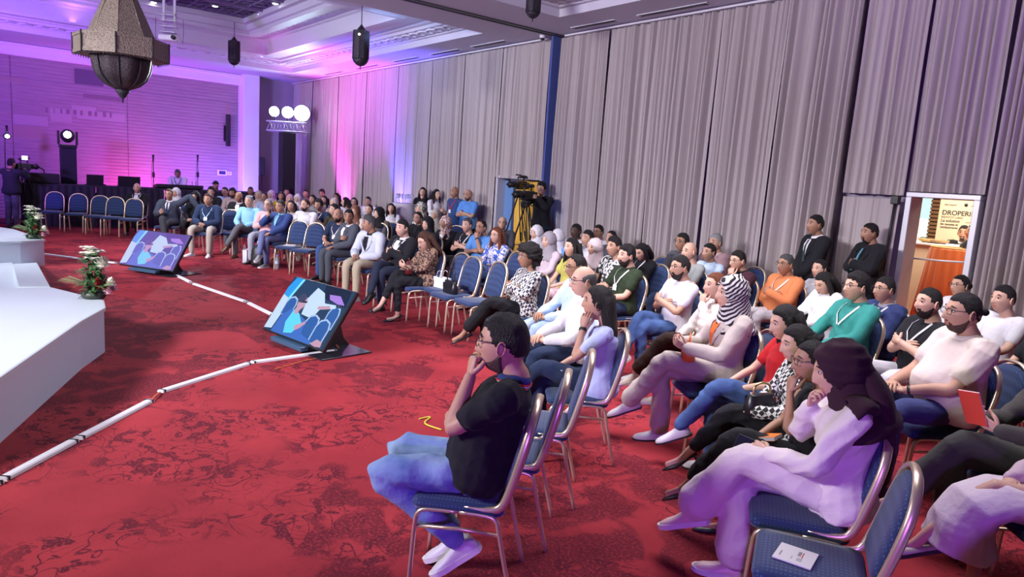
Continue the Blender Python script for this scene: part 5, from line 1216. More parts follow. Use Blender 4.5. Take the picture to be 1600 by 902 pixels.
Mn(1507, 362, 'waiter in black suit and tie standing behind the lobby table', pose='stand', hair='short', beard='goatee', top='jacket', tc=BLK, inner=WHT, tie=BLK, lc=BLK, arms=('stand_side', 'stand_work'), pos=tuple(atY(1507, 362, -12.9)[:2]), face=100, tone='tan', group='waiters', s=1.0)
Mn(1528, 352, 'second waiter in black reaching over the lobby table, mostly hidden by the door frame', pose='stand', hair='short', top='jacket', tc=BLK, inner=BLK, lc=BLK, arms=('stand_work', 'stand_work'), pos=tuple(atY(1530, 345, -12.2)[:2]), face=45, tone='tan', group='waiters', s=1.03)
# --- spread neighbours: a sitter a little taller or shorter sits nearer or farther on the same sight line
def _loc(a, k, s):
    if 'pos' in k: return np.array(k['pos'], float)
    z = k.get('zh') or (1.15 if k.get('male', True) else 1.14)*s-0.10*max(k.get('hpitch', 0), 0)
    return at(a[0], a[1], z)[:2]
_free = [i for i, (a, k) in enumerate(QUEUE) if 'pos' not in k and not k.pop('pin', False) and k.get('pose') != 'stand']
_s = np.array([k['s'] for a, k in QUEUE]); _s0 = _s.copy()
for _it in range(60):
    L_ = np.array([_loc(a, k, s) for (a, k), s in zip(QUEUE, _s)])
    for i in _free:
        best = None
        for ds in (-0.012, 0, 0.012):
            sn = _s[i]+ds
            if abs(sn-_s0[i]) > 0.075: continue
            q = _loc(*QUEUE[i], sn); d = np.linalg.norm(L_-q, axis=1); d[i] = 9
            c = np.sum(np.clip(0.54-d, 0, 1)**2)*60+(sn-_s0[i])**2*6+max(0, -8.95-q[1])**2*50+max(0, q[0]-23.0)**2*50
            if best is None or c < best[0]: best = (c, sn, q)
        _s[i] = best[1]; L_[i] = best[2]
CAST = []
for (a, k), s in zip(QUEUE, _s):
    k['s'] = float(s); CAST.append(person(*a, **k))
# ------------------------------------------------------------------ chairs: one under each sitter, then the empty ones
for (x, y, fa, _, _, idx) in CHAIRS:
    words = PEOPLE[idx]['root']['label'].split(' ')
    place_chair(x, y, fa, 'navy chair with champagne frame under the '+' '.join(words[:9]).rstrip(','), 'banquet chairs')
def chair_px(px, py, label, face=None, z=0.935, pos=None):
    p = at(px, py, z) if pos is None else np.array([*pos, 0])
    fa = math.radians(face) if face is not None else yaw_to(p, (7.5, 2.4))
    if pos is None: p = p+rotz(fa)@np.array([0.305, 0, 0])
    return place_chair(p[0], p[1], fa, label, 'banquet chairs')
for x, y, lb in [(86, 300, 'leftmost empty chair of the far row facing the stage'), (123, 303, 'second empty chair from the left in the far row'), (157, 306, 'third empty chair from the left in the far row'),
                 (181, 308, 'fourth empty chair of the far row, left of the white-haired man'), (210.5, 310.5, 'empty chair directly in front of the white-haired man'), (192, 302, 'empty chair half hidden in the second far row'),
                 (289, 319, 'empty chair with papers on its seat beside the man in the slate suit'), (362, 328, 'empty chair behind the silver-haired man in pale blue'),
                 (469, 345, 'left of the two empty chairs beside the microphone holder'), (495, 349, 'right of the two empty chairs beside the microphone holder'),
                 (595, 349, 'empty chair behind the man in the white jacket'), (613.5, 347, 'empty navy chair below the smiling woman in white'), (715, 353, 'empty chair behind the white and pink floral headscarf'),
                 (724, 396, 'empty chair holding the white paper bag, first right of the leopard blouse'), (741, 402, 'empty chair with the black handbag on its seat'), (782, 410, 'empty blue chair left of the woman in zigzag top'),
                 (811, 394, 'empty dark chair left of the white headscarf'),
                 (1033, 414, 'empty chair behind the green polo shirt'), (1038, 401, 'empty chair in the last row beside the man with glasses'), (1182, 418, 'empty chair between maroon jacket and orange shirt'),
                 (1206, 518, 'empty chair back showing behind the beige suit')]:
    chair_px(x, y, lb)
c2 = chair_px(898, 577, 'empty chair with a booklet, first right of the foreground man', pos=(2.88, -2.36), face=44)
c3 = chair_px(914, 546, 'empty chair, second right of the foreground man', pos=(3.16, -2.82), face=46)
_pw = [c for c in CHAIRS if 'dark plum' in PEOPLE[c[5]]['root']['label']][0]
_q = np.array([_pw[0], _pw[1], 0])+rotz(_pw[2])@np.array([-0.02, 0.50, 0])
c4 = chair_px(0, 0, 'empty chair with a white leaflet on its seat in the bottom right', face=math.degrees(_pw[2])-4, pos=(_q[0], _q[1]))
c5 = chair_px(1585, 566, 'empty chair back at the right edge beside the man with the bun')
# ------------------------------------------------------------------ stage
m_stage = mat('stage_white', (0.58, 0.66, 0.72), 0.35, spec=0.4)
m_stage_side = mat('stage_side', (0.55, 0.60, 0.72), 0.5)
def poly_block(name, pts, z0, z1, parent):
    pts = [tuple(p[:2]) for p in pts]
    a_ = sum(pts[i][0]*pts[(i+1) % len(pts)][1]-pts[(i+1) % len(pts)][0]*pts[i][1] for i in range(len(pts)))
    if a_ < 0: pts = pts[::-1]
    mb = MB(); n = len(pts)
    c = np.mean(np.array(pts), 0)
    def ringz(z, k=1.0): return [(c[0]+(p[0]-c[0])*k, c[1]+(p[1]-c[1])*k, z) for p in pts]
    R = [ringz(z0), ringz(z1-0.035), ringz(z1-0.035, 1.006), ringz(z1-0.004, 1.006), ringz(z1)]
    V = np.array(R).reshape(-1, 3); Fc = []; mi = []
    for k in range(4):
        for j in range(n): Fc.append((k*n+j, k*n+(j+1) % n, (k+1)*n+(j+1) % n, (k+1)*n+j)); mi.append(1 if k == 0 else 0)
    Fc.append(tuple(4*n+j for j in range(n))); mi.append(0)
    mb.add(V, Fc, 0, False); mb.m = mi
    return mb.build(name, [m_stage, m_stage_side], parent)
ZS = 0.45
stg = empty('stage', (0, 0, 0)); tag(stg, 'white angular stage platform with steps between its two wings', 'stage')
A_ = at(164, 550, 0); B_ = at(0, 693, 0); P2 = at(78, 449, ZS)
poly_block('near_wing', [A_, at(127, 577, 0), B_, (4.3, 1.3), (4.0, 6.8), (P2[0]+0.6, 6.8), (P2[0]+0.1, 1.2), P2, at(160, 469, ZS)], 0, ZS, stg)
C_ = at(70, 415, 0)
poly_block('far_wing', [C_, (C_[0]-0.25, C_[1]+0.35), (C_[0]-0.9, 1.5), (C_[0]-0.9, 6.8), (C_[0]+4.0, 6.8), (C_[0]+4.2, 0.3), (C_[0]+1.9, -0.9)], 0, ZS, stg)
def slab(name, pts, m):      # sloping plate that reaches down to the carpet
    P = [np.array(p) for p in pts]; V = P+[np.array([p[0], p[1], 0.0]) for p in P]; n = len(P)
    mb = MB(); mb.add(V, [tuple(range(n)), tuple(range(n, 2*n))[::-1]]+[(k, n+k, n+(k+1) % n, (k+1) % n) for k in range(n)], 0, False); return mb.build(name, m, stg)
slab('ramp', [at(78, 448, ZS), at(30, 448, ZS), at(19, 411, 0.06), at(56, 408, 0.03)], m_stage)
q1 = at(30, 448, ZS); q2 = at(19, 411, 0.06)
slab('middle_floor', [q1*[1, 1, 0]+[0, 0, 0.10], (q1[0], 6.7, 0.10), (C_[0]-0.2, 6.7, 0.10), (C_[0]-0.2, C_[1]+0.5, 0.10), (q2[0], q2[1], 0.10)], m_stage)
for k_ in range(2): poly_block('step', [(q1[0]+0.02, 1.2+0.4*k_), (C_[0]-0.9, 1.2+0.4*k_), (C_[0]-0.9, 6.7), (q1[0]+0.02, 6.7)], 0.10, 0.22+0.12*k_, stg)

# ------------------------------------------------------------------ floor monitors
def emat(name, c, s=1.0): 
    m = mat(name, tuple(x*0.15 for x in c), 0.25, emit=c, es=s); return m
SCOL = {'bg': (0.02, 0.05, 0.11), 'stripe': (0.03, 0.30, 0.75), 'cyan': (0.20, 0.70, 0.95), 'chair': (0.03, 0.11, 0.35), 'rim': (0.35, 0.50, 0.75), 'shirt': (0.12, 0.62, 0.85), 'jacket': (0.05, 0.15, 0.50),
        'skin': (0.50, 0.30, 0.40), 'hair': (0.05, 0.06, 0.12), 'white': (0.50, 0.65, 0.80), 'dark': (0.01, 0.02, 0.05), 'lilac': (0.35, 0.20, 0.65), 'violet': (0.30, 0.08, 0.62)}
def ellp(cx, cy, rx, ry, n=14, a0=0, a1=360): return [(cx+rx*math.cos(math.radians(a0+(a1-a0)*k/n)), cy+ry*math.sin(math.radians(a0+(a1-a0)*k/n))) for k in range(n if a1-a0 == 360 else n+1)]
def chairp(cx, cy, w_, h, k=1.0): return [(cx-w_*k, cy-h*k), (cx-w_*k*1.05, cy+h*0.3*k), (cx-w_*0.75*k, cy+h*0.8*k), (cx, cy+h*k), (cx+w_*0.75*k, cy+h*0.8*k), (cx+w_*1.05*k, cy+h*0.3*k), (cx+w_*k, cy-h*k)]
SHAPES = [
 ('stripe', [(0.05, 1), (0.20, 1), (0.10, 0.5), (0.0, 0.45), (0, 0.8)]), ('cyan', [(0.16, 1), (0.20, 1), (0.12, 0.55), (0.08, 0.5)]), ('dark', [(0.55, 1), (0.95, 1), (0.98, 0.72), (0.6, 0.78)]),
 ('white', [(0.0, 0.66), (0.10, 0.62), (0.14, 0.35), (0.12, 0.05), (0, 0.02)]),
 ('rim', chairp(0.20, 0.50, 0.085, 0.18)), ('chair', chairp(0.20, 0.49, 0.07, 0.16)), ('rim', chairp(0.88, 0.52, 0.08, 0.20)), ('chair', chairp(0.88, 0.51, 0.065, 0.18)),
 ('white', [(0.46, 0.92), (0.60, 0.86), (0.68, 0.70), (0.86, 0.72), (0.86, 0.66), (0.66, 0.58), (0.62, 0.40), (0.44, 0.42), (0.40, 0.7)]), ('lilac', [(0.68, 0.86), (0.84, 0.88), (0.96, 0.75), (0.86, 0.74), (0.72, 0.78)]),
 ('rim', chairp(0.66, 0.27, 0.10, 0.22)), ('chair', chairp(0.66, 0.26, 0.082, 0.20)), ('rim', chairp(0.84, 0.25, 0.10, 0.22)), ('chair', chairp(0.84, 0.24, 0.082, 0.20)),
 ('jacket', [(0.14, 0.0), (0.16, 0.30), (0.26, 0.46), (0.40, 0.42), (0.56, 0.34), (0.60, 0.12), (0.78, 0.06), (0.80, 0.0)]),
 ('shirt', [(0.30, 0.46), (0.41, 0.42), (0.52, 0.28), (0.46, 0.08), (0.34, 0.04), (0.28, 0.22)]),
 ('skin', ellp(0.36, 0.60, 0.062, 0.13)), ('skin', [(0.31, 0.50), (0.39, 0.50), (0.38, 0.38), (0.32, 0.42)]), ('hair', ellp(0.33, 0.68, 0.062, 0.085)), ('dark', [(0.36, 0.635), (0.43, 0.65), (0.43, 0.62), (0.36, 0.605)]),
 ('skin', [(0.44, 0.20), (0.52, 0.28), (0.57, 0.34), (0.58, 0.30), (0.54, 0.20), (0.48, 0.13)]), ('skin', [(0.80, 0.02), (0.86, 0.12), (0.95, 0.10), (0.96, 0.02), (0.88, 0.0)]), ('skin', [(0.62, 0.62), (0.78, 0.68), (0.80, 0.63), (0.63, 0.57)]), ('dark', [(0.86, 0.72), (0.92, 0.70), (0.92, 0.68), (0.86, 0.69)]),
]
def monitor(BL, BR, label, violet=0.0):
    BL, BR = np.array(BL), np.array(BR); c = (BL+BR)/2; ang = math.atan2(BR[1]-BL[1], BR[0]-BL[0])
    root = empty('floor_monitor', (c[0], c[1], 0), ang); tag(root, label, 'screen', 'floor monitors facing the stage')
    # local: x along the bottom edge (viewer left to right), +y... viewer side is -y rotated: normal points to local -y
    w_, h = 1.24, 0.71; tl = math.radians(34); Rt = rotx(-tl)
    z0 = 0.10
    def L3(x, d, v):   # x along, d outward (towards the viewer), v up the screen
        return np.array([0, 0, z0])+Rt@np.array([x, -d, v])
    mb = MB(); mb.box((0, 0, 0), (w_, 0.045, h), bev=0.006); V = np.concatenate(mb.v)
    mb.v = [np.array([L3(p[0], -p[1]*1.0-0.024 if False else -0.024-p[1]*-1.0, p[2]+h/2) for p in V])]
    mb.build('casing', m_black, root)
    def quad(name, x0, x1, v0, v1, d, m):
        b_ = MB(); b_.add([L3(x0, d, v0), L3(x1, d, v0), L3(x1, d, v1), L3(x0, d, v1)], [(0, 1, 2, 3)], 0, False); return b_.build(name, m, root)
    mx_ = lambda c_: tuple(a_*(1-violet)+b2*violet for a_, b2 in zip(c_, (0.25+0.4*c_[0], 0.12+0.55*c_[1], 0.6+0.2*c_[2])))
    scr = MB(); mats = []; names = []
    bx, by = w_/2-0.012, 0.014
    def uv(u, v): return (-bx+2*bx*min(max(u, 0), 1), by+(h-2*by)*min(max(v, 0), 1))
    def addp(key, poly, d):
        if key not in names: names.append(key); mats.append(emat('screen_%s_%d' % (key, int(violet*10)), mx_(SCOL[key]), 0.85))
        P = [L3(*(lambda q: (q[0], d, q[1]))(uv(*p))) for p in poly]
        scr.add(P, [tuple(range(len(P)))], names.index(key), False)
    addp('bg', [(0, 0), (1, 0), (1, 1), (0, 1)], 0.0015)
    for k, (key, poly) in enumerate(SHAPES): addp(key, poly, 0.002+0.0004*k)
    scr.build('screen', mats, root)
    # lower lip, rear box and foot plate
    mb = MB(); mb.box((0.0, -0.02, 0.06), (0.62, 0.10, 0.05), bev=0.008); mb.build('bottom_clip', mat('clip_blue', (0.04, 0.09, 0.16), 0.35), root)
    mb = MB(); mb.prism([(0.05, 0.012), (0.60, 0.012), (0.52, 0.10), (0.42, 0.46), (0.36, 0.46)], 0, -0.22, 0.22); mb.build('rear_prop', m_black, root)
    mb = MB(); mb.box((0.25, 0.30, 0.010), (0.75, 0.62, 0.014), bev=0.003); mb.build('foot_plate', mat('plate_black', (0.02, 0.02, 0.03), 0.15), root)
    return root
monitor(at(409, 511, .12), at(505, 547, .12), 'large black floor monitor showing a man with glasses, on the carpet nearest the camera')
monitor(at(185, 411, .12), at(270, 423, .12), 'farther floor monitor with a violet tinted picture of chairs and people', 0.5)

# ------------------------------------------------------------------ white cable covers and cables
m_cc = mat('cable_cover_white', (0.72, 0.70, 0.74), 0.5); m_tie = m_black
def cover(p, q, label):
    p, q = np.array(p), np.array(q); d = q-p; Ln = np.linalg.norm(d[:2]); root = empty('cable_cover', (p[0], p[1], 0), math.atan2(d[1], d[0]))
    tag(root, label, 'cable cover', 'white cable covers on the carpet')
    pr_ = [(-0.035, 0.0), (-0.030, 0.016), (-0.018, 0.022), (0.018, 0.022), (0.030, 0.016), (0.035, 0.0)]
    MB().prism(pr_, 0, 0.01, Ln-0.01).build('channel', m_cc, root)
    for x in (0.03, Ln-0.03): MB().box((x, 0, 0.013), (0.012, 0.074, 0.024)).build('tie', m_tie, root)
CP = [((-120, 822), (0, 753), 'white cable cover leaving the picture at the left edge'), ((0, 753), (118, 689), 'white cable cover, second from the left edge'), ((120, 688), (236, 627), 'white cable cover ending at the break in the line'), ((249, 614), (390, 569), 'white cable cover starting right of the break'), ((392, 568), (526, 549), 'white cable cover reaching the near monitor'),
      ((276, 431), (300, 443), 'short white cable cover behind the far monitor'), ((302, 444), (386, 473), 'long white cable cover between the two monitors'), ((388, 474), (428, 494), 'white cable cover running up to the near monitor from the far one'), ((184, 412), (128, 406), 'white cable cover left of the far monitor'), ((126, 405), (64, 397), 'white cable cover running towards the far stage wing')]
for p, q, lb in CP: cover(at(*p, 0.0), at(*q, 0.0), lb)
def cable(pts, r, m, label):
    mb = MB(); mb.tube(crom([at(x, y, r)*[1, 1, 0]+[0, 0, z if z > 0 else r] for x, y, z in pts], 5), r, 6); o = mb.build('cable', m, None); tag(o, label, 'cable')
m_orange = mat('cable_orange', (0.65, 0.18, 0.05), 0.5)
cable([(236, 627, 0.012), (243, 621, 0.02), (250, 614, 0.012)], 0.006, m_orange, 'red and black cable bridging the gap in the cable covers')
cable([(430, 577, 0), (455, 570, 0), (480, 563, 0), (520, 556, 0), (531, 548, 0), (518, 538, 0.06)], 0.005, m_orange, 'thin orange cable looping from the near monitor beside its cover')
cable([(655, 655, 0), (672, 652, 0), (664, 662, 0), (690, 672, 0)], 0.007, mat('cable_yellow', (0.6, 0.5, 0.05), 0.5), 'black and yellow cable end on the carpet by the foreground man')

# ------------------------------------------------------------------ flowers on the stage
m_leaf = mat('leaf_green', (0.05, 0.13, 0.04), 0.6, var=0.4, vscale=12); m_leaf2 = mat('leaf_pale', (0.20, 0.27, 0.12), 0.6)
m_petal = mat('petal_white', (0.80, 0.80, 0.68), 0.5); m_rose = mat('petal_red', (0.33, 0.008, 0.02), 0.5); m_pink = mat('petal_pink', (0.75, 0.42, 0.50), 0.5)
def blade(mb, p, d, L_, w_, up=(0, 0, 1), droop=0.3, mi=0):
    p, d = np.array(p, float), unit(d); s_ = unit(np.cross(d, up)) if abs(unit(d)@np.array(up)) < 0.97 else np.array([1., 0, 0]); V = []
    for t in (0, 0.3, 0.65, 1.0):
        c = p+d*L_*t-np.array([0, 0, 1])*droop*L_*t*t; ww = w_*math.sin(math.pi*min(0.97, 0.12+t*0.85)); V += [c-s_*ww, c+np.array([0, 0, 0.15*ww]), c+s_*ww]
    mb.add(V, [(i*3+k, i*3+k+1, (i+1)*3+k+1, (i+1)*3+k) for i in range(3) for k in range(2)], mi)
def blossom(kind, root, p, r_, m):
    mb = MB(); rs = np.random.RandomState(int(abs(p[0]*1000+p[2]*100)) % 999)
    if kind == 'lily':
        for k in range(6):
            a = k*math.pi/3; blade(mb, p, (math.cos(a), math.sin(a), 1.0), r_*1.5, r_*0.38, droop=0.5)
        mb.ell(np.array(p)+[0, 0, 0.01], (0.008, 0.008, 0.02))
    else:
        for ring_, (n, k, e) in enumerate([(9, 1.0, 0.1), (8, 0.8, 0.7), (6, 0.55, 1.4), (4, 0.3, 2.5)]):
            for q in range(n):
                a = 2*math.pi*(q+0.5*ring_)/n+rs.rand()*0.2; blade(mb, np.array(p)+[0, 0, 0.012*ring_-0.02], (math.cos(a), math.sin(a), e), r_*(0.9+0.2*k), r_*0.36, droop=-0.15)
        mb.ell(p, (r_*0.5, r_*0.5, r_*0.45), nu=8, nv=5)
    return mb.build({'lily': 'lily', 'rose': 'rose', 'mum': 'chrysanthemum'}[kind], m, root)
def arrangement(loc, s_, label, seed):
    root = empty('flower_arrangement', tuple(loc)); root.scale = (s_, s_, s_); tag(root, label, 'flowers', 'flower arrangements on the stage corners'); rs = np.random.RandomState(seed)
    MB().lathe([(0.10, 0), (0.12, 0.03), (0.11, 0.07), (0.05, 0.08)], n=16).build('bowl', mat('bowl_dark', (0.03, 0.04, 0.03), 0.5), root)
    mb = MB()
    for k in range(260):
        a = rs.rand()*6.28; el = rs.uniform(-0.1, 1.3); d = (math.cos(a)*math.cos(el), math.sin(a)*math.cos(el), math.sin(el)); h = rs.uniform(0.03, 0.46)
        blade(mb, (0.05*math.cos(a), 0.05*math.sin(a), h), d, rs.uniform(0.08, 0.16)*(1 if h < 0.2 else 0.7), rs.uniform(0.012, 0.028), droop=rs.uniform(0, 0.6))
    o = mb.build('foliage', m_leaf, root); o['kind'] = 'stuff'
    Lf_ = -cr  # towards the picture left
    for k, (d, L_) in enumerate([((Lf_[0], Lf_[1], 0.15), 0.34), ((Lf_[0]*1.0, Lf_[1]*1.0+0.3, 0.45), 0.26), ((Lf_[0], Lf_[1]-0.3, 0.7), 0.24), ((-Lf_[0], -Lf_[1], 0.2), 0.18)]):
        mb = MB(); d = unit(d)
        mb.tube([np.array([0, 0, 0.14]), np.array([0, 0, 0.14])+d*L_], 0.003, 5)
        for q in range(9):
            t = 0.25+0.08*q; p = np.array([0, 0, 0.14])+d*L_*t; sd = unit(np.cross(d, (0, 0, 1)))
            for sg in (-1, 1): blade(mb, p, d*0.7+sd*sg, 0.08, 0.012, droop=0.3)
        mb.build('fern_frond', m_leaf2, root)
    for p, r_, k, m in [((-0.08, 0.02, 0.42), 0.085, 'lily', m_petal), ((-0.06, 0.06, 0.47), 0.085, 'lily', m_petal), ((-0.09, -0.05, 0.36), 0.08, 'mum', m_petal), ((-0.05, -0.03, 0.49), 0.08, 'lily', m_petal), ((-0.10, -0.14, 0.16), 0.06, 'mum', m_petal), ((0.0, 0.02, 0.50), 0.085, 'lily', m_petal), ((0.05, -0.05, 0.47), 0.08, 'lily', m_petal), ((-0.05, 0.06, 0.53), 0.08, 'lily', m_petal), ((0.02, -0.02, 0.40), 0.08, 'lily', m_petal),
                        ((0.03, -0.10, 0.36), 0.07, 'mum', m_petal), ((-0.02, -0.12, 0.15), 0.05, 'rose', m_rose), ((-0.07, -0.05, 0.13), 0.05, 'rose', m_rose), ((-0.10, -0.02, 0.18), 0.045, 'rose', m_rose),
                        ((-0.03, -0.17, 0.12), 0.05, 'mum', m_pink), ((0.02, -0.19, 0.09), 0.05, 'mum', m_pink), ((-0.1, -0.12, 0.07), 0.045, 'mum', m_pink)]: blossom(k, root, p, r_, m)
arrangement(tuple(at(147, 466, ZS)), 0.98, 'tall arrangement of white lilies and red roses on the near stage corner', 3)
arrangement(tuple(at(53, 373, ZS)), 1.0, 'arrangement of white lilies and pink flowers on the far stage wing', 8)

# ------------------------------------------------------------------ chandelier and lanterns
m_brass = bpy.data.materials.new('pierced_brass'); N, L = nodes_of(m_brass); b = N['Principled BSDF']; b.inputs['Metallic'].default_value = 0.25; b.inputs['Roughness'].default_value = 0.55
tc = N.new('ShaderNodeTexCoord'); v = N.new('ShaderNodeTexVoronoi'); v.inputs['Scale'].default_value = 55; L.new(tc.outputs['Object'], v.inputs['Vector'])
r = N.new('ShaderNodeValToRGB'); r.color_ramp.elements[0].position = 0.10; r.color_ramp.elements[1].position = 0.42; r.color_ramp.elements[0].color = (0.035, 0.022, 0.022, 1); r.color_ramp.elements[1].color = (0.24, 0.185, 0.15, 1)
L.new(v.outputs['Distance'], r.inputs[0]); L.new(r.outputs[0], b.inputs['Base Color'])
bp = N.new('ShaderNodeBump'); bp.inputs['Strength'].default_value = 0.7; bp.inputs['Distance'].default_value = 0.01; L.new(v.outputs['Distance'], bp.inputs['Height']); L.new(bp.outputs[0], b.inputs['Normal'])
m_iron = mat('dark_pierced_iron', (0.035, 0.028, 0.040), 0.5, metal=0.5, bump=0.6, bscale=60)
def ngon_ring(n, r_, z, a0=0.0, sub=1, star=0.0):
    P = []
    for k in range(n):
        a = a0+2*math.pi*k/n; b_ = a0+2*math.pi*(k+1)/n; p = np.array([math.cos(a), math.sin(a)])*r_; q = np.array([math.cos(b_), math.sin(b_)])*r_
        for s_ in range(sub): t = s_/sub; P.append([*(p+(q-p)*t), z])
    return P
dch = 9.4; cp = atD(190, 57, dch)
ch = empty('chandelier', tuple(cp)); tag(ch, 'large pierced brass lantern chandelier with cone top, wide angular band and round bowl', 'chandelier')
u_ = dch/FPX*0.94
a8 = math.atan2(cf[1], cf[0])+math.radians(22.5)
MB().loft([ngon_ring(8, 14*u_, 80*u_, a8), ngon_ring(8, 20*u_, 70*u_, a8), ngon_ring(8, 49*u_, 4*u_, a8), ngon_ring(8, 52*u_, -6*u_, a8)], sm=False).build('cone', m_brass, ch)
for k in range(8):
    a = a8+k*math.pi/4; c_, s_ = math.cos(a), math.sin(a); MB().tube([(20*u_*c_, 20*u_*s_, 70*u_), (50*u_*c_, 50*u_*s_, 0*u_)], 0.008, 5).build('cone_rib', m_brass, ch)
bt = MB(); Ro = 70*u_
for (z0_, z1_, k_) in ((-4, -9, 1.02), (-9, -30, 1.0), (-30, -35, 1.02)): bt.loft([ngon_ring(8, Ro*k_, z0_*u_, a8), ngon_ring(8, Ro*k_, z1_*u_, a8)], sm=False)
bt.build('band', m_brass, ch)
for k in range(8):
    a = a8+k*math.pi/4; MB().tube([(Ro*1.02*math.cos(a), Ro*1.02*math.sin(a), -3*u_), (Ro*1.02*math.cos(a), Ro*1.02*math.sin(a), -36*u_)], 0.010, 5).build('band_post', m_iron, ch)
fr = MB()
for k in range(64):
    q = k/8.0; i_ = int(q); f_ = q-i_; a = a8+i_*math.pi/4; b_ = a+math.pi/4; p0 = np.array([math.cos(a), math.sin(a)])*Ro*(1-f_)+np.array([math.cos(b_), math.sin(b_)])*Ro*f_
    fr.tube([(p0[0], p0[1], -35*u_), (p0[0], p0[1], -39*u_)], np.array([0.007, 0.003]), 5)
fr.build('fringe_drop', m_iron, ch)['kind'] = 'stuff'
m_bowl = mat('bowl_dark_brass', (0.055, 0.040, 0.048), 0.42, metal=0.6, bump=0.7, bscale=70)
R = []
for z, rr_ in [(-36, 46), (-42, 45), (-55, 43), (-68, 37), (-78, 27), (-84, 16), (-86, 8)]:
    P = []
    for k in range(48):
        a = a8+2*math.pi*k/48; g = 1-0.05*math.cos(8*(a-a8))
        P.append([rr_*u_*g*math.cos(a), rr_*u_*g*math.sin(a), z*u_])
    R.append(P)
MB().loft(R).build('bowl', m_bowl, ch)
for k in range(8):
    a = a8+k*math.pi/4; MB().tube([(rr_*u_*0.98*math.cos(a), rr_*u_*0.98*math.sin(a), z*u_) for z, rr_ in [(-36, 46), (-55, 43), (-68, 37), (-78, 27), (-86, 8)]], 0.012, 5).build('bowl_rib', m_iron, ch)
MB().lathe([(9*u_, -85*u_), (11*u_, -89*u_), (7*u_, -94*u_), (5*u_, -98*u_), (1.5*u_, -101*u_), (0.8*u_, -108*u_)], n=14).build('finial', m_iron, ch)
MB().tube([(0, 0, 76*u_), (0, 0, 5.72-cp[2])], 0.02, 8).build('hanging_rod', m_iron, ch)
m_glow = mat('lantern_bulb', (1, 0.9, 0.7), 0.4, emit=(1, 0.85, 0.6), es=6)
def lantern(px, pt, pb, d, label, ztop):
    c = atD(px, pt, d); u_ = d/FPX; h = (pb-pt)*u_; root = empty('hanging_lantern', tuple(c)); tag(root, label, 'lantern', 'small hanging lanterns')
    w_ = h*0.20
    MB().loft([ngon_ring(8, 0.008, 0), ngon_ring(8, w_*0.35, -h*0.08), ngon_ring(8, w_*0.9, -h*0.22)], sm=False).build('cap', m_iron, root)
    MB().loft([ngon_ring(8, w_*1.05, -h*0.16), ngon_ring(8, w_, -h*0.20), ngon_ring(8, w_, -h*0.80), ngon_ring(8, w_*1.05, -h*0.82)], sm=False).build('body', m_iron, root)
    for k in range(8):
        a = 2*math.pi*k/8; MB().loft([[(w_*1.02*math.cos(a+e), w_*1.02*math.sin(a+e), z) for e in (-0.10, 0.10, 0)] for z in (-h*0.20, -h*0.80)], sm=False).build('edge', m_iron, root)
    MB().lathe([(w_*0.95, -h*0.80), (w_*0.85, -h*0.88), (w_*0.5, -h*0.95), (0.01, -h*0.98), (0.006, -h*1.06)], n=12).build('bottom_dome', m_iron, root)
    MB().tube([(0, 0, 0), (0, 0, ztop-c[2])], 0.008, 6).build('chain', m_iron, root)
    return root, w_, h
lantern(366, 57, 102, 18.5, 'small iron lantern nearest the far wall, beside the projector', 5.72)
lr, lw, lh = lantern(565, 38, 103, 13.2, 'long dark pierced lantern in front of the curtain top', 5.36)
lr['label'] = 'long dark pierced lantern hanging in front of the pink lit ceiling'
MB().ell((0, 0, 0), (0.02, 0.02, 0.02)).build('bulb', m_glow, lr).location = tuple(np.array([-cf[0], -cf[1], 0])*lw*1.05+[0, 0, -lh*0.27])
lantern(836, -30, 28, 11.0, 'dark lantern cut off by the top edge of the picture', 5.3)
# small smoke head on the near soffit (dome camera)
p = at(848, 55, ZC); dc = empty('dome_camera', (p[0], p[1], ZC)); tag(dc, 'small white dome security camera on the ceiling by the partition track', 'security camera')
MB().lathe([(0.06, 0), (0.06, -0.05), (0.05, -0.06)], n=16).build('housing', m_white, dc); MB().lathe([(0.045, -0.06), (0.04, -0.08), (0.02, -0.1)], n=14).build('dome', m_black, dc)

# ------------------------------------------------------------------ projector on its lift
d_ = 16.5; pc = atD(265, 60, d_); u_ = d_/FPX; fa = math.radians(150)
pj = empty('projector', tuple(pc), fa); tag(pj, 'white projector hanging from a lift frame in the dark ceiling', 'projector')
m_pjw = mat('projector_white', (0.70, 0.68, 0.72), 0.4)
MB().box((0, 0, 0), (0.30, 0.42, 0.13), bev=0.02).build('body', m_pjw, pj)
MB().tube([(0.14, 0.14, 0), (0.22, 0.14, 0)], 0.05, 14).build('lens', m_black, pj)
for z in np.linspace(0.12, 0.5, 4): MB().box((0, 0, z), (0.32, 0.34, 0.012)).build('lift_shelf', m_alu, pj)
for sx in (-1, 1):
    for sy in (-1, 1):
        P = [(sx*0.05, sy*0.13, 0.07)]
        for q in range(7): P.append((sx*0.05+(0.05 if q % 2 else -0.05), sy*0.13, 0.12+q*0.075))
        MB().tube(P, 0.008, 5).build('scissor_arm', m_alu, pj)
for sy in (-1, 1): MB().box((0, sy*0.12, 5.75-pc[2]-0.25), (0.05, 0.05, 0.75)).build('lift_post', m_pjw, pj)
for sy in (-1, 1): MB().tube([(0.0, sy*0.30, 0.45), (0.0, sy*0.31, 0.1), (0.02, sy*0.29, -0.12)], 0.005, 5).build('loose_cable', m_black, pj)

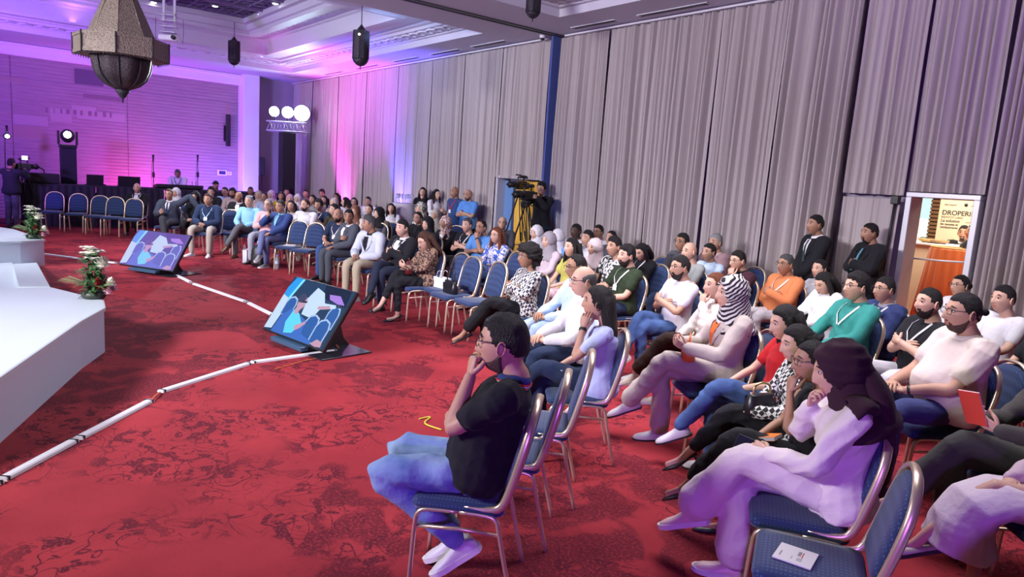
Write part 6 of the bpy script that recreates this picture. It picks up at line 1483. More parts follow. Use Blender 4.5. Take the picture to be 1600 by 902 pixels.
# ------------------------------------------------------------------ lamp truss, moving head, loudspeakers
m_tower = mat('black_drape', (0.010, 0.010, 0.016), 0.8, bump=0.3, bscale=12)
tx = 22.3; tp = atX(449, 207, tx)
tw = empty('light_tower', (tx, tp[1], 0)); tag(tw, 'black draped tower carrying a silver truss of bright lamps by the curtain', 'light tower')
MB().box((0, 0, tp[2]/2), (0.40, 0.42, tp[2]), bev=0.02).build('drape', m_tower, tw)
m_lampf = mat('stage_lamp_lit', (1, 1, 1), 0.4, emit=(0.65, 0.92, 1.0), es=60)
m_lampf2 = mat('stage_lamp_lit_soft', (1, 1, 1), 0.4, emit=(0.75, 0.90, 1.0), es=25)
ta = math.radians(51+180)   # along the truss in the picture direction
ax_ = np.array([cr[0], cr[1], 0]); ax_ /= np.linalg.norm(ax_)
tz = tp[2]
def tl(s_, v, z): return ax_*s_+np.array([-ax_[1], ax_[0], 0])*v+np.array([0, 0, tz+z])
for v in (-0.14, 0.14):
    for z in (0.03, 0.31): MB().tube([tl(-0.62, v, z), tl(0.62, v, z)], 0.022, 6).build('truss_chord', m_alu, tw)
zz = MB()
for k in range(6):
    a, c = -0.6+k*0.2, -0.6+(k+1)*0.2
    for v in (-0.14, 0.14): zz.tube([tl(a, v, 0.03), tl((a+c)/2, v, 0.31), tl(c, v, 0.03)], 0.011, 5)
zz.build('truss_lacing', m_alu, tw)
aim = unit(np.array([6.5, 3.0, 0.8])-np.array([tx, tp[1], tz+0.5]))
for s_, big, m in [(-0.42, 0.16, m_lampf2), (0.0, 0.18, m_lampf), (0.45, 0.25, m_lampf)]:
    c = tl(s_, 0, 0.62); mb = MB(); mb.tube([c-aim*0.30, c-aim*0.22, c-aim*0.02, c], np.array([big*0.5, big*0.85, big*1.05, big*1.05]), 16)
    lp = mb.build('lamp_head', m_black, tw); mb = MB(); mb.tube([c-aim*0.0, c+aim*0.02], big*0.96, 20); mb.build('lens', m, lp)
    MB().tube([tl(s_, 0, 0.31), tl(s_, 0, 0.5)], 0.02, 6).build('yoke', m_black, lp)
c = tl(0.3, 0, 0.62)+[tx, tp[1], 0]+aim*0.3
spot('truss_beam', tuple(c), (7.0, 2.5, 0.6), 2500, (0.75, 0.92, 1.0), 40, 0.8, 0.25)
spot('truss_beam_spill', tuple(c+np.array([0, 0, 0.0])), (23.8, -8.9, 3.6), 30, (0.75, 0.85, 1.0), 120, 1.0, 0.3)
# moving head on a draped column
mx_ = 22.6; mp_ = atX(106, 232, mx_)
mh = empty('moving_head_light', (mx_, mp_[1], 0)); tag(mh, 'moving head lamp with bright lens on a black draped column by the far wall', 'stage light')
hh = mp_[2]
MB().box((0, 0, hh/2), (0.34, 0.36, hh), bev=0.02).build('column_drape', m_tower, mh)
MB().box((0, 0, hh+0.05), (0.34, 0.40, 0.10), bev=0.015).build('base', m_black, mh)
for sy in (-1, 1): MB().box((0, sy*0.21, hh+0.28), (0.12, 0.05, 0.36), bev=0.015).build('yoke_arm', m_black, mh)
hd = MB(); hd.ell((0, 0, hh+0.33), (0.17, 0.17, 0.18), nu=16, nv=10); hd = hd.build('head', m_black, mh)
a2 = unit(np.array([-mx_, -mp_[1]+0, 0])); cc = np.array([0, 0, hh+0.36])
MB().tube([cc+a2*0.10, cc+a2*0.185], 0.09, 16).build('lens', mat('lens_lit', (1, 1, 1), 0.3, emit=(0.95, 0.97, 1), es=14), hd)
# hanging small lamp at the left edge
hp = atX(11, 213, 22.8); hl = empty('small_stage_lamp', tuple(hp)); tag(hl, 'small lit lamp on a thin stand at the left edge by the far wall', 'stage light')
MB().ell((0, 0, 0), (0.09, 0.09, 0.08)).build('head', m_black, hl); MB().tube([(-0.03, 0, 0), (-0.10, 0, 0)], 0.05, 12).build('lens', m_lampf2, hl)
MB().tube([(0, 0, 0.05), (0, 0, 0.28)], 0.03, 6).build('bracket', m_black, hl); MB().tube([(0, 0.1, -hp[2]+0.02), (0, 0.05, -0.1), (0, 0, 0.1)], 0.012, 6).build('stand_pole', m_black, hl); MB().lathe([(0.22, 0), (0.2, 0.03), (0.03, 0.05)], (0, 0.1, -hp[2])).build('foot', m_black, hl)
def speaker(name, c, w_, h, d, fa_, label, stand=True):
    root = empty(name, (c[0], c[1], 0), fa_); tag(root, label, 'loudspeaker')
    MB().box((0, 0, c[2]), (d, w_, h), bev=0.01).build('cabinet', m_black, root)
    MB().box((d/2+0.003, 0, c[2]), (0.006, w_*0.86, h*0.94)).build('grille', mat('grille_black', (0.02, 0.02, 0.03), 0.7, bump=0.5, bscale=200), root)
    if stand:
        MB().tube([(0, 0, c[2]-h/2), (0, 0, 0.35)], 0.018, 8).build('pole', m_black, root)
        for k in range(3):
            a = k*2.094; MB().tube([(0, 0, 0.55), (0.42*math.cos(a), 0.42*math.sin(a), 0.01)], 0.012, 6).build('leg', m_black, root)
    return root
speaker('loudspeaker', atX(409, 260, 22.9), 0.17, 0.56, 0.2, math.radians(170), 'small black loudspeaker on a stand right of the white pillar')
c = atX(356, 204, XB-0.12); wsp = empty('wall_loudspeaker', tuple(c)); tag(wsp, 'slim black column loudspeaker mounted high on the far wall', 'loudspeaker')
MB().box((-0.04, 0, 0), (0.12, 0.13, 1.02), bev=0.015).build('cabinet', m_black, wsp); MB().box((0.06, 0.05, -0.1), (0.06, 0.12, 0.5)).build('bracket', m_black, wsp)
c = atX(347, 270, XB-0.03); cpn = empty('control_panel', tuple(c)); tag(cpn, 'white framed control panel with dark screen on the far wall', 'control panel')
MB().box((-0.01, 0, 0), (0.03, 0.30, 0.18), bev=0.006).build('frame', m_white, cpn); MB().box((-0.028, 0.0, 0), (0.006, 0.20, 0.11)).build('screen', mat('panel_screen', (0.05, 0.04, 0.15), 0.2), cpn)
c = atX(358.5, 271, XB-0.03); cpn = empty('wall_switch', tuple(c)); tag(cpn, 'small white wall switch beside the control panel', 'switch')
MB().box((-0.01, 0, 0), (0.03, 0.13, 0.12), bev=0.006).build('plate', m_white, cpn); MB().box((-0.03, 0, 0), (0.006, 0.05, 0.05)).build('rocker', mat('rocker_grey', (0.35, 0.33, 0.45), 0.4), cpn)
# microphone stands
for (px, lb) in ((240, 'left tall black microphone stand behind the table'), (309, 'right tall black microphone stand behind the table')):
    b_ = atX(px, 293, 23.2); t_ = atX(px, 243, 23.2); ms = empty('microphone_stand', (23.2, b_[1], 0)); tag(ms, lb, 'microphone stand')
    MB().lathe([(0.16, 0), (0.15, 0.03), (0.02, 0.04)]).build('foot', m_black, ms); MB().tube([(0, 0, 0.03), (0, 0, t_[2]-0.12)], 0.012, 6).build('pole', m_black, ms)
    MB().tube([(0, 0, t_[2]-0.2), (0, 0, t_[2]+0.02)], np.array([0.02, 0.035]), 8).build('microphone', m_black, ms); MB().box((0, 0.0, (t_[2]+b_[2])/2-0.1), (0.06, 0.07, 0.16), bev=0.01).build('clamp', m_black, ms)
    MB().tube([(0, 0.02, t_[2]-0.1), (0.0, 0.06, t_[2]-0.6), (0.0, 0.02, b_[2]-0.3)], 0.006, 5).build('cable', m_black, ms)

# ------------------------------------------------------------------ long black draped tables
XT = 21.6
ya = atX(30, 288, XT)[1]; yb = atX(440, 302, XT)[1]; zt = atX(130, 290, XT)[2]
tb_y = np.linspace(ya, yb, 5)
for k in range(4):
    y0_, y1_ = tb_y[k], tb_y[k+1]; root = empty('draped_table', (XT+0.4, (y0_+y1_)/2, 0))
    tag(root, ['long table under a black cloth, leftmost behind the empty chairs', 'black draped table behind the white-haired man', 'black draped table in front of the sound technician', 'black draped table reaching the white pillar'][k], 'table', 'black draped tables along the far wall')
    W_ = abs(y1_-y0_)-0.02
    MB().box((0, 0, zt-0.015), (0.8, W_, 0.03), bev=0.005).build('tabletop', m_tower, root)
    n = int(W_/0.03); ys_ = np.linspace(-W_/2, W_/2, n); rows = []
    for z in (zt-0.01, zt*0.6, 0.02): rows.append([(-0.405-0.018*math.sin(y*38+k)*(1 if z < zt-0.05 else 0.2), y, z) for y in ys_])
    MB().loft(rows, False, closed=False).build('cloth_skirt', m_tower, root)
    for sx in (-0.35, 0.35):
        for sy in (-1, 1): MB().tube([(sx, sy*(W_/2-0.08), 0), (sx, sy*(W_/2-0.08), zt-0.03)], 0.016, 6).build('leg', m_alu, root)
zt_ = zt
def on_table(px, y=285): return atX(px, y, XT+0.35)
c = on_table(66); bx2 = empty('equipment_case', (XT+0.4, c[1], zt_)); tag(bx2, 'black equipment case with arched handle on the left table', 'case')
MB().box((0, 0, 0.13), (0.4, 0.75, 0.26), bev=0.02).build('body', m_black, bx2); MB().tube(crom([(0, -0.05, 0.26), (0, -0.03, 0.36), (0, 0.12, 0.40), (0, 0.26, 0.35), (0, 0.28, 0.26)], 4), 0.018, 6).build('handle', m_black, bx2)
def laptop(px, label, w_=0.5):
    c = on_table(px); root = empty('laptop', (XT+0.45, c[1], zt_)); tag(root, label, 'laptop', 'laptops on the black tables')
    MB().box((0, 0, 0.012), (0.3, w_, 0.02), bev=0.004).build('base', m_black, root); MB().box((-0.17, 0, 0.15), (0.015, w_, 0.28), rot=roty(-0.2), bev=0.004).build('lid', m_black, root)
laptop(201, 'open black laptop beside the sitting technician', 0.55); laptop(148, 'thin grey laptop left of the sitting technician', 0.4)
c = on_table(280); mxr = empty('mixing_desk', (XT+0.45, c[1], zt_)); tag(mxr, 'wide black mixing desk with faders in front of the sound technician', 'mixing desk')
MB().box((0, 0, 0.05), (0.5, 1.25, 0.10), rot=roty(0.12), bev=0.01).build('body', m_black, mxr)
for k in range(12): MB().box((0.02, -0.55+k*0.1, 0.112), (0.03, 0.02, 0.02), bev=0.004).build('fader', m_alu, mxr)
for sy in (-0.5, -0.4): MB().tube([(0.1, sy, 0.1), (0.1, sy, 0.24)], 0.008, 5).build('antenna', m_black, mxr)

# ------------------------------------------------------------------ video cameras and tripods
def tripod(loc, h, spread, label, group='video tripods'):
    root = empty('camera_tripod', (loc[0], loc[1], 0)); tag(root, label, 'tripod', group)
    MB().lathe([(0.05, h-0.12), (0.06, h-0.10), (0.05, h-0.05), (0.075, h-0.03), (0.075, h)], n=14).build('fluid_head', m_black, root)
    MB().tube([(0, 0, h-0.04), (-0.2, -0.30, h-0.22)], 0.011, 6).build('pan_handle', m_black, root)
    for k in range(3):
        a = 0.7+k*2.094; d = np.array([math.cos(a), math.sin(a), 0]); s_ = np.array([-d[1], d[0], 0])
        lg = MB()
        for sg in (-1, 1): lg.tube([d*0.04+s_*sg*0.03+[0, 0, h-0.12], d*spread*0.62+s_*sg*0.025+[0, 0, h*0.42]], 0.011, 6)
        lg.tube([d*spread*0.5+[0, 0, h*0.52], d*spread+[0, 0, 0.015]], 0.012, 6); lg.ell(d*spread+[0, 0, 0.02], (0.022, 0.022, 0.018), nu=8, nv=5); lg.build('leg', m_black, root)
        MB().tube([(0, 0, h*0.36), tuple(d*spread*0.66+[0, 0, h*0.38])], 0.008, 5).build('spreader_arm', m_black, root)
    return root
def vcam(loc, fa_, label, s_=1.0):
    root = empty('video_camera', tuple(loc), fa_); root.scale = (s_, s_, s_); tag(root, label, 'video camera', 'video cameras')
    MB().box((0, 0, 0.10), (0.34, 0.13, 0.17), bev=0.015).build('body', m_black, root)
    MB().tube([(0.17, 0, 0.11), (0.24, 0, 0.11), (0.25, 0, 0.11), (0.36, 0, 0.11)], np.array([0.05, 0.05, 0.06, 0.062]), 14).build('lens', m_black, root)
    MB().tube([(0.36, 0, 0.11), (0.44, 0, 0.11)], np.array([0.062, 0.08]), 4).build('lens_hood', m_black, root)
    MB().tube(crom([(0.12, 0, 0.18), (0.10, 0, 0.27), (-0.08, 0, 0.27), (-0.12, 0, 0.19)], 4), 0.014, 6).build('handle', m_black, root)
    MB().tube([(0.13, 0.05, 0.28), (-0.03, 0.10, 0.28)], 0.03, 8).build('viewfinder', m_black, root)
    MB().tube([(0.20, 0, 0.31), (0.02, 0, 0.31)], 0.016, 8).build('microphone', m_black, root)
    MB().box((-0.22, 0, 0.10), (0.10, 0.11, 0.14), bev=0.01).build('battery', m_black, root); return root
tp1 = atD(813, 296, 14.6); tripod((tp1[0], tp1[1]), tp1[2]-0.02, 0.46, 'black tripod with camera in front of the yellow drape'); vcam((tp1[0], tp1[1], tp1[2]-0.02), math.radians(110), 'black video camera on the tripod before the yellow drape')
i1 = [i for i in CAST if 'camera operator in black with' in i['root']['label']][0]
i2 = [i for i in CAST if 'camera operator in black jumper' in i['root']['label']][0]
for inf, lb, lb2, off, dz in ((i1, 'black tripod in front of the standing camera operator', 'black video camera held by the operator beside the yellow drape', 0.52, 1.60), (i2, 'black tripod before the camera operator at the left edge', 'black video camera with bright screen at the left edge', 0.45, 1.42)):
    p = world_of(inf, (off, 0, 0)); tripod((p[0], p[1]), dz, 0.42, lb); v_ = vcam((p[0], p[1], dz), inf['fa'], lb2)
    if inf is i2: MB().box((-0.12, -0.12, 0.32), (0.02, 0.14, 0.10)).build('monitor_screen', mat('cam_screen', (0.6, 0.7, 0.7), 0.3, emit=(0.7, 0.85, 0.8), es=1.5), v_)

rz_ = empty('camera_riser', (i1['loc'][0], i1['loc'][1], 0), i1['fa']); tag(rz_, 'low black riser under the standing camera operator by the partition edge', 'platform')
MB().box((0.02, 0, 0.19), (0.5, 0.5, 0.02), bev=0.004).build('deck', m_black, rz_)
for sx in (-1, 1):
    for sy in (-1, 1): MB().box((0.02+sx*0.22, sy*0.22, 0.09), (0.04, 0.04, 0.18)).build('leg', m_black, rz_)
# ------------------------------------------------------------------ things on chairs, laps and floor
def find(txt): return [i for i in CAST if txt in i['root']['label']][0]
def m_paper(): return mat('paper_white', (0.75, 0.74, 0.78), 0.6)
def booklet(loc, rot, label, col, w_=0.15, h=0.21, t=0.006, cat='booklet', lines=(), deco=None):
    root = empty('booklet', tuple(loc)); root.rotation_euler = rot; tag(root, label, cat)
    MB().box((0, 0, 0), (w_, h, t), bev=0.001).build('pages', m_paper(), root)
    MB().box((0, 0, t/2+0.001), (w_, h, 0.0015)).build('cover', mat('cover_%.2f_%.2f_%.2f' % col, col, 0.5), root)
    if cat == 'booklet' and sum(col) < 1.5: MB().box((0, 0, -t/2-0.001), (w_, h, 0.0015)).build('cover', mat('cover_%.2f_%.2f_%.2f' % col, col, 0.5), root)
    for (x, y, a, b_, c) in lines: MB().box((x, y, t/2+0.0022), (a, b_, 0.0008)).build('printed_bar', mat('print_%.2f_%.2f_%.2f' % c, c, 0.6), root)
    return root
def bottle(loc, label, s_=1.0):
    root = empty('water_bottle', tuple(loc)); root.scale = (s_, s_, s_); tag(root, label, 'bottle', 'plastic water bottles')
    MB().lathe([(0.028, 0), (0.032, 0.01), (0.030, 0.06), (0.032, 0.09), (0.030, 0.12), (0.032, 0.15), (0.020, 0.185), (0.012, 0.195), (0.012, 0.21)], n=16).build('bottle_body', mat('clear_plastic', (0.75, 0.80, 0.88), 0.08, trans=0.75), root)
    MB().lathe([(0.014, 0.205), (0.014, 0.222), (0.012, 0.224)], n=14).build('cap', mat('cap_blue', (0.2, 0.35, 0.7), 0.4), root)
    MB().lathe([(0.0328, 0.085), (0.0328, 0.135)], n=16, cap=False).build('label_band', mat('label_bluewhite', (0.45, 0.55, 0.75), 0.5), root)
def paper_bag(loc, rz_, label, w_=0.24, h=0.30, d=0.10, col=(0.72, 0.72, 0.78), group=None):
    root = empty('paper_bag', tuple(loc), rz_); tag(root, label, 'bag', group); m = mat('bag_%.2f_%.2f_%.2f' % col, col, 0.6)
    mb = MB(); t = 0.004
    for s_ in (-1, 1): mb.box((0, s_*d/2, h/2), (w_, t, h)); mb.box((s_*w_/2, 0, h/2), (t, d, h))
    mb.box((0, 0, t/2), (w_, d, t)); mb.build('sheet', m, root)
    for s_ in (-1, 1): MB().tube(crom([(-w_*0.22, s_*d/2, h-0.01), (-w_*0.18, s_*d/2, h+0.06), (0, s_*d/2, h+0.09), (w_*0.18, s_*d/2, h+0.06), (w_*0.22, s_*d/2, h-0.01)], 3), 0.003, 5).build('handle', m_paper(), root)
def handbag(loc, rz_, label, w_=0.26, h=0.18, col=(0.012, 0.012, 0.016), hh=0.14, chain=False):
    root = empty('handbag', tuple(loc), rz_); tag(root, label, 'handbag'); m = mat('leather_%.2f_%.2f_%.2f' % col, col, 0.35)
    R = []
    for (z, k, q) in [(0, 0.92, 0.8), (0.01, 1.0, 1.0), (h*0.5, 0.97, 0.9), (h*0.92, 0.86, 0.55), (h, 0.80, 0.35)]:
        R.append([(w_/2*k*np.sign(math.cos(a))*abs(math.cos(a))**0.5, 0.055*q*np.sign(math.sin(a))*abs(math.sin(a))**0.6, z) for a in np.linspace(0, 2*math.pi, 16, endpoint=False)])
    MB().loft(R).build('bag_body', m, root)
    MB().box((0, -0.052, h*0.66), (w_*0.72, 0.008, h*0.40), bev=0.003).build('flap', m, root)
    MB().tube(crom([(-w_*0.3, 0, h-0.01), (-w_*0.26, 0, h+hh*0.7), (0, 0, h+hh), (w_*0.26, 0, h+hh*0.7), (w_*0.3, 0, h-0.01)], 4), 0.008, 6).build('handle', mat('chain_gold', (0.6, 0.45, 0.2), 0.3, metal=0.9) if chain else m, root)
def seat_top(ch_, x=0.0, y=0.0, z=0.480):
    a = ch_.rotation_euler[2]; p = rotz(a)@np.array([x, y, 0]); return (ch_.location[0]+p[0], ch_.location[1]+p[1], z)
def chair_by(txt): return [o for o in bpy.data.objects if o.name.startswith('banquet_chair') and o.parent is None and txt in o.get('label', '')][0]
cA = chair_by('holding the white paper bag'); cB = chair_by('with the black handbag on its seat')
paper_bag(seat_top(cA, 0.02, 0.0), cA.rotation_euler[2]+1.57, 'white paper bag standing on the chair next to the leopard blouse', 0.26, 0.14, 0.10)
handbag(seat_top(cB, 0.05, 0.02), cB.rotation_euler[2]+1.57, 'black handbag with arched handles on the empty chair seat', 0.27, 0.16, hh=0.16)
cC = chair_by('papers on its seat'); paper_bag(seat_top(cC, 0.02, 0), cC.rotation_euler[2]+1.57, 'white gift bag on the empty chair between the two men in dark jackets', 0.32, 0.22, 0.10)
cD = chair_by('left of the two empty chairs'); booklet(seat_top(cD, 0.02, 0, 0.484), (0, 0, 1.0), 'white papers lying on the empty chair beside the microphone holder', (0.72, 0.72, 0.76), 0.21, 0.29, 0.004, 'paper')
booklet(seat_top(c2, 0.0, 0.0, 0.484), (0, 0, 0.4), 'small white booklet on the empty chair behind the foreground man', (0.70, 0.68, 0.66), 0.13, 0.20, 0.008)
bottle(seat_top(c2, -0.08, -0.13, 0.478), 'clear water bottle on the empty chair behind the foreground man')
lf = booklet(seat_top(c4, 0.07, 0.03, 0.484), (0, 0, c4.rotation_euler[2]+1.35), 'white leaflet with small print and red line on the bottom right chair', (0.72, 0.70, 0.70), 0.15, 0.15, 0.004, 'leaflet',
   lines=[(-0.015, 0.025, 0.05, 0.004, (0.6, 0.05, 0.03)), (-0.02, 0.012, 0.04, 0.012, (0.25, 0.25, 0.25)), (0.03, 0.02, 0.03, 0.02, (0.45, 0.45, 0.45)), (0.03, -0.01, 0.03, 0.004, (0.4, 0.4, 0.4)), (0.02, -0.055, 0.045, 0.004, (0.2, 0.2, 0.2))])
# lap things
def lap(inf, x, y, z): return world_of(inf, (x, y, z))
hw_ = find('houndstooth'); red = find('red top'); gl = find('bare arm raised'); pl_ = find('dark plum'); bs = find('beige suit'); oj = find('dark olive')
p = lap(gl, 0.30, -0.02, 0.665); b1 = booklet(p, (0.25, -0.1, gl['fa']+1.0), 'orange booklet with red pattern lying on a black trousered lap', (0.75, 0.20, 0.02), 0.15, 0.20, 0.018)
for q in range(9):
    a = q*0.9; MB().tube([(0.012*math.cos(a)*(1+q*0.35), 0.012*math.sin(a)*(1+q*0.35)-0.02, 0.011), (0.016*math.cos(a+1.0)*(1+q*0.35), 0.016*math.sin(a+1.0)*(1+q*0.35)-0.02, 0.011)], 0.003, 5).build('printed_curl', mat('print_red', (0.55, 0.05, 0.01), 0.6), b1)
p = lap(hw_, 0.26, 0.03, 0.66); handbag(p, hw_['fa']+0.4, 'black quilted handbag with gold chain on the houndstooth lap', 0.22, 0.13, hh=0.07, chain=True)
p = lap(hw_, 0.22, -0.06, 0.70); booklet(p, (0.9, 0.0, hw_['fa']-0.4), 'orange booklet sticking up beside the black quilted handbag', (0.78, 0.17, 0.04), 0.14, 0.20, 0.008)
_a = pl_['A'][0]; p = world_of(pl_, _a[2]+unit(_a[3])*0.10-unit(_a[4])*0.035); ph = empty('phone', tuple(p)); ph.rotation_euler = (0.9, 0.1, pl_['fa']+2.7); tag(ph, 'dark smartphone in the hand of the woman in white', 'phone')
MB().box((0, 0, 0), (0.155, 0.076, 0.009), bev=0.003).build('casing', m_black, ph); MB().box((0, 0, 0.005), (0.146, 0.070, 0.001)).build('screen', mat('phone_glass', (0.02, 0.02, 0.04), 0.1), ph)
p = lap(bs, 0.28, 0.0, 0.66); handbag(p, bs['fa']+1.2, 'bright orange cloth bag on the lap of the woman in beige', 0.24, 0.12, col=(0.78, 0.16, 0.03), hh=0.08)
p = world_of(bs, (0.33, 0.30, 0.42)); paper_bag((p[0], p[1], 0.24), bs['fa'], 'pale grey paper bag on the floor edge before the beige suit', 0.26, 0.30, 0.10, (0.50, 0.48, 0.60)) if False else None
_a = oj['A'][0]; p = world_of(oj, _a[2]+unit(_a[3])*0.12+np.array([0.02, 0, 0.05])); booklet(p, (1.2, 0.15, oj['fa']+2.0+math.pi), 'red booklet held open by the person in the olive jacket', (0.62, 0.06, 0.04), 0.12, 0.20, 0.006)
wb_ = find('pale blue blouse, black watch'); p = lap(wb_, 0.30, -0.02, 0.66); booklet(p, (0, 0, wb_['fa']+0.5), 'white folded sheet on the lap of the woman with the black watch', (0.74, 0.73, 0.76), 0.10, 0.20, 0.003, 'paper')
# the tissue in the hand of the foreground man
lp = find('leopard'); p = lap(lp, 0.26, 0.02, 0.66); handbag(p, lp['fa']+1.3, 'dark red handbag on the lap of the woman in leopard print', 0.26, 0.15, col=(0.10, 0.01, 0.01), hh=0.05)
mic = find('microphone'); _a = mic['A'][1]; p = world_of(mic, _a[2]+unit(_a[3])*0.07-unit(_a[4])*0.03); mo = empty('handheld_microphone', tuple(p), mic['fa']); tag(mo, 'black hand-held microphone at the mouth of the man in blue', 'microphone')
MB().tube([(0, 0, -0.10), (-0.01, 0, 0.06)], np.array([0.014, 0.017]), 8).build('handle', m_black, mo); MB().ell((-0.012, 0, 0.08), (0.027, 0.027, 0.03)).build('grille', m_dark, mo)
# floor bags and bottles in the far block
def floor_px(x, y): q = at(x, y, 0); return (q[0], q[1], 0)
bp_ = empty('backpack', floor_px(405, 417), 2.4); tag(bp_, 'black backpack standing on the carpet before the empty chairs', 'backpack')
R = []
for (z, a_, b2) in [(0, 0.13, 0.08), (0.03, 0.16, 0.10), (0.2, 0.16, 0.11), (0.34, 0.14, 0.09), (0.42, 0.09, 0.05), (0.44, 0.04, 0.02)]:
    R.append([(b2*math.cos(t), a_*math.sin(t), z) for t in np.linspace(0, 2*math.pi, 16, endpoint=False)])
MB().loft(R).build('bag_body', m_black, bp_); MB().box((0.10, 0, 0.14), (0.05, 0.2, 0.18), bev=0.02).build('front_pocket', m_black, bp_); MB().tube(crom([(0, -0.04, 0.43), (0, -0.03, 0.49), (0, 0.03, 0.49), (0, 0.04, 0.43)], 3), 0.008, 6).build('handle', m_paper(), bp_)
bottle(floor_px(418, 418), 'clear water bottle on the carpet right of the backpack', 1.15); bottle(floor_px(433, 421), 'clear water bottle on the carpet, second right of the backpack', 1.25)
paper_bag(floor_px(385, 410), 2.5, 'white paper bag on the carpet behind the crossed blue legs', 0.20, 0.26, 0.08)
paper_bag(floor_px(592, 466), 1.2, 'pale blue paper bag under the chair of the man in black suit', 0.26, 0.22, 0.08, (0.40, 0.55, 0.75))
# glasses table by the curtain
gp = atY(632, 318, -8.75); gt = empty('glass_table', (gp[0], gp[1], 0)); tag(gt, 'high table under a pale cloth holding champagne flutes by the blue lit curtain', 'table')
zt2 = gp[2]
MB().lathe([(0.36, 0), (0.33, 0.2), (0.31, zt2-0.05), (0.34, zt2-0.01), (0.34, zt2)], n=24).build('cloth', mat('cloth_lilac', (0.55, 0.5, 0.62), 0.7), gt)
rs2 = np.random.RandomState(4); m_glass = mat('flute_glass', (0.85, 0.9, 1.0), 0.05, trans=0.8)
for k in range(9):
    a = k*0.7; r_ = 0.10+0.16*rs2.rand(); g = empty('champagne_flute', (gp[0]+r_*math.cos(a*1.3), gp[1]+r_*math.sin(a*1.3), zt2)); tag(g, 'empty champagne flute on the high table by the curtain', 'glass', 'champagne flutes')
    MB().lathe([(0.032, 0), (0.03, 0.004), (0.005, 0.01), (0.004, 0.09), (0.02, 0.12), (0.027, 0.18), (0.024, 0.23)], n=12).build('glass', m_glass, g)

# ------------------------------------------------------------------ the lobby seen through the open door
lob = empty('lobby_shell', (3.5, WY, 0)); tag(lob, 'bright lobby beyond the open door', kind='structure')
m_lobfl = carpet_mat('lobby_carpet', (0.62, 0.12, 0.03), (0.50, 0.08, 0.02), (0.30, 0.04, 0.02), 1.0)
MB().box((1.0, -4.2, -0.052), (9, 8.0, 0.1)).build('lobby_floor', m_lobfl, lob)
MB().box((1.0, -8.2, 1.6), (9, 0.1, 3.2)).build('lobby_wall', mat('lobby_cream', (0.62, 0.50, 0.36), 0.7), lob)
MB().box((-3.4, -4.2, 1.6), (0.1, 8, 3.2)).build('lobby_wall', mat('lobby_cream', (0.62, 0.50, 0.36), 0.7), lob)
MB().box((5.4, -4.2, 1.6), (0.1, 8, 3.2)).build('lobby_wall', mat('lobby_cream', (0.62, 0.50, 0.36), 0.7), lob)
MB().box((1.0, -4.2, 3.25), (9, 8, 0.1)).build('lobby_ceiling', m_white, lob)
area('lobby_light', (3.8, -12.3, 3.1), (3.8, -12.6, 0), 3, 3, 210, (1.0, 0.86, 0.66))
m_teal = mat('lobby_window_daylight', (0.5, 0.8, 0.8), 0.4, emit=(0.55, 0.85, 0.85), es=1.1)
def panelY(name, x0, y0, x1, y1, Y, m, t=0.04, parent=None):
    a = atY(x0, y0, Y); c = atY(x1, y1, Y); o = MB().box(((a[0]+c[0])/2, Y, (a[2]+c[2])/2), (abs(a[0]-c[0]), t, abs(a[2]-c[2]))).build(name, m, parent); return o, a, c
wn = empty('window_1', (0, 0, 0)); wn['kind'] = 'structure'; panelY('pane', 1395, 300, 1459, 372, -17.6, m_teal, parent=wn); panelY('sill', 1392, 372, 1462, 377, -17.55, m_white, 0.1, wn)
# slatted wooden column
sc_o = empty('slatted_column', tuple(atY(1468, 360, -14.5)*[1, 1, 0])); tag(sc_o, 'brown column of horizontal wooden slats in the lobby', 'column')
a = atY(1457, 300, -14.5); c = atY(1481, 390, -14.5); wdt = abs(a[0]-c[0]); x_ = 0.0
m_slat = mat('slat_wood', (0.33, 0.20, 0.11), 0.6)
MB().box((0, -0.06, 1.4), (wdt, 0.06, 2.8)).build('core', mat('core_dark', (0.12, 0.07, 0.04), 0.7), sc_o)
for k in range(40): MB().box((0, 0, 0.06+k*0.07), (wdt, 0.05, 0.05)).build('slat', m_slat, sc_o)
# banner
o_, a, c = None, atY(1478, 312, -13.6), atY(1534, 398, -13.6)
bn = empty('roll_up_banner', ((a[0]+c[0])/2-0.10, -13.6, 0)); tag(bn, 'cream roll-up banner headed DROPERIDOL behind the lobby counter', 'banner')
bw = abs(a[0]-c[0])+0.35; bt_ = a[2]
MB().box((0, 0, bt_/2), (bw, 0.02, bt_)).build('banner_sheet', mat('banner_cream', (0.80, 0.70, 0.52), 0.6), bn); MB().box((0, 0, 0.04), (bw+0.05, 0.2, 0.08), bev=0.01).build('base', m_alu, bn)
m_ink = mat('ink_dark', (0.03, 0.03, 0.04), 0.6); ur = (math.pi/2, 0, math.pi); x_l = bw/2-0.05
def bt(s_, z, size, bold=False, dx=0.0): text('lettering', s_, size, m_ink, bn, (x_l-dx, 0.012, z), ur, 'LEFT', 0.001, bold)
H_ = lambda py: atY(1500, py, -13.6)[2]
uu = abs(atY(1500, 330, -13.6)[2]-atY(1500, 331, -13.6)[2])
bt('DROPERIDOL', H_(334), 10.3*uu, True); bt('BIENTOT LIBRE', H_(341), 4.6*uu); bt('La solution', H_(346.5), 6.2*uu, True); bt('contre', H_(347), 4*uu, dx=36*uu)
bt('les nausees et', H_(352), 4.6*uu, True); bt('vomissements', H_(357), 4.6*uu, True); bt('laboratoire', H_(321), 4*uu, dx=2*uu); bt('pharma', H_(321), 4*uu, dx=40*uu)
lg_ = MB(); lg_.lathe([(2.6*uu, 0), (2.6*uu, 0.004)], n=16); o = lg_.build('emblem', m_ink, bn); o.location = (x_l-33*uu, 0.012, H_(320)); o.rotation_euler = (-math.pi/2, 0, 0)
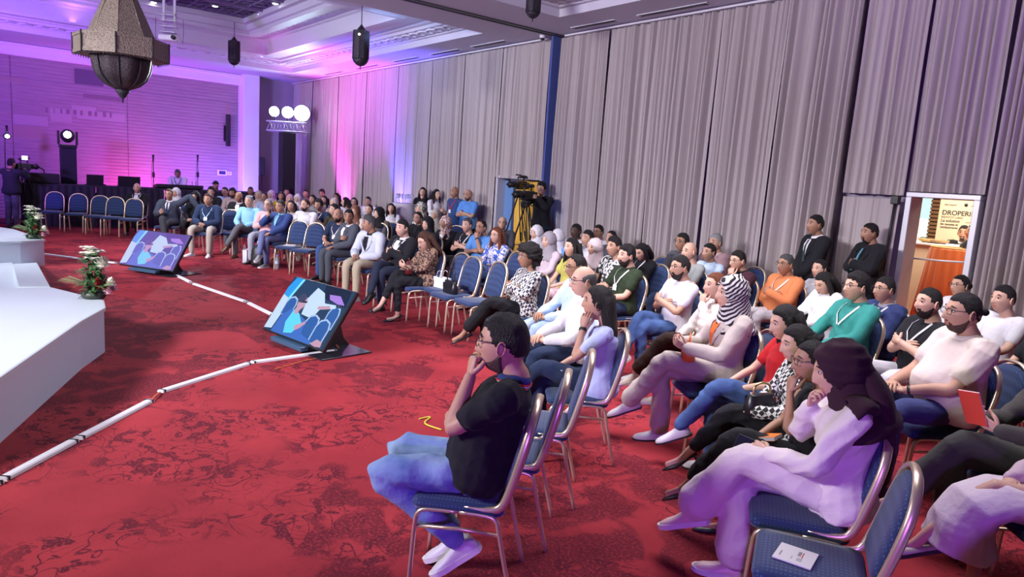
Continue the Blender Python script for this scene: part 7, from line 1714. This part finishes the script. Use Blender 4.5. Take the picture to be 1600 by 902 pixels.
# counter
a = atY(1428, 378, -12.6); c = atY(1480, 440, -12.6)
ct = empty('counter', ((a[0]+c[0])/2, -12.6, 0)); tag(ct, 'cream counter in the lobby behind the draped table', 'counter')
zc = atY(1445, 380, -12.6)[2]; MB().box((-0.3, 0, zc/2), (abs(a[0]-c[0])+1.3, 0.6, zc-0.04), bev=0.01).build('counter_body', mat('counter_cream', (0.75, 0.66, 0.50), 0.5), ct); MB().box((-0.3, 0.02, zc), (abs(a[0]-c[0])+1.35, 0.66, 0.04), bev=0.01).build('worktop', m_white, ct)
# old monitor and things on the counter
p = atY(1437, 352, -13.0); mo_ = empty('small_monitor', (p[0], -12.75, zc+0.02)); tag(mo_, 'boxy white monitor with dark screen on the lobby counter', 'monitor')
MB().box((0, 0, 0.22), (0.34, 0.30, 0.30), bev=0.02).build('casing', m_white, mo_); MB().box((0, 0.152, 0.23), (0.24, 0.01, 0.19)).build('screen', m_dark, mo_); MB().box((0, 0, 0.04), (0.2, 0.2, 0.08)).build('foot', m_white, mo_)
for k, (px, cl, lb) in enumerate([(1452, (0.5, 0.35, 0.15), 'wicker tray on the lobby counter'), (1466, (0.35, 0.22, 0.12), 'brown dish on the lobby counter')]):
    p = atY(px, 376, -12.45); t_ = empty('serving_dish', (p[0], -12.45, zc+0.02)); tag(t_, lb, 'dish'); MB().lathe([(0.10, 0), (0.15, 0.03), (0.16, 0.06), (0.13, 0.05), (0.09, 0.02)], n=18).build('dish', mat('dish%d' % k, cl, 0.5), t_)
# round table with orange cloth
p = atY(1491, 388, -11.9); ot = empty('cloth_table', (p[0], -11.9, 0)); tag(ot, 'round table under a floor-length orange satin cloth seen through the door', 'table')
zt3 = p[2]; n = 96; R = []
for (z, r_, am) in [(zt3, 0.22, 0), (zt3, 0.31, 0.0), (zt3-0.03, 0.32, 0.004), (zt3*0.6, 0.37, 0.02), (0.02, 0.45, 0.035)]:
    R.append([((r_+am*math.sin(k*2*math.pi*19/n))*math.cos(2*math.pi*k/n), (r_+am*math.sin(k*2*math.pi*19/n))*math.sin(2*math.pi*k/n), z) for k in range(n)])
MB().loft(R).build('tablecloth', mat('orange_satin', (0.58, 0.13, 0.03), 0.4, sheen=0.4), ot)
a = MB(); a.tube([(0.31*math.cos(t), 0.31*math.sin(t), zt3+0.004) for t in np.linspace(0, 2*math.pi, 40, endpoint=False)], 0.006, 5, closed=True); a.build('hem', mat('hem_gold', (0.6, 0.4, 0.12), 0.4), ot)
hb_ = empty('guide_rope', (0, 0, 0)); tag(hb_, 'thin pale rail across the open doorway at waist height', 'rail'); MB().tube([tuple(atY(1421, 403, WY-0.15)), tuple(atY(1471, 408, WY-0.15)), tuple(atY(1518, 411, WY-0.15))], 0.012, 6).build('rail', m_alu, hb_)
